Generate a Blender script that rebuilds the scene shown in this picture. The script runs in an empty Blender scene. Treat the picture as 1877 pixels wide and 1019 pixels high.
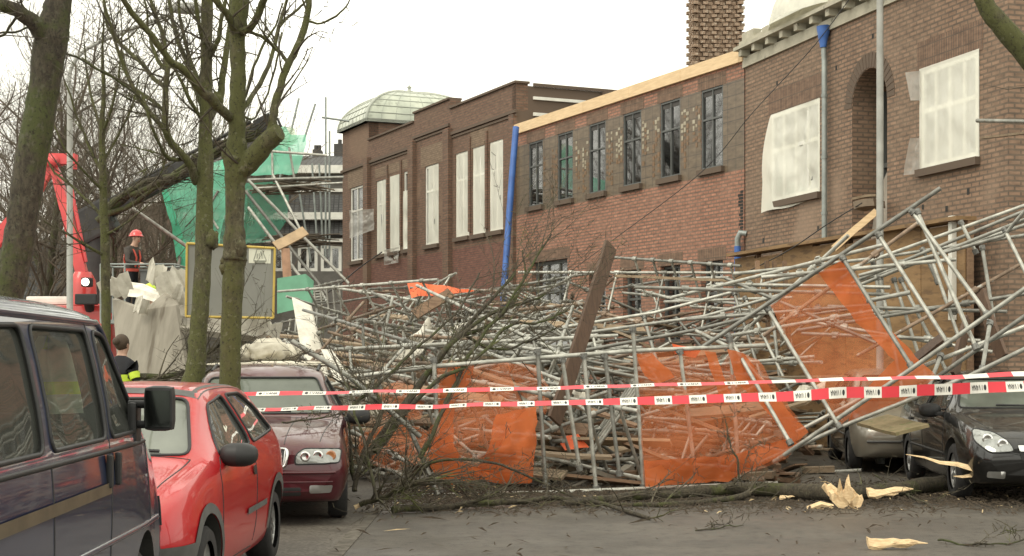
import bpy, bmesh, math, random
from mathutils import Vector, Matrix, noise
from mathutils.bvhtree import BVHTree
from mathutils.geometry import delaunay_2d_cdt

S = bpy.context.scene
COL = S.collection
R = math.radians
# ------------------------------------------------------------------ camera
CAM_H, FPX, HZ, CX = 1.6, 2800.0, 660.0, 938.5
cd = bpy.data.cameras.new("camera")
cam = bpy.data.objects.new("camera", cd)
COL.objects.link(cam)
cam.location = (0, 0, CAM_H)
cam.rotation_euler = (R(90), 0, 0)
cd.sensor_width = 36
cd.lens = 36 * FPX / 1877.0
cd.shift_y = (HZ - 509.5) / 1877.0
cd.clip_end = 2000
S.camera = cam
# ------------------------------------------------------------------ sky and sun
EL, ROT = R(48), R(222)
W = bpy.data.worlds.new("World")
S.world = W
W.use_nodes = True
nt = W.node_tree
bg = nt.nodes["Background"]
sky = nt.nodes.new("ShaderNodeTexSky")
sky.sky_type = 'NISHITA'
sky.sun_disc = False
sky.sun_elevation = EL
sky.sun_rotation = ROT
sky.dust_density = 5
hs = nt.nodes.new("ShaderNodeHueSaturation")
hs.inputs['Saturation'].default_value = 0.25
nt.links.new(sky.outputs[0], hs.inputs['Color'])
tc = nt.nodes.new("ShaderNodeTexCoord")
nz = nt.nodes.new("ShaderNodeTexNoise")
nz.inputs['Scale'].default_value = 2.2
nz.inputs['Detail'].default_value = 4
nt.links.new(tc.outputs['Generated'], nz.inputs['Vector'])
cr = nt.nodes.new("ShaderNodeValToRGB")            # overcast deck, brighter and creamier in places
cr.color_ramp.elements[0].position = 0.35
cr.color_ramp.elements[0].color = (10.8, 10.5, 8.9, 1)
cr.color_ramp.elements[1].position = 0.62
cr.color_ramp.elements[1].color = (13.2, 12.9, 11.5, 1)
nt.links.new(nz.outputs['Fac'], cr.inputs['Fac'])
mx = nt.nodes.new("ShaderNodeMixRGB")
mx.inputs[0].default_value = 0.88
nt.links.new(hs.outputs[0], mx.inputs[1])
nt.links.new(cr.outputs[0], mx.inputs[2])
nt.links.new(mx.outputs[0], bg.inputs['Color'])
bg.inputs['Strength'].default_value = 0.13
sl = bpy.data.lights.new("sun", 'SUN')
sl.energy = 1.0
sl.angle = R(25)
sl.color = (1.0, 0.93, 0.78)
so = bpy.data.objects.new("sun", sl)
so.rotation_euler = (R(90) - EL, 0, math.pi - ROT)
so.location = (0, 0, 60)
COL.objects.link(so)
S.view_settings.view_transform = 'Standard'
S.view_settings.look = 'None'
S.view_settings.exposure = 0.3
S.view_settings.gamma = 1.0

# ------------------------------------------------------------------ helpers
def P(px, py, Y):
    return Vector(((px - CX) / FPX * Y, Y, CAM_H + (HZ - py) / FPX * Y))
def G(px, py):
    return P(px, py, FPX * CAM_H / (py - HZ))
def lerp(a, b, t): return a + (b - a) * t

class MB:
    """collects faces; build() links them as one mesh object"""
    def __init__(s):
        s.v = []; s.f = []; s.m = []; s.sm = []; s.uv = {}
    def add(s, vs, fs, mi=0, smooth=False):
        o = len(s.v)
        s.v += [Vector(v) for v in vs]
        for f in fs:
            s.f.append(tuple(i + o for i in f)); s.m.append(mi); s.sm.append(smooth)
    def quad(s, a, b, c, d, mi=0, uv=None, smooth=False):
        s.add([a, b, c, d], [(0, 1, 2, 3)], mi, smooth)
        if uv: s.uv[len(s.f) - 1] = uv
    def box(s, c, size, rot=None, mi=0, bev=0.0):
        hx, hy, hz = [q / 2 for q in size]
        c = Vector(c)
        if bev <= 0:
            vs = [Vector((x, y, z)) for x in (-hx, hx) for y in (-hy, hy) for z in (-hz, hz)]
            fs = [(0, 1, 3, 2), (4, 6, 7, 5), (0, 4, 5, 1), (2, 3, 7, 6), (0, 2, 6, 4), (1, 5, 7, 3)]
        else:
            b = min(bev, hx * .9, hy * .9, hz * .9)
            bm = bmesh.new()
            bmesh.ops.create_cube(bm, size=1)
            for v in bm.verts: v.co = Vector((v.co.x * 2 * hx, v.co.y * 2 * hy, v.co.z * 2 * hz))
            bmesh.ops.bevel(bm, geom=bm.edges[:], offset=b, segments=2, profile=.7, affect='EDGES')
            bm.verts.index_update()
            vs = [v.co.copy() for v in bm.verts]
            fs = [tuple(v.index for v in f.verts) for f in bm.faces]
            bm.free()
        if rot is not None: vs = [rot @ v for v in vs]
        s.add([v + c for v in vs], fs, mi)
    def tube(s, p0, p1, r0, r1=None, seg=8, mi=0, caps=True):
        s.path([p0, p1], [r0, r0 if r1 is None else r1], seg, mi, caps)
    def path(s, pts, rad, seg=6, mi=0, caps=True):
        pts = [Vector(p) for p in pts]
        n = len(pts)
        t = (pts[1] - pts[0])
        if t.length < 1e-6: return
        t.normalize()
        a = t.orthogonal().normalized()
        vs = []
        for i in range(n):
            d = pts[min(i + 1, n - 1)] - pts[max(i - 1, 0)]
            if d.length > 1e-7: t = d.normalized()
            a = a - t * a.dot(t)
            if a.length < 1e-5: a = t.orthogonal()
            a.normalize()
            b = t.cross(a)
            for k in range(seg):
                w = 2 * math.pi * k / seg
                vs.append(pts[i] + (a * math.cos(w) + b * math.sin(w)) * rad[i])
        fs = []
        for i in range(n - 1):
            for k in range(seg):
                k2 = (k + 1) % seg
                fs.append((i * seg + k, i * seg + k2, (i + 1) * seg + k2, (i + 1) * seg + k))
        s.add(vs, fs, mi, True)
        if caps:
            s.add([vs[k] for k in range(seg)], [tuple(reversed(range(seg)))], mi)
            s.add([vs[(n - 1) * seg + k] for k in range(seg)], [tuple(range(seg))], mi)
    def lathe(s, prof, seg=20, axis='y', c=(0, 0, 0), mi=0, smooth=True):
        # prof: (along, radius)
        c = Vector(c); vs = []
        for (h, r) in prof:
            for k in range(seg):
                w = 2 * math.pi * k / seg
                ca, sa = math.cos(w) * r, math.sin(w) * r
                vs.append(c + (Vector((ca, h, sa)) if axis == 'y' else Vector((ca, sa, h)) if axis == 'z' else Vector((h, ca, sa))))
        fs = []
        for i in range(len(prof) - 1):
            for k in range(seg):
                k2 = (k + 1) % seg
                fs.append((i * seg + k, i * seg + k2, (i + 1) * seg + k2, (i + 1) * seg + k))
        s.add(vs, fs, mi, smooth)
    def slab(s, pts, th, mi=0):
        """closed plate: polygon extruded by vector th"""
        pts = [Vector(p) for p in pts]; n = len(pts); th = Vector(th)
        s.add(pts + [p + th for p in pts],
              [tuple(range(n)), tuple(reversed(range(n, 2 * n)))] + [(i, n + i, n + (i + 1) % n, (i + 1) % n) for i in range(n)], mi)
    def grid(s, fn, nu, nv, mi=0, smooth=True, uv=False):
        vs = [fn(i / nu, j / nv) for j in range(nv + 1) for i in range(nu + 1)]
        fs = [(j * (nu + 1) + i, j * (nu + 1) + i + 1, (j + 1) * (nu + 1) + i + 1, (j + 1) * (nu + 1) + i) for j in range(nv) for i in range(nu)]
        f0 = len(s.f)
        s.add(vs, fs, mi, smooth)
        if uv:
            for k, f in enumerate(fs):
                s.uv[f0 + k] = [((q % (nu + 1)) / nu, (q // (nu + 1)) / nv) for q in f]
    def build(s, name, mats, parent=None, off=None, flip=False):
        me = bpy.data.meshes.new(name)
        vs = s.v if off is None else [v - off for v in s.v]
        me.from_pydata([tuple(v) for v in vs], [], s.f)
        if not isinstance(mats, (list, tuple)): mats = [mats]
        for m in mats: me.materials.append(m)
        me.polygons.foreach_set('material_index', s.m)
        me.polygons.foreach_set('use_smooth', s.sm)
        if s.uv:
            ul = me.uv_layers.new(name='UVMap')
            for fi, uvs in s.uv.items():
                p = me.polygons[fi]
                for k, li in enumerate(p.loop_indices): ul.data[li].uv = uvs[k]
        me.update()
        o = bpy.data.objects.new(name, me)
        COL.objects.link(o)
        if parent is not None: o.parent = parent
        return o

def tag(o, label, cat, group=None, kind=None):
    o['label'] = label; o['category'] = cat
    if group: o['group'] = group
    if kind: o['kind'] = kind
    return o
def thing(name, label, cat, loc=(0, 0, 0), rz=0, group=None):
    o = bpy.data.objects.new(name, None)
    o.empty_display_size = .2
    COL.objects.link(o)
    o.location = loc; o.rotation_euler = (0, 0, rz)
    return tag(o, label, cat, group)
def wpart(name, mb, m, root, parent=None):
    """part whose faces were written in world coordinates (root not rotated)"""
    return mb.build(name, m, parent or root, Vector(root.location))
def single(name, mb, m, label, cat, group=None, base=None):
    """thing that is one mesh, origin at its base"""
    if base is None:
        zs = min(v.z for v in mb.v); n = len(mb.v)
        base = Vector((sum(v.x for v in mb.v) / n, sum(v.y for v in mb.v) / n, zs))
    o = mb.build(name, m, None, base)
    o.location = base
    return tag(o, label, cat, group)
def structure(name, mb, m):
    o = mb.build(name, m); o['kind'] = 'structure'; return o
def dup(o, parent=None):
    c = o.copy(); COL.objects.link(c)
    if parent is not None: c.parent = parent
    for ch in o.children: dup(ch, c)
    return c
# ------------------------------------------------------------------ materials
def nodes(name):
    m = bpy.data.materials.new(name); m.use_nodes = True
    t = m.node_tree
    return m, t, t.nodes['Principled BSDF']
def mixcol(t, fac, a, b, blend='MIX'):
    n = t.nodes.new('ShaderNodeMixRGB'); n.blend_type = blend
    for i, q in ((0, fac), (1, a), (2, b)):
        if hasattr(q, 'links'): t.links.new(q, n.inputs[i])
        elif i == 0: n.inputs[0].default_value = q
        else: n.inputs[i].default_value = (*q, 1)
    return n.outputs[0]
def tnoise(t, vec, scale, detail=4, rough=.6):
    n = t.nodes.new('ShaderNodeTexNoise')
    n.inputs['Scale'].default_value = scale; n.inputs['Detail'].default_value = detail; n.inputs['Roughness'].default_value = rough
    t.links.new(vec, n.inputs['Vector'])
    return n.outputs['Fac']
def ramp(t, fac, stops):
    n = t.nodes.new('ShaderNodeValToRGB'); e = n.color_ramp.elements
    while len(e) < len(stops): e.new(0.5)
    for q, (p, c) in zip(e, stops):
        q.position = p; q.color = (*c, 1) if len(c) == 3 else c
    t.links.new(fac, n.inputs['Fac'])
    return n.outputs['Color']
def coords(t, kind='Object', stretch=None, rnd=False):
    c = t.nodes.new('ShaderNodeTexCoord').outputs[kind]
    if stretch:
        mp = t.nodes.new('ShaderNodeMapping'); mp.inputs['Scale'].default_value = stretch
        t.links.new(c, mp.inputs['Vector']); c = mp.outputs[0]
    if rnd:
        oi = t.nodes.new('ShaderNodeObjectInfo')
        mu = t.nodes.new('ShaderNodeMath'); mu.operation = 'MULTIPLY'; mu.inputs[1].default_value = 37.0
        t.links.new(oi.outputs['Random'], mu.inputs[0])
        va = t.nodes.new('ShaderNodeVectorMath'); va.operation = 'ADD'
        t.links.new(c, va.inputs[0]); t.links.new(mu.outputs[0], va.inputs[1]); c = va.outputs[0]
    return c
def bump(t, b, h, strength, dist=.02):
    n = t.nodes.new('ShaderNodeBump'); n.inputs['Strength'].default_value = strength; n.inputs['Distance'].default_value = dist
    t.links.new(h, n.inputs['Height']); t.links.new(n.outputs[0], b.inputs['Normal'])
def M(name, c1, c2=None, scale=6, rough=.7, metal=0.0, bmp=0, stretch=None, rnd=True, vary=0.0, c3=None, s3=30, f3=.62, coat=0, spec=.5, rough2=None):
    """two-tone noise, optional third tone in patches, optional per-object brightness"""
    m, t, b = nodes(name)
    v = coords(t, 'Object', stretch, rnd)
    c2 = c2 or tuple(q * .72 for q in c1)
    n1 = tnoise(t, v, scale)
    col = ramp(t, n1, [(.36, c2), (.64, c1)])
    if c3:
        n3 = tnoise(t, v, s3, 3)
        fac = ramp(t, n3, [(f3 - .04, (0, 0, 0)), (f3 + .06, (1, 1, 1))])
        col = mixcol(t, fac, col, c3)
    if vary:
        oi = t.nodes.new('ShaderNodeObjectInfo')
        mr = t.nodes.new('ShaderNodeMapRange'); mr.inputs[3].default_value = 1 - vary; mr.inputs[4].default_value = 1 + vary
        t.links.new(oi.outputs['Random'], mr.inputs[0])
        hsv = t.nodes.new('ShaderNodeHueSaturation'); t.links.new(mr.outputs[0], hsv.inputs['Value']); t.links.new(col, hsv.inputs['Color'])
        col = hsv.outputs[0]
    t.links.new(col, b.inputs['Base Color'])
    b.inputs['Roughness'].default_value = rough; b.inputs['Metallic'].default_value = metal
    b.inputs['Coat Weight'].default_value = coat; b.inputs['Coat Roughness'].default_value = .06
    b.inputs['Specular IOR Level'].default_value = spec
    if rough2 is not None:
        mr = t.nodes.new('ShaderNodeMapRange'); mr.inputs[3].default_value = rough; mr.inputs[4].default_value = rough2
        t.links.new(n1, mr.inputs[0]); t.links.new(mr.outputs[0], b.inputs['Roughness'])
    if bmp:
        bump(t, b, tnoise(t, v, scale * 4, 5), bmp)
    return m
def brick(name, ca, cb, mortar, stain, bw=.21, rh=.0625, ms=.012, bmp=.35, offset=.5, lightpatch=None):
    m, t, b = nodes(name)
    uv = coords(t, 'UV')
    n = t.nodes.new('ShaderNodeTexBrick')
    n.offset = offset
    n.inputs['Scale'].default_value = 1; n.inputs['Brick Width'].default_value = bw; n.inputs['Row Height'].default_value = rh
    n.inputs['Mortar Size'].default_value = ms; n.inputs['Mortar Smooth'].default_value = .2; n.inputs['Bias'].default_value = -.1
    n.inputs['Color1'].default_value = (*ca, 1); n.inputs['Color2'].default_value = (*cb, 1); n.inputs['Mortar'].default_value = (*mortar, 1)
    t.links.new(uv, n.inputs['Vector'])
    big = tnoise(t, uv, .55, 5, .65)
    f = ramp(t, big, [(.38, (0, 0, 0)), (.72, (1, 1, 1))])
    mu = t.nodes.new('ShaderNodeMath'); mu.operation = 'MULTIPLY'; mu.inputs[1].default_value = .6
    t.links.new(f, mu.inputs[0])
    col = mixcol(t, mu.outputs[0], n.outputs['Color'], stain)
    mp = t.nodes.new('ShaderNodeMapping'); mp.inputs['Scale'].default_value = (4.5, 14, 1); t.links.new(uv, mp.inputs['Vector'])
    fine = tnoise(t, mp.outputs[0], 1.0, 3)
    col = mixcol(t, .55, col, ramp(t, fine, [(.3, (.45, .45, .45)), (.7, (1.4, 1.38, 1.35))]), 'MULTIPLY')
    if lightpatch:
        lp = tnoise(t, uv, .35, 3, .5)
        col = mixcol(t, ramp(t, lp, [(.58, (0, 0, 0)), (.66, (.55, .55, .55))]), col, lightpatch)
    t.links.new(col, b.inputs['Base Color'])
    b.inputs['Roughness'].default_value = .85
    bump(t, b, n.outputs['Fac'], -bmp, .01)
    return m
def sheet(name, col, trans, transl=.3, bmp=.4, scale=6, rough=.5, dark=.78, tv=.1, streak=None):
    """thin film or netting: part of the light goes straight through"""
    m, t, b = nodes(name)
    out = t.nodes['Material Output']
    v = coords(t, 'Object')
    n = tnoise(t, v, scale, 4)
    c = ramp(t, n, [(.3, tuple(q * dark for q in col)), (.7, col)])
    t.links.new(c, b.inputs['Base Color']); b.inputs['Roughness'].default_value = rough
    if bmp: bump(t, b, n, bmp, .03)
    tl = t.nodes.new('ShaderNodeBsdfTranslucent'); t.links.new(c, tl.inputs['Color'])
    m1 = t.nodes.new('ShaderNodeMixShader'); m1.inputs[0].default_value = transl
    t.links.new(b.outputs[0], m1.inputs[1]); t.links.new(tl.outputs[0], m1.inputs[2])
    tp = t.nodes.new('ShaderNodeBsdfTransparent')
    m2 = t.nodes.new('ShaderNodeMixShader')
    mr = t.nodes.new('ShaderNodeMapRange'); mr.inputs[1].default_value = .3; mr.inputs[2].default_value = .7
    mr.inputs[3].default_value = max(0, trans - tv); mr.inputs[4].default_value = trans + tv
    t.links.new(tnoise(t, coords(t, 'Object', streak) if streak else v, scale * .4, 3 if streak else 2), mr.inputs[0]); t.links.new(mr.outputs[0], m2.inputs[0])
    t.links.new(m1.outputs[0], m2.inputs[1]); t.links.new(tp.outputs[0], m2.inputs[2])
    t.links.new(m2.outputs[0], out.inputs['Surface'])
    return m
def glass(name, tint, ior=1.6, dirt=.12, dcol=(.5, .5, .45)):
    m, t, b = nodes(name)
    out = t.nodes['Material Output']
    tp = t.nodes.new('ShaderNodeBsdfTransparent'); tp.inputs[0].default_value = (*tint, 1)
    gl = t.nodes.new('ShaderNodeBsdfGlossy'); gl.inputs['Roughness'].default_value = .03
    fr = t.nodes.new('ShaderNodeFresnel'); fr.inputs['IOR'].default_value = ior
    m1 = t.nodes.new('ShaderNodeMixShader')
    t.links.new(fr.outputs[0], m1.inputs[0]); t.links.new(tp.outputs[0], m1.inputs[1]); t.links.new(gl.outputs[0], m1.inputs[2])
    df = t.nodes.new('ShaderNodeBsdfDiffuse'); df.inputs[0].default_value = (*dcol, 1)
    m2 = t.nodes.new('ShaderNodeMixShader')
    v = coords(t, 'Object')
    t.links.new(ramp(t, tnoise(t, v, 2.5, 6), [(.3, (dirt * .8,) * 3), (.7, (dirt * 1.2,) * 3)]), m2.inputs[0])
    t.links.new(m1.outputs[0], m2.inputs[1]); t.links.new(df.outputs[0], m2.inputs[2])
    t.links.new(m2.outputs[0], out.inputs['Surface'])
    return m
def emis(name, col, st):
    m, t, b = nodes(name)
    b.inputs['Emission Color'].default_value = (*col, 1); b.inputs['Emission Strength'].default_value = st
    b.inputs['Base Color'].default_value = (*col, 1)
    return m

m_brick_mid = brick('brick_red_orange', (.39, .185, .12), (.29, .135, .088), (.15, .105, .08), (.29, .165, .115), rh=.075, ms=.017)
m_brick_right = brick('brick_brown', (.28, .175, .115), (.21, .13, .085), (.115, .085, .062), (.23, .17, .12), lightpatch=(.29, .21, .15), rh=.075, ms=.017)
m_brick_far = brick('brick_dark_red', (.20, .108, .072), (.14, .075, .05), (.11, .08, .058), (.145, .098, .066), lightpatch=(.21, .14, .092), rh=.075, ms=.016)
m_brick_far_low = brick('brick_deep_red', (.20, .085, .06), (.15, .062, .045), (.10, .065, .05), (.17, .085, .062))
m_brick_tan = brick('brick_tan_patch', (.235, .165, .11), (.19, .13, .085), (.13, .1, .07), (.2, .14, .095))
m_brick_row = brick('brick_old_brown', (.21, .13, .085), (.16, .10, .07), (.14, .11, .08), (.15, .11, .08))
m_brick_soldier = brick('brick_upright', (.22, .135, .09), (.15, .09, .06), (.10, .075, .055), (.17, .11, .075), bw=.068, rh=.22, offset=0)
m_tileband = brick('glazed_wall_tiles', (.155, .115, .075), (.125, .092, .06), (.065, .05, .037), (.14, .105, .07), bw=.31, rh=.26, ms=.012, bmp=.4, offset=0)
m_tileband.node_tree.nodes['Principled BSDF'].inputs['Roughness'].default_value = .45
m_rooftile = brick('roof_tiles_dark', (.10, .10, .10), (.07, .07, .07), (.03, .03, .03), (.09, .09, .085), bw=.22, rh=.3, ms=.03, bmp=.8, offset=0)
m_concrete = M('concrete_cornice', (.46, .43, .34), (.33, .31, .24), 2.5, .85, bmp=.3, c3=(.2, .19, .15), s3=5, f3=.66)
m_stone = M('stone_light', (.5, .47, .4), None, 4, .8, bmp=.15)
m_timber = M('fresh_timber', (.74, .55, .33), (.62, .45, .26), 3, .7, stretch=(1, 1, 8), bmp=.1)
m_white = M('white_paint', (.74, .73, .66), (.62, .61, .55), 3, .5)
m_greyframe = M('grey_window_frame', (.10, .105, .10), (.08, .085, .08), 5, .5)
m_winglass = glass('window_glass', (.35, .38, .37), 3.4, .04, (.2, .2, .2))
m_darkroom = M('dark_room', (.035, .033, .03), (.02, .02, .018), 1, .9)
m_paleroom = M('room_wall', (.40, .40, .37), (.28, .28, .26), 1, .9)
m_film = sheet('plastic_film', (.97, .96, .84), .36, .08, .2, 3, .3, .95, .03)
m_filmthin = sheet('thin_plastic_film', (.72, .71, .66), .5, .35, .6, 4, .4)
m_bubble = sheet('roof_plastic', (.92, .91, .80), .04, .4, .6, 3, .4)
m_lead = M('bitumen', (.07, .065, .06), None, 3, .8)
m_blue = M('blue_pipe', (.05, .14, .42), (.035, .10, .32), 3, .45)
m_zinc = M('zinc_pipe', (.30, .33, .31), (.22, .24, .23), 4, .5, metal=.3)
m_plywood = M('plywood', (.30, .185, .085), (.22, .13, .055), 1.6, .7, stretch=(1, 1, 5), c3=(.16, .095, .045), s3=2.5, f3=.56, vary=.25)
m_plankdark = M('dark_wet_plank', (.105, .062, .037), (.07, .04, .024), 5, .6, stretch=(6, 6, 1), bmp=.3, vary=.25)
m_plank = M('weathered_plank', (.33, .25, .165), (.22, .16, .10), 4, .8, stretch=(1, 6, 6), bmp=.3, vary=.35)
m_plankmid = M('brown_plank', (.25, .16, .095), (.17, .10, .06), 4, .75, stretch=(1, 6, 6), bmp=.3, vary=.3)
m_steel = M('galvanised_tube', (.375, .372, .33), (.22, .218, .19), 7, .42, metal=.35, bmp=.1, vary=.42, c3=(.20, .15, .11), s3=9, f3=.68)
m_rust = M('rusty_tube', (.25, .18, .125), (.14, .10, .07), 8, .6, metal=.25, bmp=.2, vary=.3, c3=(.36, .35, .31), s3=6, f3=.60)
m_clamp = M('scaffold_coupler', (.22, .22, .205), (.12, .115, .10), 25, .55, metal=.4)
m_net = sheet('orange_debris_net', (.76, .22, .075), .60, .4, .1, 2.2, .85, .92, .06, (2.2, 1, .5))
m_netfold = sheet('orange_net_double', (.66, .165, .04), .26, .4, .15, 2.2, .85, .85, .08, (2.2, 1, .5))
m_nettarp = M('orange_tarpaulin', (.80, .145, .045), (.62, .11, .035), 3, .6, bmp=.2)
m_green = sheet('green_scaffold_net', (.30, .90, .63), .30, .5, .3, 1.5, .7, .85)
m_greenfold = sheet('green_net_double', (.13, .68, .42), .08, .4, .3, 1.5, .7, .85)
m_greendark = sheet('dark_green_net', (.14, .50, .34), .42, .35, .4, 2, .7)
def barkmat(name, light, dark, moss, mossf, lichen):
    m, t, b = nodes(name)
    v = coords(t, 'Object'); vs = coords(t, 'Object', (1, 1, .35))
    n1 = tnoise(t, vs, 26, 6, .75); col = ramp(t, n1, [(.38, dark), (.60, light)])
    n2 = tnoise(t, v, 2.6, 5, .7)
    col = mixcol(t, ramp(t, n2, [(mossf, (0, 0, 0)), (mossf + .12, (.8, .8, .8))]), col, moss)
    n3 = tnoise(t, v, 15, 3, .6)
    col = mixcol(t, ramp(t, n3, [(.60, (0, 0, 0)), (.68, (.75, .75, .75))]), col, lichen)
    n4 = tnoise(t, v, 38, 3, .7)
    col = mixcol(t, ramp(t, n4, [(.56, (0, 0, 0)), (.66, (.85, .85, .85))]), col, tuple(q * .5 for q in dark))
    t.links.new(col, b.inputs['Base Color']); b.inputs['Roughness'].default_value = .95
    bump(t, b, n1, 1.0, .03)
    return m
m_bark = barkmat('bark_mossy', (.115, .102, .056), (.05, .045, .026), (.088, .094, .026), .40, (.17, .165, .10))
m_barkdark = barkmat('bark_dark', (.085, .072, .048), (.036, .03, .02), (.065, .08, .020), .46, (.10, .098, .065))
m_twig = M('twigs', (.095, .082, .052), (.048, .04, .027), 4, .9, c3=(.10, .11, .035), s3=2.5, f3=.62, rnd=False)
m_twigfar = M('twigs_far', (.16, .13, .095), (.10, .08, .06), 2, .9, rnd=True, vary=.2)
m_cutwood = M('split_wood', (.78, .60, .36), (.60, .42, .23), 14, .75, stretch=(1, 4, 4), bmp=.4)
m_moss = barkmat('mossy_log', (.085, .07, .045), (.03, .025, .017), (.07, .078, .02), .50, (.11, .10, .06))
m_litter = M('leaf_litter', (.075, .055, .035), (.04, .03, .02), 30, .9)
m_chips = M('wood_chips', (.62, .48, .28), None, 20, .8)
m_pole = M('lamp_post_paint', (.36, .36, .33), (.27, .27, .245), 3, .55)
m_red = M('red_paint', (.55, .035, .03), (.46, .03, .026), 2, .35, coat=.6)
m_pinkred = M('faded_red_paint', (.66, .07, .07), (.55, .05, .055), 2, .5, coat=.3)
m_black = M('black_plastic', (.02, .02, .02), (.014, .014, .014), 8, .55)
m_blacksteel = M('black_steel', (.035, .034, .032), (.02, .02, .02), 3, .6)
m_rubber = M('tyre_rubber', (.022, .021, .02), (.015, .014, .014), 12, .85, bmp=.2)
m_slab = M('grey_roof_panel', (.30, .275, .225), (.22, .20, .16), 1.6, .85, bmp=.2, c3=(.14, .12, .09), s3=1.3, f3=.60, stretch=(3, 3, .6))
m_torn = M('torn_insulation', (.74, .71, .62), (.55, .52, .44), 5, .9, bmp=.6)
m_bag = M('white_bag', (.70, .66, .55), (.54, .50, .40), 6, .8, bmp=.5)
m_signgrey = M('sign_back_grey', (.235, .235, .205), (.205, .205, .18), 2, .6)
m_yellow = M('sign_edge_yellow', (.60, .44, .10), (.5, .36, .08), 4, .6)
m_paper = M('sticker_paper', (.70, .70, .58), (.66, .66, .54), 4, .6)
m_print = M('print_grey', (.33, .34, .28), None, 6, .6)
m_skin = M('skin', (.52, .32, .23), None, 8, .6)
m_hair = M('hair_brown', (.075, .05, .03), None, 20, .7)
m_navy = M('dark_uniform', (.018, .019, .024), (.012, .012, .015), 8, .85)
m_char = M('fire_jacket', (.06, .05, .042), (.035, .03, .027), 8, .85)
m_hivis = M('hi_vis_yellow', (.62, .80, .06), (.5, .66, .05), 6, .6)
m_helmet = M('helmet_red', (.62, .03, .025), None, 3, .3, coat=.7)
m_strap = M('harness_red', (.55, .08, .05), None, 5, .7)
m_chrome = M('chrome', (.72, .72, .70), (.6, .6, .58), 4, .18, metal=1)
m_rim = M('silver_rim', (.42, .42, .41), (.3, .3, .29), 6, .35, metal=.7)
m_lens = M('lamp_lens', (.34, .35, .33), (.22, .23, .215), 14, .08, coat=1, metal=.3)
m_amber = M('amber_lens', (.42, .17, .06), None, 6, .15, coat=1)
m_bumpergrey = M('grey_bumper_plastic', (.10, .10, .095), (.075, .075, .07), 9, .65)
m_interior = M('car_interior', (.05, .048, .044), (.03, .03, .027), 5, .9)
m_autoglass = glass('car_glass', (.70, .75, .70), 1.65, .08, (.40, .42, .37))
m_screenglass = glass('windscreen_glass', (.36, .42, .37), 1.9, .36, (.42, .45, .38))
m_dustscreen = glass('dusty_windscreen', (.25, .29, .26), 1.7, .42, (.27, .30, .25))
def carpaint(name, c, dust=None, damt=.0, rough=.28, metal=0.0, coat=1.0):
    m, t, b = nodes(name)
    v = coords(t, 'Object')
    col = ramp(t, tnoise(t, v, 1.5, 3), [(.3, tuple(q * .9 for q in c)), (.7, c)])
    rg = None
    if dust:
        geo = t.nodes.new('ShaderNodeNewGeometry')
        sx = t.nodes.new('ShaderNodeSeparateXYZ'); t.links.new(geo.outputs['Normal'], sx.inputs[0])
        up = t.nodes.new('ShaderNodeMapRange'); up.inputs[1].default_value = .45; up.inputs[2].default_value = .95
        t.links.new(sx.outputs['Z'], up.inputs[0])
        nn = ramp(t, tnoise(t, v, 5, 6, .7), [(.40, (.1, .1, .1)), (.60, (1, 1, 1))])
        mu = t.nodes.new('ShaderNodeMath'); mu.operation = 'MULTIPLY'; t.links.new(up.outputs[0], mu.inputs[0]); t.links.new(nn, mu.inputs[1])
        m2 = t.nodes.new('ShaderNodeMath'); m2.operation = 'MULTIPLY'; m2.inputs[1].default_value = damt; t.links.new(mu.outputs[0], m2.inputs[0])
        col = mixcol(t, m2.outputs[0], col, dust)
        mr = t.nodes.new('ShaderNodeMapRange'); mr.inputs[3].default_value = rough; mr.inputs[4].default_value = .8
        t.links.new(m2.outputs[0], mr.inputs[0]); t.links.new(mr.outputs[0], b.inputs['Roughness'])
        cw = t.nodes.new('ShaderNodeMapRange'); cw.inputs[3].default_value = coat; cw.inputs[4].default_value = 0
        t.links.new(m2.outputs[0], cw.inputs[0]); t.links.new(cw.outputs[0], b.inputs['Coat Weight'])
    else:
        b.inputs['Roughness'].default_value = rough; b.inputs['Coat Weight'].default_value = coat
    t.links.new(col, b.inputs['Base Color'])
    b.inputs['Metallic'].default_value = metal
    b.inputs['Coat Roughness'].default_value = .04; b.inputs['Specular IOR Level'].default_value = .25
    return m
m_asphalt, _t, _b = nodes('wet_asphalt')
_v = coords(_t, 'Object')
_c = ramp(_t, tnoise(_t, _v, .8, 6, .7), [(.30, (.050, .043, .034)), (.70, (.105, .093, .074))])
_c = mixcol(_t, ramp(_t, tnoise(_t, _v, 7, 6, .9), [(.53, (0, 0, 0)), (.58, (.8, .8, .8))]), _c, (.026, .021, .016))
_c = mixcol(_t, ramp(_t, tnoise(_t, _v, 90, 2, .8), [(.63, (0, 0, 0)), (.7, (.7, .7, .7))]), _c, (.20, .18, .15))
_t.links.new(_c, _b.inputs['Base Color'])
_r = _t.nodes.new('ShaderNodeMapRange'); _r.inputs[1].default_value = .35; _r.inputs[2].default_value = .65; _r.inputs[3].default_value = .42; _r.inputs[4].default_value = .8
_t.links.new(tnoise(_t, _v, .5, 3), _r.inputs[0]); _t.links.new(_r.outputs[0], _b.inputs['Roughness'])
bump(_t, _b, tnoise(_t, _v, 70, 3, .8), .5, .012)
m_parking = M('parking_strip_paving', (.14, .125, .10), (.075, .064, .05), 1.8, .75, bmp=.5, c3=(.055, .045, .034), s3=26, f3=.52, rnd=False)
m_pavement = M('pavement_slabs', (.17, .155, .13), (.11, .10, .085), 2, .8, bmp=.2, c3=(.06, .05, .035), s3=8, f3=.56, rnd=False)
m_soil = M('ground_soil', (.10, .09, .07), (.06, .055, .045), .6, .95, bmp=.3, rnd=False)
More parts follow.
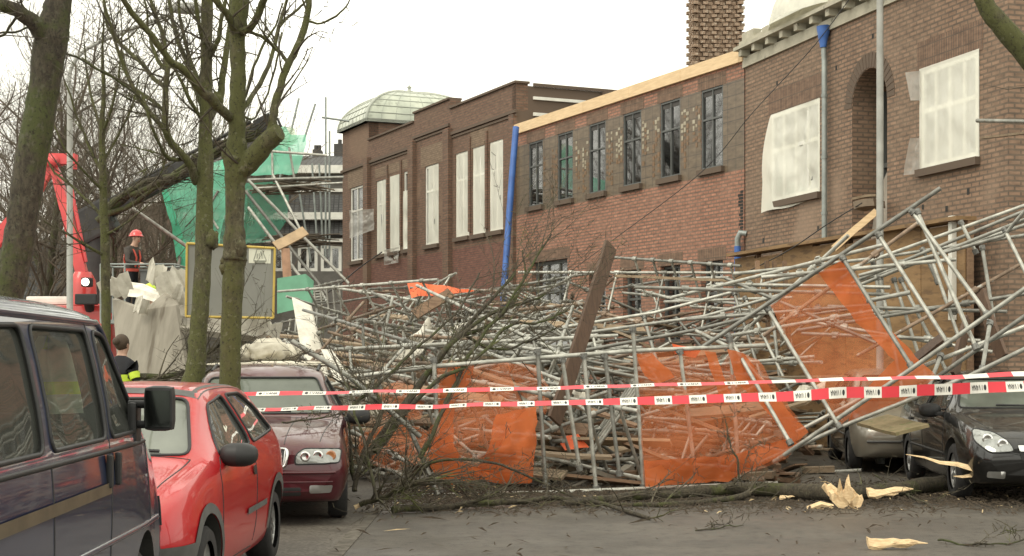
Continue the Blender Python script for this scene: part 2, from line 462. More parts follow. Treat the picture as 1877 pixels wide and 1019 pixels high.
# ------------------------------------------------------------------ ground, road, pavement
def flat(name, x0, x1, y0, y1, z, m, nx=1, ny=1):
    mb = MB()
    mb.grid(lambda u, v: Vector((lerp(x0, x1, u), lerp(y0, y1, v), z)), nx, ny, 0, False)
    return structure(name, mb, m)
m_gutter = M('gutter_stone', (.13, .115, .09), (.08, .07, .055), 3, .85, bmp=.3, c3=(.06, .05, .035), s3=9, f3=.52, rnd=False)
flat('ground', -300, 300, -40, 600, -.12, m_soil)
flat('road', -1.45, 40, -10, 120, 0.0, m_asphalt)
flat('parking_lane', -3.62, -1.45, -10, 60, .004, m_parking)
mb = MB()
mb.box((-1.45, 25, .0), (.14, 70, .02)); structure('gutter_strip', mb, m_gutter)
mb = MB()
mb.box((-3.70, 20, .0), (.15, 80, .26), bev=.02); structure('kerb', mb, m_stone)
flat('pavement', -40, -3.78, -10, 110, .12, m_pavement)

# ------------------------------------------------------------------ facades
class Fac:
    def __init__(s, O, u, n):
        s.O = Vector((O[0], O[1], 0)); s.u = Vector((u[0], u[1], 0)).normalized(); s.n = Vector((n[0], n[1], 0)).normalized()
    def pt(s, a, z, d=0.0): return s.O + s.u * a + s.n * d + Vector((0, 0, z))
    def s_of(s, px, d=0.0):
        k = (px - CX) / FPX; o = s.O + s.n * d
        return (k * o.y - o.x) / (s.u.x - k * s.u.y)
    def z_of(s, px, py, d=0.0):
        return CAM_H + (HZ - py) / FPX * s.pt(s.s_of(px, d), 0, d).y
    def rot(s):
        return Matrix((s.u, s.n, Vector((0, 0, 1)))).transposed()
    def box(s, mb, s0, s1, z0, z1, d0, d1, mi=0, bev=0):
        mb.box(s.pt((s0 + s1) / 2, (z0 + z1) / 2, (d0 + d1) / 2), (abs(s1 - s0), abs(d1 - d0), z1 - z0), s.rot(), mi, bev)
def wall(mb, F, s0, s1, z0, z1, holes=(), reveal=.25, bands=(), d=0.0):
    ss = sorted({s0, s1, *[q for h in holes for q in h[:2] if s0 < q < s1]})
    zs = sorted({z0, z1, *[q for h in holes for q in h[2:4] if z0 < q < z1], *[q for b in bands for q in b[:2] if z0 < q < z1]})
    for a, b in zip(ss, ss[1:]):
        for c, e in zip(zs, zs[1:]):
            ms, mz = (a + b) / 2, (c + e) / 2
            if any(h[0] < ms < h[1] and h[2] < mz < h[3] for h in holes): continue
            mi = 0
            for bd in bands:
                if bd[0] < mz < bd[1]: mi = bd[2]
            mb.quad(F.pt(a, c, d), F.pt(a, e, d), F.pt(b, e, d), F.pt(b, c, d), mi, [(a, c), (a, e), (b, e), (b, c)])
    for h in holes:
        a, b, c, e = h[:4]
        r = h[4] if len(h) > 4 else reveal
        q = lambda s_, z_, dd: F.pt(s_, z_, d + dd)
        for (p0, p1) in (((a, c), (a, e)), ((a, e), (b, e)), ((b, e), (b, c)), ((b, c), (a, c))):
            L = math.hypot(p1[0] - p0[0], p1[1] - p0[1])
            mb.quad(q(*p0, 0), q(*p0, -r), q(*p1, -r), q(*p1, 0), 0, [(0, 0), (r, 0), (r, L), (0, L)])
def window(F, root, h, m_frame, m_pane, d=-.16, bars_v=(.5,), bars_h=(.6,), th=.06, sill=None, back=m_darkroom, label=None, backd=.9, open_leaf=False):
    """frame (part) with pane, room and sill (sub-parts)"""
    a, b, c, e = h[:4]
    f = MB()
    F.box(f, a, a + th, c, e, d - .04, d + .04); F.box(f, b - th, b, c, e, d - .04, d + .04)
    F.box(f, a + th, b - th, e - th, e, d - .038, d + .038); F.box(f, a + th, b - th, c, c + th, d - .038, d + .038)
    for q in bars_v: F.box(f, lerp(a, b, q) - th * .4, lerp(a, b, q) + th * .4, c + th, e - th, d - .03, d + .03)
    for q in bars_h: F.box(f, a + th, b - th, lerp(c, e, q) - th * .45, lerp(c, e, q) + th * .45, d - .034, d + .034)
    fo = wpart('window', f, m_frame, root)
    if label: fo['label'] = label
    g = MB(); F.box(g, a + .02, b - .02, c + .02, e - .02, d - .008, d + .0)
    wpart('pane', g, m_pane, root, fo)
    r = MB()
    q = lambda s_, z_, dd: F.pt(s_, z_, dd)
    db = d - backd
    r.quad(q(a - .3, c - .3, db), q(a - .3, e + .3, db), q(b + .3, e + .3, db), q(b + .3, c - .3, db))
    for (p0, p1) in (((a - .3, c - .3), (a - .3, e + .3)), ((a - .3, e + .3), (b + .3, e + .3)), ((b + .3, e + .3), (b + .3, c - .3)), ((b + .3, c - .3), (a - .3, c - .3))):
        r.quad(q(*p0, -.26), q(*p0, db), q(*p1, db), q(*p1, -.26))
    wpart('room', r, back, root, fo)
    if sill:
        sl_ = MB(); F.box(sl_, a - .06, b + .06, c - .12, c - .002, -.12, .09); wpart('sill', sl_, sill, root, fo)
    return fo
def lintel(F, root, a, b, z, h, m=None, d=.006):
    mb = MB()
    mb.quad(F.pt(a, z, d), F.pt(a, z + h, d), F.pt(b, z + h, d), F.pt(b, z, d), 0, [(a, z), (a, z + h), (b, z + h), (b, z)])
    F.box(mb, a, b, z, z + h, d - .03, d - .001)
    return wpart('lintel', mb, m or m_brick_soldier, root)
def rollfilm(mb, F, a, b, c, e, d, seed, amp=.05, nu=22, nv=26, flap=None, flat=True):
    rng = random.Random(seed); ph = rng.random() * 9
    def fn(u, v):
        s_, z_ = lerp(a, b, u), lerp(c, e, v)
        k = noise.noise(Vector((u * 2.2 + ph, v * 3.1, ph))) * amp * 1.0 - abs(noise.noise(Vector((u * 5 + v * 2.4 + ph, v * 1.6 - u * .8, 3)))) * amp * 1.1 - abs(noise.noise(Vector((u * 3 - v * 4 + ph, v * 2.2 + u * 5, 8)))) * amp * .8
        ed = max(0, min(1, min(u, 1 - u) * 6, min(v, 1 - v) * 6)); dd = d + (k * (.15 + .85 * ed) if flat else k)
        if flap:
            ds, dz, dd2 = flap(u, v); s_ += ds; z_ += dz; dd += dd2
        return F.pt(s_, z_, dd)
    mb.grid(fn, nu, nv)
def shell(F, root, s0, s1, z1, depth, m, z0=0, name='wall', roof=True, roofm=None):
    """end walls, back wall and roof of a block behind a facade"""
    mb = MB()
    for a in (s0, s1):
        L = depth
        mb.quad(F.pt(a, z0, 0), F.pt(a, z1, 0), F.pt(a, z1, -L), F.pt(a, z0, -L), 0, [(0, z0), (0, z1), (L, z1), (L, z0)])
    mb.quad(F.pt(s0, z0, -depth), F.pt(s0, z1, -depth), F.pt(s1, z1, -depth), F.pt(s1, z0, -depth), 0, [(s0, z0), (s0, z1), (s1, z1), (s1, z0)])
    o = wpart('side_wall', mb, m, root)
    if roof:
        r = MB(); F.box(r, s0 + .02, s1 - .02, z1 - .5, z1 - .35, -depth + .02, -.04); wpart('roof', r, roofm or m_lead, root)
    return o

F1 = Fac((4.70, 30.9), (-.4152, .9097), (-.9097, -.4152))
S_MID, S_FAR = F1.s_of(946), F1.s_of(628)

# ---- middle building: fresh red brick with tiled band
mid = thing('brick_school_wing', 'red brick wing with dark windows in a tiled band and fresh timber roof edge', 'building', F1.pt(0, 0))
sA, sB = F1.s_of(1305), F1.s_of(982)
wc = [lerp(sA, sB, i / 5) for i in range(6)]
wh = .43
mid_holes = [(c - wh, c + wh, 5.62, 7.31) for c in wc]
gf = [(c - wh, c + wh, 2.0, 3.68) for c in wc[:4]]
door_h = [(F1.s_of(1040), F1.s_of(975), .1, 4.15)]
mb = MB()
wall(mb, F1, 0, S_MID, 0, 7.66, mid_holes + gf + door_h, bands=[(5.48, 7.32, 1)])
wpart('wall', mb, [m_brick_mid, m_tileband], mid)
shell(F1, mid, 0.01, S_MID - .01, 7.66, 9, m_brick_mid)
mb = MB(); F1.box(mb, -.03, S_MID + .02, 7.64, 7.90, -.35, .07); 
for k in range(5): F1.box(mb, k * 2.3 + .1, k * 2.3 + .13, 7.645, 7.895, .071, .074)
wpart('roof_edge', mb, m_timber, mid)['label'] = 'fresh pale timber roof edge'
for i, h in enumerate(mid_holes):
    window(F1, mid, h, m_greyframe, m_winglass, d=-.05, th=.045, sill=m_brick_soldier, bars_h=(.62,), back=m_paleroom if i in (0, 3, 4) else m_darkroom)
    lintel(F1, mid, h[0] - .12, h[1] + .12, 7.31, .27)
for h in gf:
    window(F1, mid, h, m_greyframe, m_winglass, sill=m_brick_soldier)
    lintel(F1, mid, h[0] - .12, h[1] + .12, 3.68, .27)
for h in door_h:
    window(F1, mid, h, m_greyframe, m_winglass, bars_v=(.33, .66), bars_h=(.55, .8), th=.09)
    lintel(F1, mid, h[0] - .15, h[1] + .15, h[3], .3)
rng = random.Random(5)
tp1, tp2 = MB(), MB()
for i in range(5):                       # pale plates paint the glints of glazed tiles between the windows, with browner tiles
    c0 = (wc[i] + wc[i + 1]) / 2
    for col in (-2.1, -1.45, -.8, .7, 1.35, 2.0):
        if rng.random() < .15: continue
        x = c0 + col * .17
        z = 7.05 - .12 * rng.random(); zb = rng.choice([5.75, 5.9, 6.2]); zp = rng.uniform(6.3, 6.75)
        while z > zb:
            if rng.random() < .8:
                q = tp1 if z > zp and i < 4 and rng.random() < .8 else tp2
                w_ = rng.choice((.035, .05)); F1.box(q, x - w_, x + w_, z - rng.uniform(.07, .12), z - .012, .002, .007)
            z -= .13
m_tileglint = M('glazed_tile_glint', (.40, .36, .27), (.26, .22, .15), 8, .3)
m_tilebrown = M('brown_glazed_tile', (.20, .115, .055), (.14, .08, .04), 8, .35)
wpart('tile_glints', tp1, m_tileglint, mid); wpart('brown_tiles', tp2, m_tilebrown, mid)
mb = MB()                                 # dark plates give the shade of bricks knocked out at the corner
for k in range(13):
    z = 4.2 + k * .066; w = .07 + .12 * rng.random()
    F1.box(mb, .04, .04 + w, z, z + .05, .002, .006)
wpart('broken_brick_shade', mb, m_darkroom, mid)

# ---- far building: older dark brick, parapet, tall plastic-covered windows
far = thing('brick_school_old_wing', 'old dark brick wing with stepped parapet, tall plastic covered windows and domed glass roof', 'building', F1.pt(S_MID, 0))
def hp(x0, x1, xm, yt, yb):
    return (F1.s_of(x1), F1.s_of(x0), F1.z_of(xm, yb), F1.z_of(xm, yt))
fw = [hp(835, 860, 847, 279, 434), hp(866, 890, 878, 268, 429), hp(897, 922, 909, 258, 423),
      hp(779, 804, 792, 302, 448), hp(690, 708, 699, 330, 466), hp(715, 733, 724, 321, 461), hp(740, 759, 750, 312, 456), hp(642, 665, 654, 342, 478)]
SP1, SP2, SP3 = F1.s_of(825), F1.s_of(759), F1.s_of(676)
mb = MB()
gfar = [(S_MID + .6, S_MID + 4.6, 1.0, 3.05)]
wall(mb, F1, S_MID, S_FAR, 0, 8.3, fw + gfar, reveal=.3, bands=[(0, 4.85, 1)])
for (a, b, zt) in ((S_MID, SP1, 9.03), (SP1, SP2, 9.32), (SP2, SP3, 9.05), (SP3, S_FAR, 9.75)):
    wall(mb, F1, a, b, 8.3, zt)
    mb.quad(F1.pt(a, zt, 0), F1.pt(a, zt, -.35), F1.pt(b, zt, -.35), F1.pt(b, zt, 0), 0, [(0, 0), (0, .3), (1, .3), (1, 0)])
    mb.quad(F1.pt(a, 8.3, -.35), F1.pt(a, zt, -.35), F1.pt(b, zt, -.35), F1.pt(b, 8.3, -.35), 0, [(a, 8.3), (a, zt), (b, zt), (b, 8.3)])
    for q in (a, b): mb.quad(F1.pt(q, 8.3, 0), F1.pt(q, zt, 0), F1.pt(q, zt, -.35), F1.pt(q, 8.3, -.35), 0, [(0, 8.3), (0, zt), (.35, zt), (.35, 8.3)])
wpart('wall', mb, [m_brick_far, m_brick_far_low], far)
shell(F1, far, S_MID + .012, S_FAR - .01, 8.3, 9, m_brick_far)
mb = MB()
for (a, b, zt) in ((S_MID - .06, SP1, 9.03), (SP1, SP2, 9.32), (SP2, SP3, 9.05)):
    F1.box(mb, a, b, zt, zt + .06, -.38, .06)
    F1.box(mb, a, b, zt - .80, zt - .71, -.01, .07); F1.box(mb, a, b, zt - .89, zt - .83, -.01, .035)
F1.box(mb, SP3 + .0, S_FAR + .05, 8.25, 8.34, -.01, .07)
wpart('cornice', mb, m_brick_soldier, far)
mb = MB()
for px in (824, 759, 676):
    a = F1.s_of(px); F1.box(mb, a - .22, a + .22, 0, 8.45, -.02, .14)
F1.box(mb, S_MID + .0, S_MID + .28, 0, 8.2, -.02, .10)
for q in (F1.s_of(862), F1.s_of(893), F1.s_of(711), F1.s_of(736)):
    F1.box(mb, q - .07, q + .07, fw[0][2] + .1, 8.0, -.02, .05)
o = wpart('brick_pier', mb, m_brick_far, far)
uvl = o.data.uv_layers.new(name='UVMap')
for l in o.data.loops:
    v = o.data.vertices[l.vertex_index].co; uvl.data[l.index].uv = ((v.x + v.y) * .9, v.z)
for (a, b, z, hh) in ((fw[0][0] - .1, fw[2][1] + .1, fw[1][3], .5), (fw[3][0] - .35, fw[3][1] + .35, fw[3][3], .62), (fw[7][0] - .25, fw[7][1] + .25, fw[7][3], .75), (fw[6][0] - .1, fw[4][1] + .1, fw[5][3] + .1, .3)): lintel(F1, far, a, b, z, hh, m_brick_tan)
for i, h in enumerate(fw):
    f = window(F1, far, h, m_white, m_winglass, d=-.07, sill=m_brick_soldier, bars_h=(.68,), bars_v=(.5,) if i < 4 else (.5,), th=.07, back=m_darkroom)
    mb = MB()
    a, b, c, e = h
    if i in (0, 1, 2): rollfilm(mb, F1, a - .02, b + .02, c - .02, e + .02, -.02, i, .03)
    elif i == 3: rollfilm(mb, F1, a, lerp(a, b, .8), c, e, -.02, i, .04)
    elif i == 4:
        rollfilm(mb, F1, a, b, c, e, -.02, i, .05)
    elif i == 5: rollfilm(mb, F1, a, b, c - .25, e, .0, i, .06)
    elif i == 6: rollfilm(mb, F1, a, b, c, lerp(c, e, .75), .02, i, .10)
    else: continue
    wpart('plastic_sheet', mb, m_film, far, f)
    if i == 4:                            # torn sheet blowing out towards the street
        mb = MB()
        rollfilm(mb, F1, b, b + .9, c + .85, c + 1.55, .1, 44, .16, flap=lambda u, v: (0, -.12 * u + (v - .5) * .25 * u, .55 * u))
        wpart('loose_flap', mb, m_filmthin, far, f)
    if i == 5:
        mb = MB(); rollfilm(mb, F1, a - .2, b + .25, c - .4, c + .1, .12, 45, .2)
        wpart('loose_flap', mb, m_filmthin, far, f)
h = gfar[0]
window(F1, far, h, m_white, m_winglass, bars_v=(.12, .24, .36, .5, .64, .76, .88), bars_h=(.9,), th=.07)
mb = MB()                                 # white strips on the side wall that rises over the red wing
mb2 = MB()
sd = Fac(F1.pt(S_MID - .002, 0), (.9097, .4152), (.4152, -.9097))
for (z0, z1, m_) in ((8.62, 8.70, mb), (8.18, 8.27, mb), (8.98, 9.06, mb2)):
    sd.box(m_, .5, 7.2, z0, z1, .0, .05)
sd.box(mb2, 0, 8.2, 7.9, 8.98, -.25, -.004); sd.box(mb2, 2.6, 2.75, 8.1, 9.0, 0, .09)
wpart('white_flashing', mb, m_white, far); wpart('upper_side_wall', mb2, m_brick_soldier, far)
mb = MB(); sd.box(mb, .7, .95, 7.95, 8.1, .0, .25); wpart('wall_lamp', mb, m_black, far)
# pavilion block and glass dome
DZ, DD = 9.75, 4.0
mb = MB()
for (p, q) in ((F1.pt(SP3, 0, 0), F1.pt(SP3, 0, -DD)), (F1.pt(S_FAR, 0, 0), F1.pt(S_FAR, 0, -DD)), (F1.pt(SP3, 0, -DD), F1.pt(S_FAR, 0, -DD))):
    L = (q - p).length
    mb.quad(p + Vector((0, 0, 8.0)), p + Vector((0, 0, DZ)), q + Vector((0, 0, DZ)), q + Vector((0, 0, 8.0)), 0, [(0, 8), (0, DZ), (L, DZ), (L, 8)])
wpart('pavilion_wall', mb, m_brick_far, far)
sc, dc = (SP3 + S_FAR) / 2, -DD / 2
hs_, hd_ = abs(S_FAR - SP3) / 2 + .12, DD / 2 + .12
def dome_pt(a, t):
    """a: 0..4 round the square plan, t: 0 base .. 1 top"""
    k = math.cos(t * math.pi / 2) ** 1.02
    i = int(a) % 4; f = a - int(a)
    cs = [(-1, 1), (1, 1), (1, -1), (-1, -1)]
    x = lerp(cs[i][0], cs[(i + 1) % 4][0], f); y = lerp(cs[i][1], cs[(i + 1) % 4][1], f)
    return F1.pt(sc + x * hs_ * k, DZ + .04 + 1.25 * math.sin(t * math.pi / 2) ** 1.05, dc + y * hd_ * k)
m_domeglass = M('dome_glass', (.50, .53, .43), (.36, .39, .32), 1.5, .25, rnd=False, c3=(.28, .30, .24), s3=2, f3=.6)
m_domerib = M('dome_rib', (.40, .42, .36), (.3, .32, .27), 2, .5)
mb = MB()
for i in range(4): mb.grid(lambda u, v, i=i: dome_pt(i + u * .9999, v * .985), 8, 10, 0, True)
dome = wpart('glass_dome', mb, m_domeglass, far)
rb = MB()
for i in range(4):
    rb.path([dome_pt(i, t / 12 * .985) for t in range(13)], [.05] * 13, 5)
    for k in range(1, 8): rb.path([dome_pt(i + k / 8, t / 10 * .97) for t in range(11)], [.012] * 11, 4)
    for t in (.13, .27, .41, .56, .72): rb.path([dome_pt(i + k * .9999 / 6, t) for k in range(7)], [.022] * 7, 4)
    F1.box(rb, sc - hs_ - .04, sc + hs_ + .04, DZ - .06, DZ + .05, dc - hd_ - .04, dc + hd_ + .04)
rb.lathe([(0, .16), (.05, .17), (.1, .06), (.16, .05), (.2, .09), (.26, .02), (.33, .0)], 10, 'z', F1.pt(sc, DZ + 1.28, dc))
wpart('rib', rb, m_domerib, far, dome)

# ---- right building: brown brick, concrete cornice, arched niche
u2 = Vector((-.2711, .9626, 0))
F2 = Fac((7.18, 22.1), u2, (-.9626, -.2711))
S2 = F2.s_of(1366)
rgt = thing('brick_corner_building', 'brown brick building with concrete cornice, arched niche and two windows under white plastic', 'building', F2.pt(0, 0))
w1 = (F2.s_of(1503), F2.s_of(1414), 4.66, 6.36); w2 = (F2.s_of(1793), F2.s_of(1689), 4.64, 6.22)
na, nb = F2.s_of(1626), F2.s_of(1562); nr = (nb - na) / 2; nzs = 5.97
niche = (na, nb, 3.66, nzs + nr)
gfr = [(F2.s_of(1785), F2.s_of(1742), .15, 3.35)]
mb = MB()
wall(mb, F2, 0, S2 - .01, 0, 7.5, [w1, w2, niche + (.0,)] + gfr, reveal=.28)
N = 12                                     # spandrels of the arch, then its deep reveal
ac = (na + nb) / 2
arc = [(ac - nr * math.cos(math.pi * k / N), nzs + nr * math.sin(math.pi * k / N)) for k in range(N + 1)]
for (p, q) in zip(arc, arc[1:]):
    t = nzs + nr
    mb.quad(F2.pt(p[0], p[1]), F2.pt(p[0], t), F2.pt(q[0], t), F2.pt(q[0], q[1]), 0, [p, (p[0], t), (q[0], t), q])
ND = .62
for (p, q) in zip([(na, 3.66)] + arc, arc + [(nb, 3.66)]):
    L = math.hypot(q[0] - p[0], q[1] - p[1])
    mb.quad(F2.pt(*p), F2.pt(*p, -ND), F2.pt(*q, -ND), F2.pt(*q), 0, [(0, p[1]), (ND, p[1]), (ND, p[1] + L), (0, p[1] + L)])
mb.quad(F2.pt(na, 3.66), F2.pt(nb, 3.66), F2.pt(nb, 3.66, -ND), F2.pt(na, 3.66, -ND), 0, [(0, 0), (1, 0), (1, .6), (0, .6)])
E2 = Fac(F2.pt(-.001, 0), (.9626, .2711), (.2711, -.9626))        # gable end beyond the near corner
mb.quad(E2.pt(0, 0), E2.pt(9, 0), E2.pt(9, 8.0), E2.pt(0, 8.0), 0, [(0, 0), (9, 0), (9, 8), (0, 8)])
wpart('wall', mb, m_brick_right, rgt)
mb = MB()                                  # arch ring of upright bricks
for k in range(22):
    w0, w1_ = math.pi * k / 22, math.pi * (k + .86) / 22
    r0, r1 = nr + .01, nr + .26
    q = [(ac - r_ * math.cos(w), nzs + r_ * math.sin(w)) for (r_, w) in ((r0, w0), (r1, w0), (r1, w1_), (r0, w1_))]
    mb.slab([F2.pt(s_, z_, .001) for s_, z_ in q], F2.n * .008)
wpart('arch_ring', mb, m_brick_soldier, rgt)
mb = MB()
mb.quad(F2.pt(na - .05, 3.6, -ND - .02), F2.pt(na - .05, 6.7, -ND - .02), F2.pt(nb + .05, 6.7, -ND - .02), F2.pt(nb + .05, 3.6, -ND - .02))
F2.box(mb, na, na + .09, 3.66, 6.6, -ND, -ND + .06); F2.box(mb, ac - .04, ac + .04, 3.66, 6.6, -ND, -ND + .05); F2.box(mb, na, nb, 4.95, 5.03, -ND, -ND + .055)
F2.box(mb, nb - .09, nb, 3.66, 6.6, -ND, -ND + .06)
wpart('niche_glazing', mb, m_greyframe, rgt)
mb = MB(); mb.slab([F2.pt(nb - .06, 3.68, -.35), F2.pt(na + .02, 3.68, -.25), F2.pt(na + .02, 5.05, -.3), F2.pt(ac + .05, 4.85, -.4), F2.pt(nb - .06, 4.45, -.45)], F2.n * .02)
wpart('niche_board', mb, M('grey_board', (.33, .29, .24), None, 3, .8), rgt)
mb = MB()
F2.box(mb, -.02, S2 + .03, 7.5, 7.70, -.2, .05)
F2.box(mb, -.05, S2 + .06, 7.83, 7.90, -.3, .24); F2.box(mb, -.03, S2 + .04, 7.90, 8.02, -.3, .12)
k = .2
while k < S2:
    F2.box(mb, k, k + .13, 7.70, 7.828, .0, .19); k += .62
E2.box(mb, .06, 9, 7.5, 7.70, -.2, .05); E2.box(mb, .25, 9, 7.83, 7.90, -.3, .24)
wpart('cornice', mb, m_concrete, rgt)['label'] = 'weathered concrete cornice on small brackets'
for (a, b, t) in ((S2 - .5, S2 + .05, 8.20), (S2 - 3.2, S2 - .9, 8.12), (2.0, 4.4, 8.13)):
    mb = MB(); F2.box(mb, a, b, 8.02, t, -.28, .05); wpart('parapet', mb, m_concrete, rgt)
shell(F2, rgt, 0.02, S2 - .02, 7.9, 9, m_brick_right)
for i, h in enumerate((w1, w2)):
    f = window(F2, rgt, h, m_white, m_winglass, d=-.045, bars_v=(.25, .5, .75), bars_h=(.58,), th=.08, back=m_darkroom, sill=m_brick_soldier)
    lintel(F2, rgt, h[0] - .12, h[1] + .12, h[3], .46)
    a, b, c, e = h
    mb = MB()
    if i == 0:      # torn loose on the far side and swinging out
        rollfilm(mb, F2, a - .02, b - .02, c - .10, e, .02, 71, .06, 30, 34,
                 flap=lambda u, v: (.45 * max(0, u - .45) * math.sin(min(1, (1 - v) * 1.5) * 2.2), (-.10 + .03 * math.sin(u * 9)) * (1 - v) * u, .16 * max(0, u - .3) * (1 - v) ** .6))
    else:
        rollfilm(mb, F2, a - .05, b + .04, c - .08, e + .03, .015, 72, .03, 30, 34, flap=lambda u, v: (0, .02 * math.sin(u * 13) * (1 - v), 0))
        for (v0, v1, seed, w) in ((.70, 1.0, 5, .20), (-.04, .32, 6, .26)):
            fm = MB()
            rollfilm(fm, F2, b, b + w, lerp(c, e, v0), lerp(c, e, v1), .03, seed, .05, 10, 12, flap=lambda u, v, q=(1 if v0 > .5 else 0): (-w * .75 * u * (abs(v - q) ** 1.2), 0, .14 * u))
            wpart('loose_flap', fm, m_filmthin, rgt, f)
    wpart('plastic_sheet', mb, m_film, rgt, f)
for h in gfr: window(F2, rgt, h, m_white, m_winglass, bars_h=(.7,), bars_v=())
mb = MB()                                   # roof bubble of blown plastic above the cornice
def bub(u, v):
    a = lerp(S2 - 3.9, S2 - .75, u); w = v * math.pi
    k = (.22 + .5 * math.sin(min(1, u * 1.15) * math.pi) ** .8) * (1 + .35 * noise.noise(Vector((u * 4, v * 2, 2))))
    return F2.pt(a + .1 * noise.noise(Vector((u * 3, v * 3, 7))), 7.98 + k * math.sin(w) * 1.15, -.15 - k * math.cos(w) * .8)
mb.grid(bub, 22, 12)
single('roof_plastic_sheet', mb, m_bubble, 'white plastic sheeting ballooning over the cornice of the brown brick building', 'plastic sheet')
# downpipe with blue hopper cover
dp = F2.s_of(1513, .1)
mb = MB()
mb.path([F2.pt(dp, 3.7, .12), F2.pt(dp, 6.95, .12), F2.pt(dp + .06, 7.12, .10), F2.pt(dp + .06, 7.3, .10)], [.05] * 4, 10)
for z in (4.2, 5.2, 6.3): mb.tube(F2.pt(dp, z, .12), F2.pt(dp, z + .05, .12), .06, seg=10)
wpart('downpipe', mb, m_zinc, rgt)
mb = MB()
mb.grid(lambda u, v: F2.pt(dp + .06 + (.06 + .09 * v) * math.cos(u * 6.283) + .03 * noise.noise(Vector((u * 5, v * 4, 1))), 7.2 + .38 * v, .11 + (.06 + .06 * v) * math.sin(u * 6.283)), 14, 6)
wpart('wrapped_hopper', mb, m_blue, rgt)['label'] = 'blue plastic wrapped round the top of the downpipe'
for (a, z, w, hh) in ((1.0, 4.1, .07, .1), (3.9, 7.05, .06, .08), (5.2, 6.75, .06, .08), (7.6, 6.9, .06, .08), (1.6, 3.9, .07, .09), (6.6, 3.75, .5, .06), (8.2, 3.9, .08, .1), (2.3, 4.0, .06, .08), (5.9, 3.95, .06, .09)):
    mb = MB(); F2.box(mb, a, a + w, z, z + hh, .001, .004); wpart('putlog_hole_shade', mb, m_darkroom, rgt)  # thin dark plates on the wall paint the shade inside putlog holes
# chimney of open brickwork
chp = Vector(((1311 - CX) / FPX * 38, 38, 0)); 
mb = MB(); rng = random.Random(3)
mb.box((chp.x, chp.y, 8.4), (1.0, 1.0, 8.6)); z = 7.2; k = 0
while z < 12.7:
    for sx in range(-4, 5):
        off = .07 if k % 2 else 0
        jut = .035 if (sx + k) % 2 else .11
        for (ax, sg) in (('x', 1), ('x', -1), ('y', 1), ('y', -1)):
            p = sx * .14 + off - .035
            if abs(p) > .6: continue
            c = (chp.x + p, chp.y + sg * (.5 + jut / 2), z) if ax == 'y' else (chp.x + sg * (.5 + jut / 2), chp.y + p, z)
            mb.box(c, (.12, jut, .075) if ax == 'y' else (jut, .12, .075))
    z += .105; k += 1
m_chim = M('chimney_brick', (.33, .235, .165), (.20, .14, .095), 18, .9, c3=(.42, .37, .29), s3=22, f3=.60)
single('brick_chimney', mb, m_chim, 'tall brown chimney of jutting bricks rising behind the timber roof edge', 'chimney', base=Vector((chp.x, chp.y, 4.1)))
# blue pipes
mb = MB(); mb.path([P(946, 233, 40.2), P(938, 330, 39.9), P(928, 470, 39.5), P(922, 560, 39.3)], [.085] * 4, 10)
single('drain_hose', mb, m_blue, 'long blue pipe leaning against the joint between the red and the dark brick wing', 'pipe')
mb = MB(); q = F1.s_of(1352, .15)
mb.path([F1.pt(q - .12, 4.15, .02), F1.pt(q - .05, 4.17, .12), F1.pt(q, 4.05, .15), F1.pt(q, 3.85, .15)], [.06] * 4, 10, 1)
mb.path([F1.pt(q, 3.9, .15), F1.pt(q, 2.0, .15)], [.07] * 2, 10, 0)
single('stub_downpipe', mb, [m_blue, m_zinc], 'short blue downpipe with grey elbow at the right end of the red brick wing', 'pipe')

# ---- houses far down the street
row = thing('terraced_row', 'long old brick row with tiled roof far down the street behind the firefighter', 'building', F1.pt(F1.s_of(336), 0))
ra, rb_ = F1.s_of(338), F1.s_of(150)
rw = []
k = ra + .8
while k < rb_ - 2: rw.append((k, k + 1.2, 5.9, 8.6)); k += 2.6
mb = MB(); wall(mb, F1, ra, rb_, 0, 10.1, rw, reveal=.2); wpart('wall', mb, m_brick_row, row)
for h in rw: window(F1, row, h, m_white, m_winglass, bars_h=(.6,), th=.1)
shell(F1, row, ra, rb_, 10.1, 8, m_brick_row, roof=False)
mb = MB(); F1.box(mb, ra - .3, rb_ + .3, 10.05, 10.4, -.1, .45); wpart('gutter', mb, m_white, row)
mb = MB()
mb.quad(F1.pt(ra - .3, 10.4, .4), F1.pt(rb_ + .3, 10.4, .4), F1.pt(rb_ + .3, 13.4, -4), F1.pt(ra - .3, 13.4, -4), 0, [(ra, 0), (rb_, 0), (rb_, 5.3), (ra, 5.3)])
mb.quad(F1.pt(ra - .3, 10.4, -8), F1.pt(rb_ + .3, 10.4, -8), F1.pt(rb_ + .3, 13.4, -4), F1.pt(ra - .3, 13.4, -4), 0, [(ra, 0), (rb_, 0), (rb_, 5.3), (ra, 5.3)])
for q in (ra - .3, rb_ + .3): mb.add([F1.pt(q, 10.4, .4), F1.pt(q, 13.4, -4), F1.pt(q, 10.4, -8)], [(0, 1, 2)])
wpart('roof', mb, m_rooftile, row)
for q in (ra + 2, ra + 9):
    mb = MB(); F1.box(mb, q, q + 1.1, 12, 14.2, -4.6, -3.6); wpart('chimney', mb, m_brick_row, row)

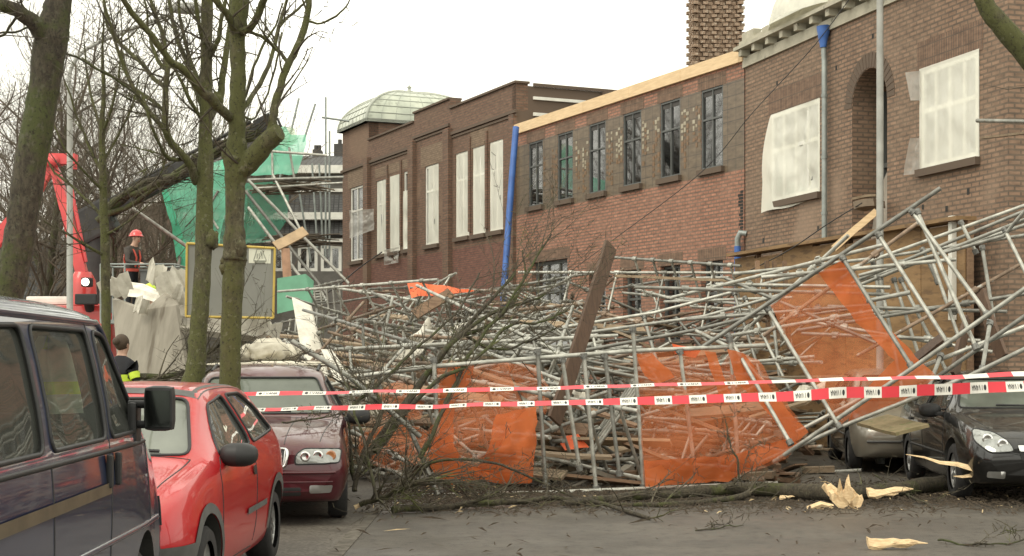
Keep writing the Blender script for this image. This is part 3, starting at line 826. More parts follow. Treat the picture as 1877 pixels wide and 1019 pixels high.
def front_house(name, label, px0, px1, Y, tiers, roof_top, cat='building'):
    """house seen square on; tiers: (ytop, ybottom, kind)"""
    x0, x1 = (px0 - CX) / FPX * Y, (px1 - CX) / FPX * Y
    FF = Fac((x0, Y), (1, 0), (0, -1))
    FF.pt = lambda a, z, d=0.0: Vector((x0 + a, Y - d, z))
    root = thing(name, label, cat, (x0, Y, 0))
    return FF, root, x1 - x0
Y0 = 72.0
zz = lambda y, Y: CAM_H + (HZ - y) / FPX * Y
def FacX(x0, Y): # faces the camera; u to the left so that z x u = n points to -Y
    return Fac((x0, Y), (-1, 0), (0, -1))
xr = (668 - CX) / FPX * Y0
FH = FacX(xr, Y0); WH = 8.5
hs2 = thing('white_trim_house', 'grey house with white window frames between the dark brick wing and green netting', 'building', FH.pt(0, 0))
hx = lambda px: (xr - (px - CX) / FPX * Y0)
winw = [(hx(626), hx(588), zz(497, Y0), zz(450, Y0)), (hx(582), hx(546), zz(497, Y0), zz(450, Y0)), (hx(535), hx(500), zz(497, Y0), zz(450, Y0)), (hx(600), hx(545), zz(350, Y0), zz(333, Y0))]
mb = MB(); wall(mb, FH, 0, WH, 0, zz(305, Y0), winw, reveal=.15); wpart('wall', mb, M('dark_render', (.15, .14, .125), None, 2, .9), hs2)
for h in winw: window(FH, hs2, h, m_white, m_winglass, d=-.04, th=.14, bars_v=(.5,), bars_h=())
shell(FH, hs2, 0, WH, zz(305, Y0), 7, m_brick_row, roof=False)
mb = MB()
for (y0, y1, dd) in ((305, 319, .5), (391, 404, .55), (346, 352, .12), (438, 445, .25)): FH.box(mb, -.2, WH + .2, zz(y1, Y0), zz(y0, Y0), -.1, dd)
wpart('white_fascia', mb, m_white, hs2)
mb = MB()
def slope(ya, yb, da, db):
    mb.quad(FH.pt(-.2, zz(yb, Y0), db), FH.pt(-.2, zz(ya, Y0), da), FH.pt(WH + .2, zz(ya, Y0), da), FH.pt(WH + .2, zz(yb, Y0), db), 0, [(0, 0), (0, 2), (WH, 2), (WH, 0)])
    mb.quad(FH.pt(-.2, zz(yb, Y0), db), FH.pt(WH + .2, zz(yb, Y0), db), FH.pt(WH + .2, zz(yb, Y0), -.05), FH.pt(-.2, zz(yb, Y0), -.05), 0, [(0, 0), (WH, 0), (WH, .5), (0, .5)])
slope(268, 305, -3.4, .45); slope(358, 391, .02, .5); slope(405, 432, .02, .4)
mb.quad(FH.pt(-.2, zz(305, Y0), -7), FH.pt(-.2, zz(268, Y0), -3.4), FH.pt(WH + .2, zz(268, Y0), -3.4), FH.pt(WH + .2, zz(305, Y0), -7), 0, [(0, 0), (0, 2), (WH, 2), (WH, 0)])
wpart('roof', mb, m_rooftile, hs2)
mb = MB()
for (a, b, y) in ((hx(630), hx(597), 245), (hx(572), hx(556), 256)):
    mb = MB(); FH.box(mb, a, b, zz(285, Y0), zz(y, Y0), -4.2, -3.3)
    for k in (0.3, .7): mb.tube(FH.pt(lerp(a, b, k), zz(y, Y0), -3.7), FH.pt(lerp(a, b, k), zz(y - 10, Y0), -3.7), .1, seg=8)
    wpart('chimney', mb, m_lead, hs2)
# small gabled house at the left
Y1 = 62.0; xr = (118 - CX) / FPX * Y1; FL = FacX(xr, Y1)
hl = thing('gabled_house', 'low white house with dark tiled roof between the leaning trunk and left lamp post', 'building', FL.pt(0, 0))
hw = [(.5, 1.5, .9, 3.1), (2.4, 3.3, .9, 3.1), (4.6, 5.6, .9, 3.1)]
mb = MB(); wall(mb, FL, 0, 7, 0, 3.9, hw, reveal=.12); wpart('wall', mb, M('white_render', (.52, .51, .46), None, 2, .9), hl)
for h in hw: window(FL, hl, h, m_white, m_winglass, d=-.04, th=.08)
shell(FL, hl, 0, 7, 3.9, 6, m_stone, roof=False)
mb = MB()
mb.quad(FL.pt(-.3, 3.8, .35), FL.pt(-.3, 6.7, -3), FL.pt(7.3, 6.7, -3), FL.pt(7.3, 3.8, .35), 0, [(0, 0), (0, 4), (7, 4), (7, 0)])
mb.quad(FL.pt(-.3, 3.8, -6.3), FL.pt(-.3, 6.7, -3), FL.pt(7.3, 6.7, -3), FL.pt(7.3, 3.8, -6.3), 0, [(0, 0), (0, 4), (7, 4), (7, 0)])
for q in (-.3, 7.3): mb.add([FL.pt(q, 3.8, .35), FL.pt(q, 6.7, -3), FL.pt(q, 3.8, -6.3)], [(0, 1, 2)])
wpart('roof', mb, m_rooftile, hl)
# ------------------------------------------------------------------ cars
def catmull(p0, p1, p2, p3, t):
    return [0.5 * ((2 * b) + (-a + c) * t + (2 * a - 5 * b + 4 * c - d) * t * t + (-a + 3 * b - 3 * c + d) * t ** 3) for a, b, c, d in zip(p0, p1, p2, p3)]
def densify(rows, n):
    out = []
    for i in range(len(rows) - 1):
        a = rows[max(i - 1, 0)]; b = rows[i]; c = rows[i + 1]; d = rows[min(i + 2, len(rows) - 1)]
        for k in range(n): out.append(catmull(a, b, c, d, k / n))
    out.append(list(rows[-1]))
    return out
def ring(st):
    x, zb, wl, zm, wm, zs, ws, zt, wt, zc = st
    h = [(0, zb), (wl * .82, zb), (wl, zb + .05), (wm, zm), (ws, zs), (wt + (ws - wt) * .12, zt - (zt - zs) * .13), (wt * .9, zt + (zc - zt) * .35), (wt * .5, zt + (zc - zt) * .85), (0, zc)]
    d = densify([list(q) for q in h], 3)
    left = [(x, y, z) for y, z in d]
    right = [(x, -y, z) for y, z in reversed(d[1:-1])]
    return left + right
def loft(stations, sub=4):
    rows = densify([list(s) for s in stations], sub)
    rings = [ring(r) for r in rows]
    n = len(rings[0]); mb = MB(); vs = [Vector(p) for r in rings for p in r]; fs = []
    for i in range(len(rings) - 1):
        for k in range(n):
            k2 = (k + 1) % n
            fs.append((i * n + k, i * n + k2, (i + 1) * n + k2, (i + 1) * n + k))
    mb.add(vs, fs, 0, True)
    c0 = len(mb.v); ctr = sum((Vector(p) for p in rings[0]), Vector()) / n; ctr2 = sum((Vector(p) for p in rings[-1]), Vector()) / n
    mb.v += [ctr, ctr2]; L = (len(rings) - 1) * n
    for k in range(n):
        k2 = (k + 1) % n
        mb.f.append((c0, k2, k)); mb.m.append(0); mb.sm.append(True)
        mb.f.append((c0 + 1, L + k, L + k2)); mb.m.append(0); mb.sm.append(True)
    return mb
def tmp(mb):
    o = mb.build('temporary', []);
    bm = bmesh.new(); bm.from_mesh(o.data); bmesh.ops.recalc_face_normals(bm, faces=bm.faces); bm.to_mesh(o.data); bm.free()
    return o
def boolean(o, cutters):
    for c in cutters:
        md = o.modifiers.new('b', 'BOOLEAN'); md.operation = 'DIFFERENCE'; md.solver = 'EXACT'; md.object = c
        bpy.context.view_layer.update()
        dg = bpy.context.evaluated_depsgraph_get()
        me = bpy.data.meshes.new_from_object(o.evaluated_get(dg))
        o.modifiers.clear(); o.data = me
    for c in cutters: bpy.data.objects.remove(c)
def bvh_of(mb): return BVHTree.FromPolygons([tuple(v) for v in mb.v], mb.f)
AX = {'L': lambda a, b: (Vector((a, 3, b)), Vector((0, -1, 0))), 'R': lambda a, b: (Vector((a, -3, b)), Vector((0, 1, 0))),
      'F': lambda a, b: (Vector((5, a, b)), Vector((-1, 0, 0))), 'B': lambda a, b: (Vector((-5, a, b)), Vector((1, 0, 0))),
      'T': lambda a, b: (Vector((a, b, 5)), Vector((0, 0, -1)))}
def hit(bvh, ax, a, b, off):
    o, d = AX[ax](a, b)
    loc, nor, i, dist = bvh.ray_cast(o, d)
    if loc is None:
        loc, nor, i, dist = bvh.find_nearest(o + d * 3)
    if nor.dot(d) > 0: nor = -nor
    return loc + nor * off
def rounded(poly, r, n=4):
    out = []; m = len(poly)
    for i in range(m):
        p = Vector(poly[i]); a = Vector(poly[i - 1]); b = Vector(poly[(i + 1) % m])
        ra = min(r, (a - p).length * .45); rb = min(r, (b - p).length * .45)
        s = p + (a - p).normalized() * ra; e = p + (b - p).normalized() * rb
        for k in range(n + 1):
            t = k / n; out.append(tuple(s * (1 - t) ** 2 + p * 2 * t * (1 - t) + e * t * t))
    return out
def patch(bvh, poly, ax, off, step=.06):
    pts = []; m = len(poly)
    for i in range(m):
        a, b = Vector(poly[i]), Vector(poly[(i + 1) % m]); k = max(1, int((b - a).length / step))
        for j in range(k): pts.append(a.lerp(b, j / k))
    nb = len(pts); edges = [(i, (i + 1) % nb) for i in range(nb)]
    x0, x1 = min(p.x for p in pts), max(p.x for p in pts); y0, y1 = min(p.y for p in pts), max(p.y for p in pts)
    def inside(q):
        c = False
        for i in range(nb):
            a, b = pts[i], pts[i - 1]
            if (a.y > q.y) != (b.y > q.y) and q.x < (b.x - a.x) * (q.y - a.y) / (b.y - a.y) + a.x: c = not c
        return c
    x = x0 + step * .6
    while x < x1:
        y = y0 + step * .6
        while y < y1:
            q = Vector((x, y))
            if inside(q) and min((q - p).length for p in pts[:nb]) > step * .35: pts.append(q)
            y += step
        x += step
    v, e, f, *_ = delaunay_2d_cdt([p.to_2d() for p in pts], edges, [], 1, 1e-6)
    mb = MB()
    mb.add([hit(bvh, ax, p.x, p.y, off) for p in v], [tuple(q) for q in f], 0, True)
    return mb
def pline(bvh, pts, ax, off, r, closed=False, seg=5, step=.05, mb=None):
    out = []; P2 = [Vector(p) for p in pts] + ([Vector(pts[0])] if closed else [])
    for a, b in zip(P2, P2[1:]):
        k = max(1, int((b - a).length / step))
        for j in range(k): out.append(hit(bvh, ax, *a.lerp(b, j / k), off))
    out.append(hit(bvh, ax, *P2[-1], off))
    mb = mb or MB(); mb.path(out, [r] * len(out), seg); return mb
def ellipsoid(mb, c, r, rot=None, nu=14, nv=10, mi=0, power=1.0):
    def fn(u, v):
        a, b = u * 2 * math.pi, (v - .5) * math.pi
        sg = lambda q: math.copysign(abs(q) ** power, q)
        p = Vector((r[0] * sg(math.cos(b)) * sg(math.cos(a)), r[1] * sg(math.cos(b)) * sg(math.sin(a)), r[2] * sg(math.sin(b))))
        if rot is not None: p = rot @ p
        return Vector(c) + p
    mb.grid(fn, nu, nv, mi)
def wheel(root, x, y, r, w=.19, spokes=7, steelcap=False):
    sg = 1 if y > 0 else -1
    rm = MB(); rr = r * .66
    rm.lathe([(-sg * w * .45, rr), (sg * w * .25, rr), (sg * w * .36, rr * 1.02), (sg * w * .36, rr * .93), (sg * w * .22, rr * .88)], 24)
    rm.lathe([(sg * w * .30, 0.0), (sg * w * .30, rr * .2), (sg * w * .2, rr * .26)], 16)
    rm.lathe([(sg * w * .02, 0.0), (sg * w * .02, rr * .9)], 24, mi=1)
    for k in range(spokes):
        a = 2 * math.pi * k / spokes
        p0 = Vector((math.cos(a) * rr * .15, sg * w * .27, math.sin(a) * rr * .15)); p1 = Vector((math.cos(a) * rr * .92, sg * w * .25, math.sin(a) * rr * .92))
        rot = Matrix.Rotation(-a, 3, 'Y')
        rm.box((p0 + p1) / 2, ((p1 - p0).length, .03, rr * (.42 if steelcap else .24)), rot, 0, .008)
    o = rm.build('wheel', [m_rim, m_black], root)
    o.location = (x, y, r)
    t = MB()
    t.lathe([(-w / 2, rr), (-w / 2 * 1.02, r * .9), (-w * .38, r * .99), (0, r), (w * .38, r * .99), (w / 2 * 1.02, r * .9), (w / 2, rr)], 28)
    t.build('tyre', m_rubber, o)
def car(spec):
    root = thing(spec['name'], spec['label'], spec['cat'], (spec['pos'][0], spec['pos'][1], spec.get('z', .004)), R(spec['rz']))
    root.scale = spec.get('scale', (1, 1, 1))
    st = spec['st']; mb = loft(st); bv = bvh_of(mb)
    body = tmp(mb); cuts = []
    for x in spec['axles']:
        c = MB(); c.lathe([(-1.3, 0), (-1.3, spec['arch']), (1.3, spec['arch']), (1.3, 0)], 32, 'y', (x, 0, spec['wr'] + .02)); 
        # keep the middle solid: two short cylinders instead of one
        for sg in (1, -1):
            c = MB(); a0, a1 = sg * spec['track'] - .17, sg * spec['track'] + .5
            if sg < 0: a0, a1 = sg * spec['track'] - .5, sg * spec['track'] + .17
            n = 32; A = spec['arch']
            ring_ = [(x + A * math.cos(2 * math.pi * k / n), spec['wr'] + .02 + A * math.sin(2 * math.pi * k / n)) for k in range(n)]
            c.add([(px, a0, pz) for px, pz in ring_] + [(px, a1, pz) for px, pz in ring_],
                  [tuple(range(n)), tuple(reversed(range(n, 2 * n)))] + [(k, n + k, n + (k + 1) % n, (k + 1) % n) for k in range(n)])
            cuts.append(tmp(c))
    xi0, xi1 = spec['cabin']
    ist = []
    for s in densify([list(q) for q in st], 2):
        if xi0 <= s[0] <= xi1:
            x, zb, wl, zm, wm, zs, ws, zt, wt, zc = s
            ist.append((x, .42, wl - .12, .6, wm - .10, zs - .02, ws - .085, zt - .055, wt - .05, zc - .06))
    cuts.append(tmp(loft(ist, 2)))
    for ax, poly in spec['glass']:
        poly = rounded(poly, spec.get('gr', .06)); n = len(poly)
        c = MB()
        if ax in 'LR':
            y0, y1 = (.2, 1.4) if ax == 'L' else (-1.4, -.2)
            c.add([(a, y0, b) for a, b in poly] + [(a, y1, b) for a, b in poly], [tuple(range(n)), tuple(reversed(range(n, 2 * n)))] + [(k, n + k, n + (k + 1) % n, (k + 1) % n) for k in range(n)])
        else:
            x0, x1 = (spec['xmid'], 3.5) if ax == 'F' else (-3.5, spec['xmid'])
            c.add([(x0, a, b) for a, b in poly] + [(x1, a, b) for a, b in poly], [tuple(range(n)), tuple(reversed(range(n, 2 * n)))] + [(k, n + k, n + (k + 1) % n, (k + 1) % n) for k in range(n)])
        cuts.append(tmp(c))
    boolean(body, cuts)
    me = body.data
    me.materials.clear(); me.materials.append(spec['paint']); me.materials.append(m_interior)
    for p in me.polygons:
        loc, nor, i, d = bv.find_nearest(p.center)
        p.material_index = 1 if d > .004 else 0
        p.use_smooth = True
    me.set_sharp_from_angle(angle=R(32))
    body.name = 'body'; me.name = 'body'; body.parent = root
    for ax, poly in spec['glass']:
        poly = rounded(poly, spec.get('gr', .06))
        big = [tuple(Vector(q) + (Vector(q) - sum((Vector(w) for w in poly), Vector((0, 0))) / len(poly)).normalized() * .012) for q in poly]
        g = patch(bv, big, ax, -.012)
        o = g.build('windscreen' if ax == 'F' else 'rear_window' if ax == 'B' else 'side_window', spec['screen'] if ax == 'F' else m_autoglass, root)
        pline(bv, poly, ax, .001, .011, True).build('window_seal', m_black, o)
    for x in spec['axles']:
        for sg in (1, -1): wheel(root, x, sg * (spec['track'] - .005), spec['wr'], spokes=spec.get('spokes', 7), steelcap=spec.get('cap', False))
    sm = MB()
    for ln in spec.get('seams', ()):
        for ax in ('L', 'R'): pline(bv, ln, ax, -.001, .0055, mb=sm)
    for ln in spec.get('topseams', ()): pline(bv, ln, 'T', -.001, .005, mb=sm)
    if sm.v: sm.build('panel_gap', m_black, root)
    for (x, y) in spec.get('seats', ()):
        q = MB(); q.box((x, y, .62), (.5, .46, .18), None, 0, .05); q.box((x - .3, y, .92), (.16, .44, .62), Matrix.Rotation(-.2, 3, 'Y'), 0, .05); q.box((x - .39, y, 1.28), (.1, .24, .18), None, 0, .04)
        q.build('seat', m_interior, root)
    return root, bv
def both(fn):
    for sg, ax in ((1, 'L'), (-1, 'R')): fn(sg, ax)
def archtrim(bv, x, zc, r0, r1, ax):
    N = 20
    a = [(x + r1 * math.cos(math.pi * k / N), zc + r1 * math.sin(math.pi * k / N)) for k in range(N + 1)]
    b = [(x + r0 * math.cos(math.pi * k / N), zc + r0 * math.sin(math.pi * k / N)) for k in reversed(range(N + 1))]
    return patch(bv, a + b, ax, .008, .05)

p_red = carpaint('car_paint_red', (.46, .018, .022), (.40, .24, .2), .2, coat=.7)
p_maroon = carpaint('car_paint_maroon', (.070, .007, .013), (.17, .125, .095), .5, metal=.1)
p_blue = carpaint('car_paint_dark_blue', (.026, .037, .088), (.42, .44, .36), .55, metal=.3)
p_black = carpaint('car_paint_black', (.008, .008, .008), (.10, .088, .066), .38, metal=.0)
p_silver = carpaint('car_paint_grey', (.24, .22, .18), (.3, .27, .2), .6, metal=.35)

# --- red hatchback
corsa_st = [(-1.80, .40, .56, .55, .64, .80, .64, .86, .58, .88), (-1.72, .28, .68, .55, .75, .88, .73, .99, .62, 1.01), (-1.52, .22, .74, .55, .80, .93, .775, 1.24, .58, 1.28),
            (-1.22, .20, .76, .55, .805, .94, .785, 1.35, .56, 1.40), (-.7, .18, .77, .5, .805, .93, .79, 1.39, .57, 1.435), (0, .18, .77, .5, .805, .92, .79, 1.39, .57, 1.435),
            (.32, .18, .77, .5, .805, .91, .79, 1.355, .57, 1.40), (.55, .18, .77, .5, .805, .91, .785, 1.24, .59, 1.28), (.92, .18, .77, .5, .805, .90, .78, 1.01, .65, 1.05),
            (1.10, .18, .77, .5, .80, .875, .765, .92, .66, .96), (1.5, .2, .74, .5, .79, .79, .735, .83, .62, .87), (1.76, .22, .66, .5, .73, .69, .67, .74, .55, .77),
            (1.88, .28, .55, .48, .64, .60, .60, .65, .5, .67), (1.93, .36, .45, .48, .52, .55, .5, .59, .42, .60)]
cz, bv = car(dict(name='red_hatchback', label='small red three door hatchback with black mirror parked between the dark van and maroon estate', cat='car', pos=(-2.76, 10.9), rz=-90, scale=(1.09,1.09,1.0), st=corsa_st,
    paint=p_red, axles=(1.22, -1.22), wr=.28, arch=.335, track=.70, cabin=(-1.55, 1.02), xmid=.0, screen=m_screenglass,
    glass=[(a, p) for a in 'LR' for p in ([(.74, .97), (.34, 1.29), (-.16, 1.345), (-.27, .985)], [(-.38, .99), (-.29, 1.345), (-.85, 1.345), (-1.16, 1.24), (-1.34, 1.04)])] + [('F', [(-.63, .985), (.63, .985), (.50, 1.335), (-.50, 1.335)]), ('B', [(-.5, 1.0), (.5, 1.0), (.45, 1.28), (-.45, 1.28)])],
    seams=[[(.86, .30), (.86, .88), (.74, .955)], [(-.31, .98), (-.33, .45), (-.25, .28)], [(.86, .26), (-.25, .24)]], topseams=[[(1.02, -.64), (1.02, .64)], [(1.02, .64), (1.7, .55)], [(1.02, -.64), (1.7, -.55)]],
    seats=((-.1, .36), (-.1, -.36), (-.95, .36), (-.95, -.36)), spokes=9, cap=True))
for sg, ax in ((1, 'L'), (-1, 'R')):
    for x in (1.22, -1.22): archtrim(bv, x, .30, .335, .40, ax).build('arch_trim', m_bumpergrey, cz)
    patch(bv, [(.05, .50), (-1.0 + .3, .50), (-.7, .545), (.05, .545)], ax, .012).build('side_trim', m_bumpergrey, cz)
    patch(bv, [(1.58, .24), (1.9, .24), (1.92, .50), (1.56, .50)], ax, .010).build('bumper_corner', m_bumpergrey, cz)
    patch(bv, rounded([(-.16, .83), (-.27, .83), (-.27, .765), (-.16, .765)], .02), ax, .012, .03).build('door_handle', m_black, cz)
    mr = MB(); ellipsoid(mr, (.66, sg * .86, .965), (.10, .12, .08), power=.8); mr.box((.66, sg * .77, .94), (.10, .1, .06), None, 0, .02); mo = mr.build('side_mirror', m_black, cz)
    mg = MB(); mg.box((.565, sg * .86, .965), (.006, .17, .1), None, 0, .0); mg.build('mirror_glass', m_chrome, mo)
    patch(bv, rounded([(sg * .38, .58), (sg * .60, .58), (sg * .62, .72), (sg * .38, .70)], .03), 'F', .008, .04).build('headlight', m_lens, cz)
patch(bv, [(-.62, .26), (.62, .26), (.62, .50), (-.62, .50)], 'F', .012).build('front_bumper', m_bumpergrey, cz)
patch(bv, [(-.30, .57), (.30, .57), (.30, .66), (-.30, .66)], 'F', .006, .04).build('grille', m_black, cz)
for k in (-.05, .45):
    pline(bv, [(k, 1.0), (k - .42, 1.02)], 'F', .012, .012).build('wiper', m_black, cz)
patch(bv, [(.40, -.56), (.40, .56), (-1.1, .56), (-1.1, .50), (.3, .50), (.3, -.50), (-1.1, -.5), (-1.1, -.56)], 'T', .004, .1).build('roof_gutter', m_bumpergrey, cz)
mb = MB(); mb.box((.02, -.1, 1.28), (.03, .2, .05), None, 0, .01); mb.build('rear_view_mirror', m_black, cz)
mb = MB(); mb.box((.72, 0, .86), (.4, 1.3, .16), None, 0, .05); mb.build('dashboard', m_interior, cz)
mb = MB(); mb.box((.14, .79, 1.17), (.004, .004, .004)); 
pp = patch(bv, [(.06, 1.14), (.19, 1.10), (.23, 1.24), (.10, 1.28)], 'L', -.02, .08); pp.build('paper_note', m_paper, cz)

# --- maroon estate
v_st = [(-2.43, .45, .6, .6, .74, .85, .74, .95, .66, .98), (-2.36, .32, .74, .6, .84, .92, .82, 1.15, .66, 1.2), (-2.15, .24, .8, .58, .88, .97, .86, 1.38, .62, 1.45),
        (-1.6, .2, .84, .55, .9, .98, .88, 1.45, .62, 1.53), (-.5, .2, .84, .55, .9, .97, .88, 1.47, .63, 1.56), (.1, .2, .84, .55, .9, .96, .88, 1.45, .63, 1.53),
        (.38, .2, .84, .55, .9, .96, .88, 1.38, .64, 1.45), (.72, .2, .84, .55, .9, .96, .87, 1.19, .69, 1.25), (1.02, .2, .84, .55, .9, .95, .86, 1.02, .75, 1.08),
        (1.2, .2, .84, .55, .9, .92, .84, .955, .76, 1.0), (1.7, .2, .82, .55, .89, .85, .82, .885, .71, .94), (2.05, .22, .79, .55, .86, .77, .80, .81, .66, .86),
        (2.20, .26, .70, .5, .80, .69, .75, .75, .6, .79), (2.28, .34, .6, .48, .7, .61, .66, .67, .54, .70)]
vz, bv = car(dict(name='maroon_estate_car', label='maroon estate car with dusty roof and bonnet, crushed under scaffold tubes and branches', cat='car', pos=(-2.71, 16.8), rz=-83, st=v_st,
    paint=p_maroon, axles=(1.38, -1.38), wr=.315, arch=.36, track=.78, cabin=(-2.0, 1.1), xmid=.0, screen=m_dustscreen, gr=.05,
    glass=[(a, p) for a in 'LR' for p in ([(.78, 1.02), (.40, 1.36), (-.12, 1.41), (-.2, 1.02)], [(-.3, 1.02), (-.24, 1.41), (-1.1, 1.41), (-1.15, 1.03)], [(-1.26, 1.04), (-1.22, 1.4), (-2.0, 1.34), (-2.12, 1.08)])] + [('F', [(-.72, 1.045), (.72, 1.045), (.56, 1.41), (-.56, 1.41)])],
    seams=[[(.95, .3), (.95, .9), (.8, 1.0)], [(-.25, 1.0), (-.25, .3)]], topseams=[[(1.15, -.74), (1.15, .74)], [(1.15, .72), (2.1, .6)], [(1.15, -.72), (2.1, -.6)], [(1.15, .36), (2.2, .26)], [(1.15, -.36), (2.2, -.26)]],
    seats=((-.1, .38), (-.1, -.38), (-1.1, .38), (-1.1, -.38)), spokes=5))
mb = MB(); mb.box((.72, 0, .90), (.5, 1.4, .16), None, 0, .05); mb.build('dashboard', m_interior, vz)
for sg in (1, -1):
    hl_ = [(sg * .36, .60), (sg * .78, .61), (sg * .80, .735), (sg * .45, .745), (sg * .37, .69)]
    ho = patch(bv, rounded(hl_, .03), 'F', .010, .035).build('headlight', m_lens, vz)
    for k, y in enumerate((.46, .58, .70)):
        q = MB(); c = hit(bv, 'F', sg * y, .675, .012)
        q.lathe([(c.x, .0), (c.x, .03), (c.x + .006, .045), (c.x - .003, .05)], 14, 'x', (0, c.y, c.z)); q.build('bulb_bowl', m_amber if k == 2 else m_chrome, ho)
    pline(bv, rounded(hl_, .03), 'F', .010, .007, True).build('lamp_rim', m_black, ho)
    patch(bv, rounded([(sg * .50, .325), (sg * .70, .325), (sg * .72, .40), (sg * .50, .40)], .02), 'F', .008, .03).build('fog_lamp', m_rim, vz)
    mr = MB(); ellipsoid(mr, (.72, sg * 1.0, 1.0), (.09, .13, .085), power=.75); mr.box((.74, sg * .9, .97), (.08, .1, .05), None, 0, .015); mr.build('side_mirror', m_black, vz)
    mb = MB(); mb.path([hit(bv, 'T', x, sg * .57, .045 if -2 < x < -.05 else .0) for x in (.1, -.05, -.8, -1.4, -2.0, -2.1)], [.018] * 6, 6); mb.build('roof_rail', m_black, vz)
patch(bv, rounded([(-.27, .57), (.27, .57), (.30, .74), (-.30, .74)], .05), 'F', .012, .03).build('grille', m_black, vz)
mb = pline(bv, rounded([(-.27, .57), (.27, .57), (.30, .74), (-.30, .74)], .05), 'F', .014, .016, True)
for k in range(-6, 7): pline(bv, [(k * .042, .585), (k * .045, .725)], 'F', .016, .008, mb=mb)
mb.build('grille_bars', m_chrome, vz)
patch(bv, rounded([(-.42, .30), (.42, .30), (.42, .38), (-.42, .38)], .02), 'F', .006, .04).build('lower_intake', m_black, vz)
mb = pline(bv, [(-.74, .52), (.74, .52)], 'F', .004, .018); pline(bv, [(-.72, .43), (.72, .43)], 'F', .0, .008, mb=mb); mb.build('bumper_strip', carpaint('maroon_trim', (.07, .01, .014)), vz)
mb = pline(bv, [(.3, 1.06), (-.25, 1.07)], 'F', .014, .014); pline(bv, [(-.25, 1.07), (-.6, 1.06)], 'F', .014, .012, mb=mb); mb.build('wiper', m_black, vz)

# --- dark van, facing away
t_st = [(-2.40, .45, .78, .7, .82, 1.15, .81, 1.68, .68, 1.76), (-2.32, .3, .86, .7, .90, 1.20, .89, 1.76, .73, 1.84), (-2.1, .28, .87, .7, .92, 1.22, .905, 1.79, .75, 1.88), (-1, .28, .87, .7, .92, 1.22, .91, 1.80, .76, 1.90),
        (.6, .28, .87, .7, .92, 1.22, .91, 1.80, .76, 1.90), (1.0, .28, .87, .7, .92, 1.22, .905, 1.77, .75, 1.87), (1.2, .28, .87, .7, .92, 1.21, .90, 1.68, .75, 1.78), (1.52, .28, .87, .7, .915, 1.19, .885, 1.42, .79, 1.50),
        (1.82, .28, .86, .7, .90, 1.12, .86, 1.18, .79, 1.25), (2.05, .3, .85, .68, .89, 1.03, .84, 1.08, .76, 1.13), (2.36, .33, .78, .65, .82, .92, .77, .98, .68, 1.01), (2.50, .38, .7, .6, .74, .80, .7, .84, .6, .86), (2.55, .44, .6, .58, .64, .68, .6, .74, .52, .76)]
tz, bv = car(dict(name='dark_blue_van', label='dark blue passenger van with large side mirror in the left corner', cat='van', pos=(-2.64, 6.43), rz=93, scale=(.92,.92,1.0), st=t_st,
    paint=p_blue, axles=(1.46, -1.46), wr=.32, arch=.39, track=.78, cabin=(-2.25, 1.75), xmid=.4, screen=m_screenglass, gr=.07,
    glass=[(a, p) for a in 'LR' for p in ([(1.42, 1.245), (1.16, 1.64), (1.04, 1.72), (.70, 1.735), (.56, 1.245)], [(.44, 1.245), (.54, 1.735), (-.52, 1.735), (-.62, 1.245)], [(-.76, 1.245), (-.66, 1.735), (-1.9, 1.71), (-1.98, 1.245)])] + [('F', [(-.74, 1.27), (.74, 1.27), (.64, 1.68), (-.64, 1.68)]), ('B', [(-.66, 1.22), (.66, 1.22), (.58, 1.64), (-.58, 1.64)])],
    seams=[[(.50, 1.2), (.47, .36)], [(.6, 1.76), (.50, 1.2)], [(1.58, 1.18), (1.6, .75)], [(-.66, 1.2), (-.66, .36)], [(-.66, .37), (1.0, .37)]],
    seats=((.65, .42), (.65, -.42), (-.4, .4), (-.4, -.4)), z=.0))
for sg, ax in ((1, 'L'), (-1, 'R')):
    pline(bv, [(-2.3, 1.20), (1.55, 1.185)], ax, .0, .012).build('belt_moulding', m_black, tz)
    pline(bv, [(-2.3, .80), (1.9, .76)], ax, .0, .016).build('body_crease', p_blue, tz)
    pline(bv, [(-2.3, 1.785), (.98, 1.775), (1.2, 1.67), (1.52, 1.43), (1.8, 1.19)], ax, .006, .016).build('roof_gutter', p_blue, tz)
    q = patch(bv, [(-2.3, 1.0), (.44, 1.0), (.44, 1.05), (-2.3, 1.05)], ax, .012, .08); q.build('sliding_door_rail', M('rail_grey%d' % sg, (.17, .14, .095), None, 6, .4, metal=.5), tz)
    for x in (.60, .40):
        mb = MB(); c = hit(bv, ax, x, 1.10, .015); mb.box(c, (.05, .03, .15), None, 0, .012); mb.build('door_handle', m_black, tz)
    mr = MB(); mr.box((1.22, sg * 1.03, 1.36), (.12, .165, .225), None, 0, .05)
    mr.tube((1.24, sg * .86, 1.28), (1.22, sg * 1.0, 1.28), .02, seg=8); mr.tube((1.24, sg * .86, 1.38), (1.22, sg * 1.0, 1.38), .02, seg=8)
    mr.box((1.27, sg * .885, 1.29), (.16, .05, .2), None, 0, .02)
    mo = mr.build('side_mirror', m_black, tz)
    mg = MB(); mg.box((1.158, sg * 1.03, 1.36), (.006, .13, .18)); mg.build('mirror_glass', M('dark_mirror%d' % sg, (.06, .065, .06), None, 5, .08, metal=.9), mo)
    for k in range(5):
        pass
    q = patch(bv, rounded([(2.05, .66), (2.3, .64), (2.32, .80), (2.05, .86)], .03), ax, .006, .05); q.build('headlight', m_lens, tz)
    pline(bv, [(2.02, .70), (2.02, .86)], ax, .004, .006).build('vent_slot', m_black, tz)
mb = MB(); mb.box((1.45, 0, 1.08), (.5, 1.5, .2), None, 0, .06); mb.build('dashboard', m_interior, tz)
mb = MB(); mb.lathe([(0, .2), (.02, .21), (0, .22), (-.02, .21), (0, .2)], 20, 'x', (1.1, .42, 1.12)); mb.build('steering_wheel', m_black, tz)
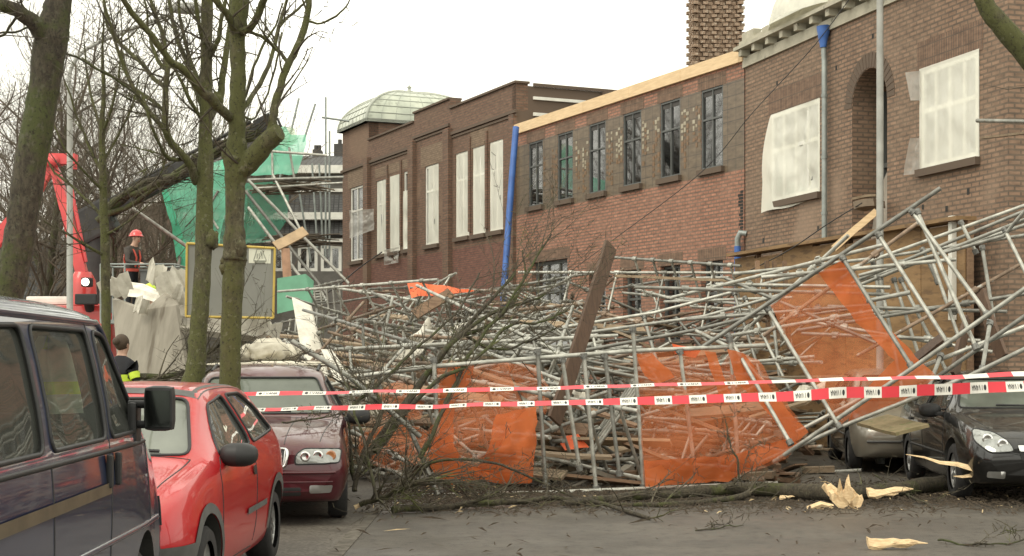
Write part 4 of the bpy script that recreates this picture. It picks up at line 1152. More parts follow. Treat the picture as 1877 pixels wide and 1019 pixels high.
# hi-vis vest hanging inside the van window
vm = tz.matrix_basis if False else Matrix.Translation(tz.location) @ Matrix.Rotation(R(93), 4, 'Z') @ Matrix.Diagonal((.92, .92, 1, 1))
def vest(u, v):
    w = (.15 + .06 * (1 - v)) * (1 if v < .8 else 1 - (v - .8) * 1.2)
    p = Vector((.66 + (u - .5) * 1.5 * w, -.60 - (u - .5) * .9 * w + .02 * math.sin(u * 11 + v * 3), 1.71 - .36 * (1 - v)))
    return vm @ p
mb = MB(); mb.grid(vest, 14, 12)
for i, f in enumerate(mb.f):
    j = i // 14
    if j in (3, 4) or (j > 9 and i % 14 in (2, 3)): mb.m[i] = 1
single('hanging_vest', mb, [M('white_vest', (.62, .64, .55), (.5, .52, .44), 6, .8), m_hivis], 'white vest with yellow reflective band hanging inside the side window of the dark van', 'vest')

# --- black saloon and grey hatchback at the right
b_st = [(-2.30, .45, .6, .6, .74, .85, .72, .92, .62, .95), (-2.2, .3, .74, .6, .84, .93, .80, 1.03, .64, 1.06), (-1.9, .24, .8, .58, .88, .96, .84, 1.12, .62, 1.17), (-1.45, .2, .84, .55, .9, .97, .87, 1.32, .60, 1.38),
        (-.9, .2, .84, .55, .9, .96, .88, 1.41, .61, 1.47), (-.1, .2, .84, .55, .9, .95, .88, 1.42, .62, 1.48), (.25, .2, .84, .55, .9, .95, .88, 1.37, .63, 1.43), (.62, .2, .84, .55, .9, .95, .87, 1.19, .68, 1.25),
        (1.0, .2, .84, .55, .9, .94, .86, 1.01, .75, 1.07), (1.2, .2, .84, .55, .9, .91, .84, .95, .76, 1.0), (1.65, .2, .82, .55, .89, .84, .82, .88, .70, .93), (2.0, .22, .78, .55, .85, .75, .78, .80, .65, .84),
        (2.18, .26, .68, .5, .77, .66, .71, .71, .58, .74), (2.27, .34, .56, .48, .65, .58, .6, .62, .5, .64)]
bz, bv = car(dict(name='black_saloon_car', label='black saloon with chrome grille bar and dusty bonnet under the raised scaffold at the right', cat='car', pos=(6.06, 18.95), rz=-94, st=b_st,
    paint=p_black, axles=(1.35, -1.35), wr=.32, arch=.37, track=.79, cabin=(-1.9, 1.1), xmid=.0, screen=m_dustscreen, gr=.05, z=0.0,
    glass=[(a, p) for a in 'LR' for p in ([(.80, 1.01), (.35, 1.32), (-.18, 1.365), (-.22, 1.01)], [(-.32, 1.01), (-.28, 1.365), (-.9, 1.34), (-1.2, 1.03)], [(-1.28, 1.05), (-1.0, 1.32), (-1.35, 1.25), (-1.55, 1.08)])] + [('F', [(-.72, 1.04), (.72, 1.04), (.55, 1.37), (-.55, 1.37)])],
    seams=[[(.92, .3), (.92, .9), (.82, 1.0)], [(-.27, 1.0), (-.27, .3)], [(-1.1, .95), (-1.0, .4)]], topseams=[[(1.15, -.74), (1.15, .74)], [(1.15, .72), (2.1, .58)], [(1.15, -.72), (2.1, -.58)]],
    seats=((-.1, .38), (-.1, -.38)), spokes=7))
for sg, ax in ((1, 'L'), (-1, 'R')):
    hl_ = [(sg * .40, .60), (sg * .66, .58), (sg * .79, .70), (sg * .77, .83), (sg * .58, .80), (sg * .45, .70)]
    ho = patch(bv, rounded(hl_, .05), 'F', .010, .035).build('headlight', m_lens, bz)
    for y, z in ((.52, .67), (.66, .72)):
        q = MB(); c = hit(bv, 'F', sg * y, z, .012); q.lathe([(c.x, .0), (c.x, .035), (c.x + .008, .055), (c.x - .003, .06)], 14, 'x', (0, c.y, c.z)); q.build('bulb_bowl', m_chrome, ho)
    pline(bv, rounded(hl_, .05), 'F', .010, .008, True).build('lamp_rim', m_black, ho)
    mr = MB(); ellipsoid(mr, (.68, sg * 1.0, 1.0), (.09, .13, .085), power=.75); mr.box((.72, sg * .9, .96), (.08, .1, .05), None, 0, .015); mr.build('side_mirror', m_black, bz)
    for x in (-.12, -1.0):
        mb = MB(); c = hit(bv, ax, x, .84, .012); mb.box(c, (.16, .03, .035), None, 0, .01); mb.build('door_handle', m_black, bz)
    pline(bv, [(1.0, .50), (-1.0, .52)], ax, .002, .018).build('side_trim', m_black, bz)
    patch(bv, rounded([(sg * .50, .30), (sg * .68, .31), (sg * .68, .38), (sg * .5, .38)], .02), 'F', .008, .03).build('fog_lamp', m_rim, bz)
patch(bv, rounded([(-.33, .50), (.33, .50), (.37, .68), (-.37, .68)], .04), 'F', .008, .03).build('grille', m_black, bz)
patch(bv, rounded([(-.35, .60), (.35, .60), (.37, .655), (-.37, .655)], .015), 'F', .022, .03).build('grille_bar', m_chrome, bz)
pl = patch(bv, [(-.26, .40), (.26, .40), (.26, .50), (-.26, .50)], 'F', .02, .08).build('number_plate', m_yellow, bz)
patch(bv, [(-.26, .405), (-.215, .405), (-.215, .495), (-.26, .495)], 'F', .024, .04).build('plate_strip', M('plate_blue', (.03, .06, .3), None, 4, .5), pl)
mb = pline(bv, [(.3, 1.05), (-.3, 1.06)], 'F', .014, .013); mb.build('wiper', m_black, bz)
mb = MB(); mb.box((.72, 0, .90), (.5, 1.4, .16), None, 0, .05); mb.build('dashboard', m_interior, bz)

sz, bv = car(dict(name='grey_hatchback', label='dusty grey hatchback parked behind the black saloon, half hidden by orange netting', cat='car', pos=(5.80, 23.3), rz=-96,
    st=[tuple([s[0] * 1.04] + [q * 1.03 for q in s[1:]]) for s in corsa_st], paint=p_silver, axles=(1.27, -1.27), wr=.30, arch=.35, track=.73, cabin=(-1.55, 1.05), xmid=.0, screen=m_dustscreen, z=0.0,
    glass=[(a, p) for a in 'LR' for p in ([(.78, 1.0), (.36, 1.33), (-.16, 1.38), (-.27, 1.01)], [(-.38, 1.02), (-.29, 1.38), (-.88, 1.38), (-1.2, 1.27), (-1.38, 1.06)])] + [('F', [(-.64, 1.01), (.64, 1.01), (.51, 1.37), (-.51, 1.37)])],
    seams=[[(.86, .30), (.86, .92)], [(-.31, 1.0), (-.33, .45)]], topseams=[[(1.06, -.64), (1.06, .64)]], seats=((-.1, .36),), spokes=7))
for sg, ax in ((1, 'L'), (-1, 'R')):
    patch(bv, rounded([(sg * .42, .62), (sg * .64, .63), (sg * .66, .77), (sg * .42, .74)], .03), 'F', .008, .04).build('headlight', m_lens, sz)
    mr = MB(); ellipsoid(mr, (.66, sg * .93, 1.03), (.08, .12, .08), power=.8); mr.build('side_mirror', m_black, sz)
    pline(bv, [(1.0, .52), (-1.0, .54)], ax, .0, .015).build('side_trim', m_bumpergrey, sz)
patch(bv, [(-.32, .58), (.32, .58), (.32, .68), (-.32, .68)], 'F', .006, .04).build('grille', m_black, sz)
mb = pline(bv, [(-.62, .46), (.62, .46)], 'F', .004, .02); mb.build('bumper_strip', m_bumpergrey, sz)
# ------------------------------------------------------------------ collapsed scaffold
TR = .027
def coupler(c, d, r=.042):
    mb = MB(); d = Vector(d).normalized()
    mb.tube(c - d * .035, c + d * .035, r, seg=8)
    e = d.orthogonal().normalized()
    mb.tube(c + e * .03, c + e * .075, .011, seg=6); mb.box(c + e * .04 + d * .0, (.03, .03, .03))
    return mb
def bigframe(name, label, cat, chords, rungs, clamps=True, extra=()):
    """frame in world coordinates: chords [(p,q)...], rungs [(p,q)...] each a mesh of its own"""
    base = min((p for c in chords for p in c), key=lambda p: p.z)
    t = thing(name, label, cat, Vector((base.x, base.y, max(0, base.z - .03))))
    for c in chords:
        mb = MB(); pts = list(c)
        mb.path(pts, [TR] * len(pts), 10); wpart('chord', mb, m_steel, t)
    for (p, q) in rungs:
        mb = MB(); mb.tube(p, q, TR * .95, seg=10); o = wpart('rung', mb, m_steel, t)
        if clamps:
            for e, f in ((p, q), (q, p)): wpart('coupler', coupler(e + (f - e).normalized() * .03, f - e), m_clamp, t, o)
    for nm, mb, m in extra: wpart(nm, mb, m, t)
    return t
# front frame standing on edge along the road
def fy(px): return lerp(18.0, 18.9, (px - 770) / 650)
ch_b = [P(768, 909, fy(768)), P(1000, 903, fy(1000)), P(1425, 886, fy(1425))]
ch_t = [P(655, 690, 18.3), P(790, 672, fy(790) + .06), P(1000, 655, fy(1000) + .06), P(1165, 643, fy(1165) + .06), P(1402, 633, fy(1402) + .06)]
fr = []
for (a, b, c, d) in ((795, 655, 808, 906), (985, 640, 1000, 893), (1030, 655, 1063, 862), (1070, 648, 1093, 900), (1108, 648, 1136, 872), (1160, 600, 1180, 897), (1246, 640, 1276, 880), (1338, 618, 1356, 890)):
    fr.append((P(a, b, fy(a) + .03), P(c, d, fy(c) + .03)))
front = bigframe('scaffold', 'long scaffold frame standing on edge on the road behind both tapes', 'scaffold frame', [ch_b, ch_t], fr)
# frame rising to the right
def ry(px): return lerp(18.6, 17.2, (px - 1290) / 580)
cu = [P(1288, 636, 18.8), P(1500, 495, ry(1500) + .5), P(1724, 345, ry(1724) + .4)]
cl_ = [P(1418, 847, 18.5), P(1665, 680, ry(1665)), P(1880, 528, ry(1880)), P(1960, 472, ry(1960))]
rr_ = []
for (a, b, c, d) in ((1333, 612, 1450, 815), (1405, 563, 1540, 785), (1543, 470, 1672, 674), (1608, 427, 1740, 634), (1670, 385, 1812, 580), (1680, 385, 1790, 640)):
    rr_.append((P(a, b, ry(a) + .43), P(c, d, ry(c) + .03)))
rising = bigframe('scaffold', 'bent scaffold frame climbing from the road to the upper right, before the plywood hoarding', 'scaffold frame', [cu, cl_], rr_)
low = bigframe('scaffold', 'low scaffold frame with dark underside sloping up over the bonnet of the black saloon', 'scaffold frame',
    [[P(1390, 850, 18.9), P(1560, 775, 18.4), P(1775, 690, 17.9), P(1960, 600, 17.3)], [P(1640, 745, 18.7), P(1885, 575, 18.0)], [P(1460, 792, 19.2), P(1700, 668, 18.8), P(1900, 590, 18.3)]],
    [(P(1700, 715, 18.1), P(1725, 650, 18.6)), (P(1800, 680, 17.9), P(1815, 590, 18.4)), (P(1670, 740, 18.2), P(1690, 700, 18.7))])
def tubepx(lst): return [P(*q) for q in lst]
bundle = bigframe('scaffold', 'bundle of clamped tubes running over the plywood hoarding towards the right edge', 'scaffold frame',
    [tubepx(c) for c in ([(1555, 493, 22.5), (1885, 374, 21)], [(1573, 513, 22.3), (1885, 384, 20.8)], [(1572, 524, 22.2), (1885, 400, 20.6)], [(1575, 505, 21.9), (1760, 455, 21.2), (1840, 432, 20.8), (1880, 385, 20.5)],
      [(1345, 502, 23.5), (1600, 474, 22.3), (1885, 430, 21)], [(1560, 520, 22.6), (1885, 410, 21.3)])],
    [(P(1600, 480, 22.4), P(1612, 540, 22.1)), (P(1690, 455, 21.8), P(1720, 520, 21.6)), (P(1760, 405, 21.3), P(1790, 465, 21.2)), (P(1840, 418, 20.8), P(1895, 530, 20.4)), (P(1638, 510, 22), P(1700, 700, 21.6)), (P(1800, 450, 21), P(1830, 640, 20.8)),
     (P(1612, 505, 22.0), P(1655, 720, 21.5)), (P(1650, 510, 21.9), P(1740, 690, 21.3)), (P(1706, 470, 21.5), P(1765, 640, 21.0))])
rail_ = bigframe('scaffold', 'kinked scaffold frame left of the plywood hoarding under the short blue downpipe', 'scaffold frame',
    [tubepx(c) for c in ([(1030, 600, 24), (1200, 573, 24), (1345, 535, 23.6), (1480, 500, 23)], [(1060, 612, 23.5), (1290, 580, 23.4), (1450, 535, 23)], [(1040, 648, 22), (1275, 605, 22), (1410, 572, 21.8)], [(1275, 606, 22), (1345, 640, 21.2), (1400, 700, 20.8)])],
    [(P(1345, 535, 23.6), P(1395, 690, 22.9)), (P(1410, 520, 23.2), P(1430, 700, 22.6)), (P(1365, 545, 23.4), P(1450, 720, 22.4)), (P(1180, 580, 24), P(1215, 700, 23)), (P(1090, 600, 24), P(1130, 720, 23.4))])
# thick loose pole ends at the front left and left of the estate car
for lab, pts, r in (('leaning grey pole at the left end of the front frame', [(745, 772, 18.4), (804, 908, 17.8)], .03),
                    ('long dark pole lying diagonally over the roof corner of the maroon estate', [(535, 625, 17.6), (640, 690, 17.5), (770, 800, 17.9)], .03),
                    ('short grey pole lying on the road right of the orange netting', [(1500, 867, 22), (1580, 862, 21.6)], .03),
                    ('short grey pole end sticking out across the rung of the rising frame', [(1588, 552, 18.3), (1668, 536, 18.2)], .028),
                    ('grey pole end sticking out right of the broken red brick corner window sheet', [(1791, 221, 22.2), (1960, 224, 20.5)], .03)):
    mb = MB(); mb.path(tubepx(pts), [r] * len(pts), 10)
    a, b = Vector(P(*pts[-1])), Vector(P(*pts[-2])); mb.tube(a + (a - b).normalized() * .002, a + (a - b).normalized() * .003, r * .75, seg=10, mi=1)
    single('scaffold_pole', mb, [m_steel, m_darkroom], lab, 'scaffold pole')

# nets
def tri_net(name, poly, label, seed, m=m_net, amp=.05, step=.10, cat='netting', root=None, bulge=.0, peak=.7):
    """net stretched over an outline of (px, py, Y) corners: a fine wrinkled cloth"""
    P2 = [Vector((a, b)) for a, b, _ in poly]
    st = 13.0
    pts = []
    for i in range(len(P2)):
        a, b = P2[i], P2[(i + 1) % len(P2)]; k = max(1, int((b - a).length / st))
        for j in range(k):
            q = a.lerp(b, j / k); w = (b - a).orthogonal().normalized() if (b - a).length else Vector((0, 0))
            pts.append(q + w * 4.0 * noise.noise(Vector((q.x * .05, q.y * .05, seed))))
    nb = len(pts)
    def inside(q):
        c = False
        for i in range(nb):
            a, b = pts[i], pts[i - 1]
            if (a.y > q.y) != (b.y > q.y) and q.x < (b.x - a.x) * (q.y - a.y) / (b.y - a.y) + a.x: c = not c
        return c
    x0, x1 = min(p.x for p in pts), max(p.x for p in pts); y0, y1 = min(p.y for p in pts), max(p.y for p in pts)
    x = x0 + st * .5
    while x < x1:
        y = y0 + st * .5
        while y < y1:
            q = Vector((x, y))
            if inside(q) and min((q - p).length for p in pts[:nb]) > st * .4: pts.append(q)
            y += st
        x += st
    v, e, f, *_ = delaunay_2d_cdt(pts, [(i, (i + 1) % nb) for i in range(nb)], [], 1, 1e-6)
    def depth(p):
        s_, w_ = 0, 0
        for (a, b, Y) in poly:
            w = 1 / ((p.x - a) ** 2 + (p.y - b) ** 2 + 400); s_ += w * Y; w_ += w
        q = Vector((p.x * .011, p.y * .016, seed))
        return s_ / w_ + amp * (noise.noise(q) * 2.2 + noise.noise(q * 3.1) * 1.0 + noise.noise(Vector((p.x * .05 + p.y * .02, p.y * .006, seed))) * .8)
    def bl(p):
        tx, ty = (p.x - x0) / (x1 - x0), (p.y - y0) / (y1 - y0)
        k = ty / peak if ty < peak else (1 - ty) / (1 - peak)
        return bulge * (max(0, min(1, k)) ** 1.4) * math.sin(max(0, min(1, tx)) * math.pi) ** .6
    mb = MB(); mb.add([P(p.x, p.y, depth(p) - bl(p)) for p in v], [tuple(q) for q in f], 0, True)
    if root is not None: return wpart(name, mb, m, root)
    return single(name, mb, m, label, cat)
tri_net('orange_net', [(800, 672, 18.3), (842, 664, 18.35), (930, 662, 18.5), (940, 700, 18.5), (965, 750, 18.45), (986, 798, 18.4), (972, 884, 18.2), (930, 886, 18.1), (880, 876, 18.0), (838, 886, 18.0), (806, 880, 18.0), (788, 850, 18.1), (772, 806, 18.3), (800, 770, 18.3)], 'orange debris net hanging like a sack in the left bay of the front frame', 1, amp=.09, bulge=.45, peak=.72)
tri_net('orange_net', [(836, 668, 18.28), (872, 664, 18.4), (862, 700, 18.3), (832, 740, 18.2), (830, 830, 18.1), (806, 800, 18.1), (806, 700, 18.2)], 'double fold of orange net at the left post of the front frame', 7, m_netfold, amp=.05)
tri_net('orange_net', [(910, 760, 18.2), (985, 745, 18.3), (983, 800, 18.3), (975, 884, 18.15), (900, 884, 18.0), (868, 872, 18.0), (895, 820, 18.1)], 'baggy lower fold of orange net beside the dark leaning plank', 8, m_netfold, amp=.08, bulge=.35, peak=.6)
tri_net('orange_net', [(1166, 648, 18.7), (1240, 640, 18.75), (1300, 642, 18.8), (1312, 680, 18.8), (1345, 640, 18.85), (1390, 660, 18.9), (1480, 792, 18.7), (1440, 842, 18.6), (1335, 880, 18.5), (1182, 890, 18.4)], 'wide orange net across the right bays of the front frame behind both tapes', 2, amp=.08, bulge=.3, peak=.8)
tri_net('orange_net', [(1333, 640, 18.75), (1365, 650, 18.8), (1425, 730, 18.8), (1482, 792, 18.6), (1455, 812, 18.55), (1385, 730, 18.7), (1350, 700, 18.7)], 'narrow torn orange net folded along the first slanting rung', 9, m_netfold, amp=.05)
tri_net('orange_net', [(1180, 845, 18.35), (1330, 835, 18.4), (1440, 805, 18.55), (1472, 815, 18.5), (1335, 882, 18.45), (1184, 892, 18.35)], 'orange net hem gathered low above the bottom tube', 10, m_netfold, amp=.05)
tri_net('orange_net', [(1412, 560, 18.9), (1480, 515, 18.75), (1548, 472, 18.6), (1600, 570, 18.4), (1668, 668, 18.2), (1600, 730, 18.4), (1540, 782, 18.5), (1470, 672, 18.7)], 'large orange net stretched in the rising frame below the plywood', 3, amp=.06, bulge=-.3, peak=.5)
tri_net('orange_net', [(1500, 500, 18.68), (1548, 474, 18.55), (1604, 575, 18.35), (1718, 692, 18.0), (1640, 742, 18.2), (1545, 783, 18.4), (1600, 700, 18.35), (1640, 660, 18.3), (1570, 590, 18.5)], 'folded darker edge of orange net hanging past the rising frame', 4, m_netfold, amp=.08, bulge=.15)
tri_net('orange_net', [(790, 790, 18.1), (826, 800, 18.0), (850, 850, 17.9), (905, 868, 17.75), (960, 868, 17.9), (972, 886, 18.1), (930, 888, 18.0), (880, 879, 17.85), (838, 888, 17.9), (806, 882, 18), (786, 850, 18.05)], 'gathered hem of orange net at the foot of the left bay', 12, m_netfold, amp=.05)
tri_net('orange_net', [(1166, 650, 18.6), (1196, 646, 18.65), (1236, 690, 18.6), (1205, 705, 18.55), (1180, 690, 18.55)], 'small doubled corner of orange net at the upper left of the wide net', 13, m_netfold, amp=.04)
tri_net('orange_net', [(1292, 642, 18.7), (1312, 645, 18.75), (1330, 700, 18.7), (1345, 730, 18.7), (1322, 735, 18.65), (1306, 690, 18.68)], 'drooping doubled strip of orange net left of the slanting rung', 14, m_netfold, amp=.05)
for lab, poly, sd_ in (('bright orange tarpaulin strip lying on top of the tangle before the dark brick wing', [(745, 515, 29), (800, 522, 29), (872, 533, 28.5), (820, 540, 28), (755, 546, 28)], 1),
                       ('small orange tarpaulin scrap low at the left behind the branches', [(655, 800, 19.5), (720, 772, 19.8), (782, 788, 19.6), (790, 840, 19.2), (730, 862, 19), (660, 850, 19.1)], 2),
                       ('orange tarpaulin flap hanging above the white bags in the middle of the tangle', [(690, 720, 20.5), (740, 690, 20.8), (782, 720, 20.5), (770, 770, 20.2), (700, 770, 20.2)], 3),
                       ('orange tarpaulin flap between the dark plank and the left net', [(930, 665, 20), (985, 670, 20.2), (1010, 720, 20), (1000, 760, 19.8), (950, 720, 19.8)], 4),
                       ('orange scrap on top rail above the wide net', [(1232, 630, 18.9), (1285, 640, 18.9), (1275, 655, 18.8), (1238, 648, 18.8)], 5),
                       ('orange scrap wedged under the boards left of the wide net', [(1020, 800, 20), (1060, 795, 20.2), (1080, 820, 20), (1035, 826, 19.8)], 6)):
    tri_net('orange_tarpaulin', poly, lab, 20 + sd_, m_net if sd_ in (2, 3, 4) else m_nettarp, .06, cat='tarpaulin')

# planks with their own place
def plank(label, a, b, w, th, m, name='plank', roll=0.0, seed=0):
    a, b = Vector(a), Vector(b); d = (b - a); L = d.length; d.normalize()
    sde = d.cross(Vector((0, 0, 1)));
    if sde.length < .05: sde = Vector((1, 0, 0))
    sde.normalize(); up = sde.cross(d).normalized()
    rt = Matrix.Rotation(roll, 3, d); sde = rt @ sde; up = rt @ up
    mb = MB(); rng = random.Random(seed); n = 8
    vs = []
    for i in range(n + 1):
        t = i / n; c = d * (L * t) + up * (.02 * math.sin(t * 3 + seed))
        j = rng.uniform(-.004, .004)
        for sx, sy in ((-1, -1), (1, -1), (1, 1), (-1, 1)): vs.append(c + sde * (sx * w / 2 + j) + up * sy * th / 2)
    fs = [tuple(reversed(range(4))), tuple(range(4 * n, 4 * n + 4))]
    for i in range(n):
        for k in range(4): fs.append((4 * i + k, 4 * i + (k + 1) % 4, 4 * i + 4 + (k + 1) % 4, 4 * i + 4 + k))
    mb.add(vs, fs)
    o = mb.build(name, m); o.location = a
    if label: tag(o, label, 'plank')
    return o
front_dir = R(90)
plank('tall dark brown plank leaning upright in the middle of the tangle', P(1014, 772, 18.9), P(1121, 449, 20.2), .235, .045, m_plankdark, roll=R(80), seed=1)
plank('short pale board sticking out towards the dark car under the rising frame', P(1600, 772, 19.2), P(1672, 785, 17.9), .42, .04, M('mossy_board', (.27, .215, .12), (.17, .14, .07), 5, .85, c3=(.13, .14, .05), s3=9), roll=R(14), seed=2)
plank('dark curved plank standing behind the rising frame near the right edge', P(1838, 655, 19.2), P(1798, 535, 19.6), .2, .045, m_plankdark, roll=R(85), seed=3)
plank('dark wet plank hanging below the rising frame left of the curved one', P(1752, 690, 18.9), P(1772, 585, 19.3), .2, .045, m_plankdark, roll=R(85), seed=4)
plank('dark plank end poking out at the tip of the large orange net', P(1665, 665, 18.8), P(1735, 618, 18.6), .16, .05, m_plankdark, roll=R(40), seed=5)
plank('pale diagonal plank leaning against the arched niche above the plywood', P(1528, 455, 24.6), P(1606, 388, 25.0), .11, .04, m_timber, roll=R(60), seed=6)
plank('brown splintered board rising left of the orange tarpaulin strip', P(760, 578, 26), P(828, 536, 26.3), .2, .04, m_plankmid, roll=R(50), seed=7)
plank('long pale board lying across the scaffold before the red brick wing', P(1130, 508, 27), P(1345, 512, 26), .14, .045, m_plank, seed=8)
plank('broken pale board pointing up before the grey house', P(505, 452, 36), P(560, 422, 36.3), .28, .04, M('raw_board', (.42, .30, .18), None, 5, .8), roll=R(50), seed=9)
plank('hanging pink brown board below the broken one before the grey house', P(528, 524, 36), P(523, 455, 36), .2, .04, M('raw_board_pink', (.42, .25, .16), None, 5, .8), roll=R(90), seed=10)
plank('pale loose lath sticking out by the right edge above the scaffold', P(1800, 250, 21.5), P(1950, 238, 20.4), .07, .03, m_plank, seed=11)
plank('thin board on tube stubs at the foot of the arched niche', P(1562, 364, 25.4), P(1606, 360, 25.3), .14, .04, m_plank, seed=12)
plank('dark plank lying over the sill below the arched niche', P(1575, 380, 25.4), P(1612, 372, 25.2), .5, .12, M('stone_sill_block', (.22, .17, .12), None, 6, .85), seed=13)

# plywood hoarding before the brown building
hd = thing('plywood_hoarding', 'orange brown plywood hoarding on timber posts along the foot of the brown building', 'hoarding', F2.pt(S2 - .5, 0, .35))
k = .55; i = 0
while k < S2 - .35:
    e = min(k + 1.22, S2 - .3)
    if abs(k - F2.s_of(1763)) > .6 or True:
        mb = MB(); top = 3.62 + .05 * math.sin(i * 2.1)
        lo = .08
        F2.box(mb, k + .004, e - .004, lo, min(2.42, top), .34 + .006 * (i % 2), .36 + .006 * (i % 2)); F2.box(mb, k + .004, e - .004, 2.43, top, .345 + .006 * (i % 2), .365 + .006 * (i % 2))
        for q in range(6): F2.box(mb, k + .06, k + .09, .5 + q * .55, .53 + q * .55, .365, .372)
        wpart('panel', mb, m_plywood, hd)
    mb = MB(); F2.box(mb, k - .04, k + .04, 0, 3.68, .24, .335); wpart('post', mb, m_plankmid, hd)
    k += 1.22; i += 1
mb = MB(); F2.box(mb, .5, S2 - .3, 3.66, 3.72, .2, .55); wpart('cap_board', mb, m_plywood, hd)
mb = MB(); F2.box(mb, F2.s_of(1790) - .05, F2.s_of(1790) + .05, 2.2, 3.75, .37, .45); wpart('white_post', mb, m_white, hd)
# timber studs standing behind the left end of the hoarding
for k, px in enumerate((1386, 1404, 1420, 1440)):
    plank('%s upright timber stud at the open left end of the plywood hoarding' % ('leftmost', 'second', 'third', 'rightmost')[k], P(px + 4, 640, 26), P(px, 478, 26), .14, .06, m_plankmid, name='timber_stud', roll=R(90), seed=30 + k)

# ------------------------------------------------------------------ the tangle: copies of a few frames and many loose tubes
SKY = [(430, 640), (470, 605), (520, 560), (560, 532), (640, 522), (745, 518), (870, 532), (1000, 512), (1100, 492), (1200, 496), (1300, 500), (1400, 492), (1500, 490), (1700, 470), (1900, 430)]
def ytop(px):
    for (a, b), (c, d) in zip(SKY, SKY[1:]):
        if a <= px <= c: return lerp(b, d, (px - a) / (c - a))
    return 700 if px < 430 else 430
def zmax(p):
    px = CX + p.x / p.y * FPX
    return max(.1, min(CAM_H + (HZ - ytop(px)) / FPX * p.y, .85 + (p.y - 18.6) * .27))
def front_of(p, m=.25):
    n1 = (p - F1.O).dot(F1.n); n2 = (p - F2.O).dot(F2.n); s2 = (p - F2.O).dot(F2.u)
    return n1 > m and (n2 > m + .2 or s2 > S2 + .2 or s2 < 0)
def okpt(p):
    px = CX + p.x / p.y * FPX
    if p.z < .03 or p.z > zmax(p): return False
    if px < 440 + max(0, (21 - p.y)) * 70 or not front_of(p): return False
    if p.y < 18.5 or (p.y < 21.5 and px > 1450) or (p.x > 4.75 and p.y < 25.6 and p.z < 2.1): return False
    if p.x < -1.3 and p.y < 19.6: return False
    return True
A_DIR = math.atan2(F1.u.y, F1.u.x)
rng = random.Random(77)
def rdir(along=.66):
    if rng.random() < along: y, pt_ = A_DIR + rng.gauss(0, .32), rng.gauss(0, .10)
    else: y, pt_ = rng.uniform(0, math.pi), rng.gauss(0, .55)
    d = Vector((math.cos(y) * math.cos(pt_), math.sin(y) * math.cos(pt_), math.sin(pt_)))
    return d if d.y > 0 or rng.random() < .5 else -d
def rpoint():
    while True:
        y = rng.uniform(18.7, 39) if rng.random() < .75 else rng.uniform(18.7, 26)
        px = rng.uniform(450, 1500)
        x = (px - CX) / FPX * y
        p = Vector((x, y, 0)); h = zmax(p)
        if h < .15: continue
        p.z = h * (1 - rng.random() ** 1.5 * .92)
        if okpt(p): return p
def place(o, p, d, roll):
    z = d.normalized(); x = z.orthogonal().normalized(); y = z.cross(x)
    m = Matrix((x, y, z)).transposed() @ Matrix.Rotation(roll, 3, 'Z')
    o.location = p; o.rotation_euler = m.to_euler()
def proto_frame(L, w, gap, diag=False):
    t = thing('ladder_frame', 'grey scaffold ladder frame lying in the collapsed tangle', 'scaffold frame', (0, 0, 0), 0, 'scaffold ladder frames in the tangle')
    for s_ in (-1, 1):
        mb = MB(); mb.tube((s_ * w / 2, 0, -L / 2), (s_ * w / 2, 0, L / 2), TR, seg=8); mb.build('chord', m_steel, t)
    n = int(L / gap); k = 0
    for i in range(n):
        z = -L / 2 + gap * (i + .5)
        mb = MB(); a, b = Vector((-w / 2, .0, z)), Vector((w / 2, 0, z + (gap * .8 if diag and i % 2 else 0)))
        mb.tube(a, b, TR * .85, seg=7)
        for e in (a, b): mb.tube(e - Vector((0, 0, .05)), e + Vector((0, 0, .05)), TR * 1.6, seg=7)
        mb.build('rung', m_steel, t)
    return t
protos = [(proto_frame(5.4, 1.3, .95), 5.4), (proto_frame(4.2, .45, .45, True), 4.2), (proto_frame(3.4, .75, .5), 3.4), (proto_frame(2.8, 1.1, .55), 2.8)]
used = [False] * 4
cnt = 0; tries = 0
while cnt < 66 and tries < 20000:
    tries += 1
    k = rng.randrange(4); o, L = protos[k]; p = rpoint(); d = rdir(.72)
    if not all(okpt(p + d * q * L * .48) for q in (-1, -.5, .5, 1)): continue
    c = o if not used[k] else dup(o); used[k] = True
    place(c, p, d, rng.uniform(0, 3.14)); cnt += 1
tubes = []
for L in (1.6, 2.6, 3.6, 5.0):
    mb = MB(); mb.tube((0, 0, -L / 2), (0, 0, L / 2), TR, seg=8)
    for q in (-.3, .22):
        mb.tube((0, 0, q * L - .05), (0, 0, q * L + .05), TR * 1.75, seg=8); mb.box((.04, 0, q * L), (.05, .04, .06))
    tubes.append((mb.build('scaffold_tube', m_steel), L))
for o, L in tubes: tag(o, 'bare grey steel tube lying loose in the collapsed scaffold tangle', 'scaffold tube', 'loose scaffold tubes in the tangle')
usedt = [False] * 4; cnt = 0; tries = 0
while cnt < 250 and tries < 40000:
    tries += 1
    k = rng.randrange(4); o, L = tubes[k]; p = rpoint(); d = rdir(.62)
    if not all(okpt(p + d * q * L * .48) for q in (-1, 1)): continue
    c = o if not usedt[k] else o.copy()
    if usedt[k]: COL.objects.link(c)
    usedt[k] = True
    if rng.random() < .22:
        c.material_slots[0].link = 'OBJECT'; c.material_slots[0].material = m_rust
    place(c, p, d, rng.uniform(0, 6.28)); cnt += 1
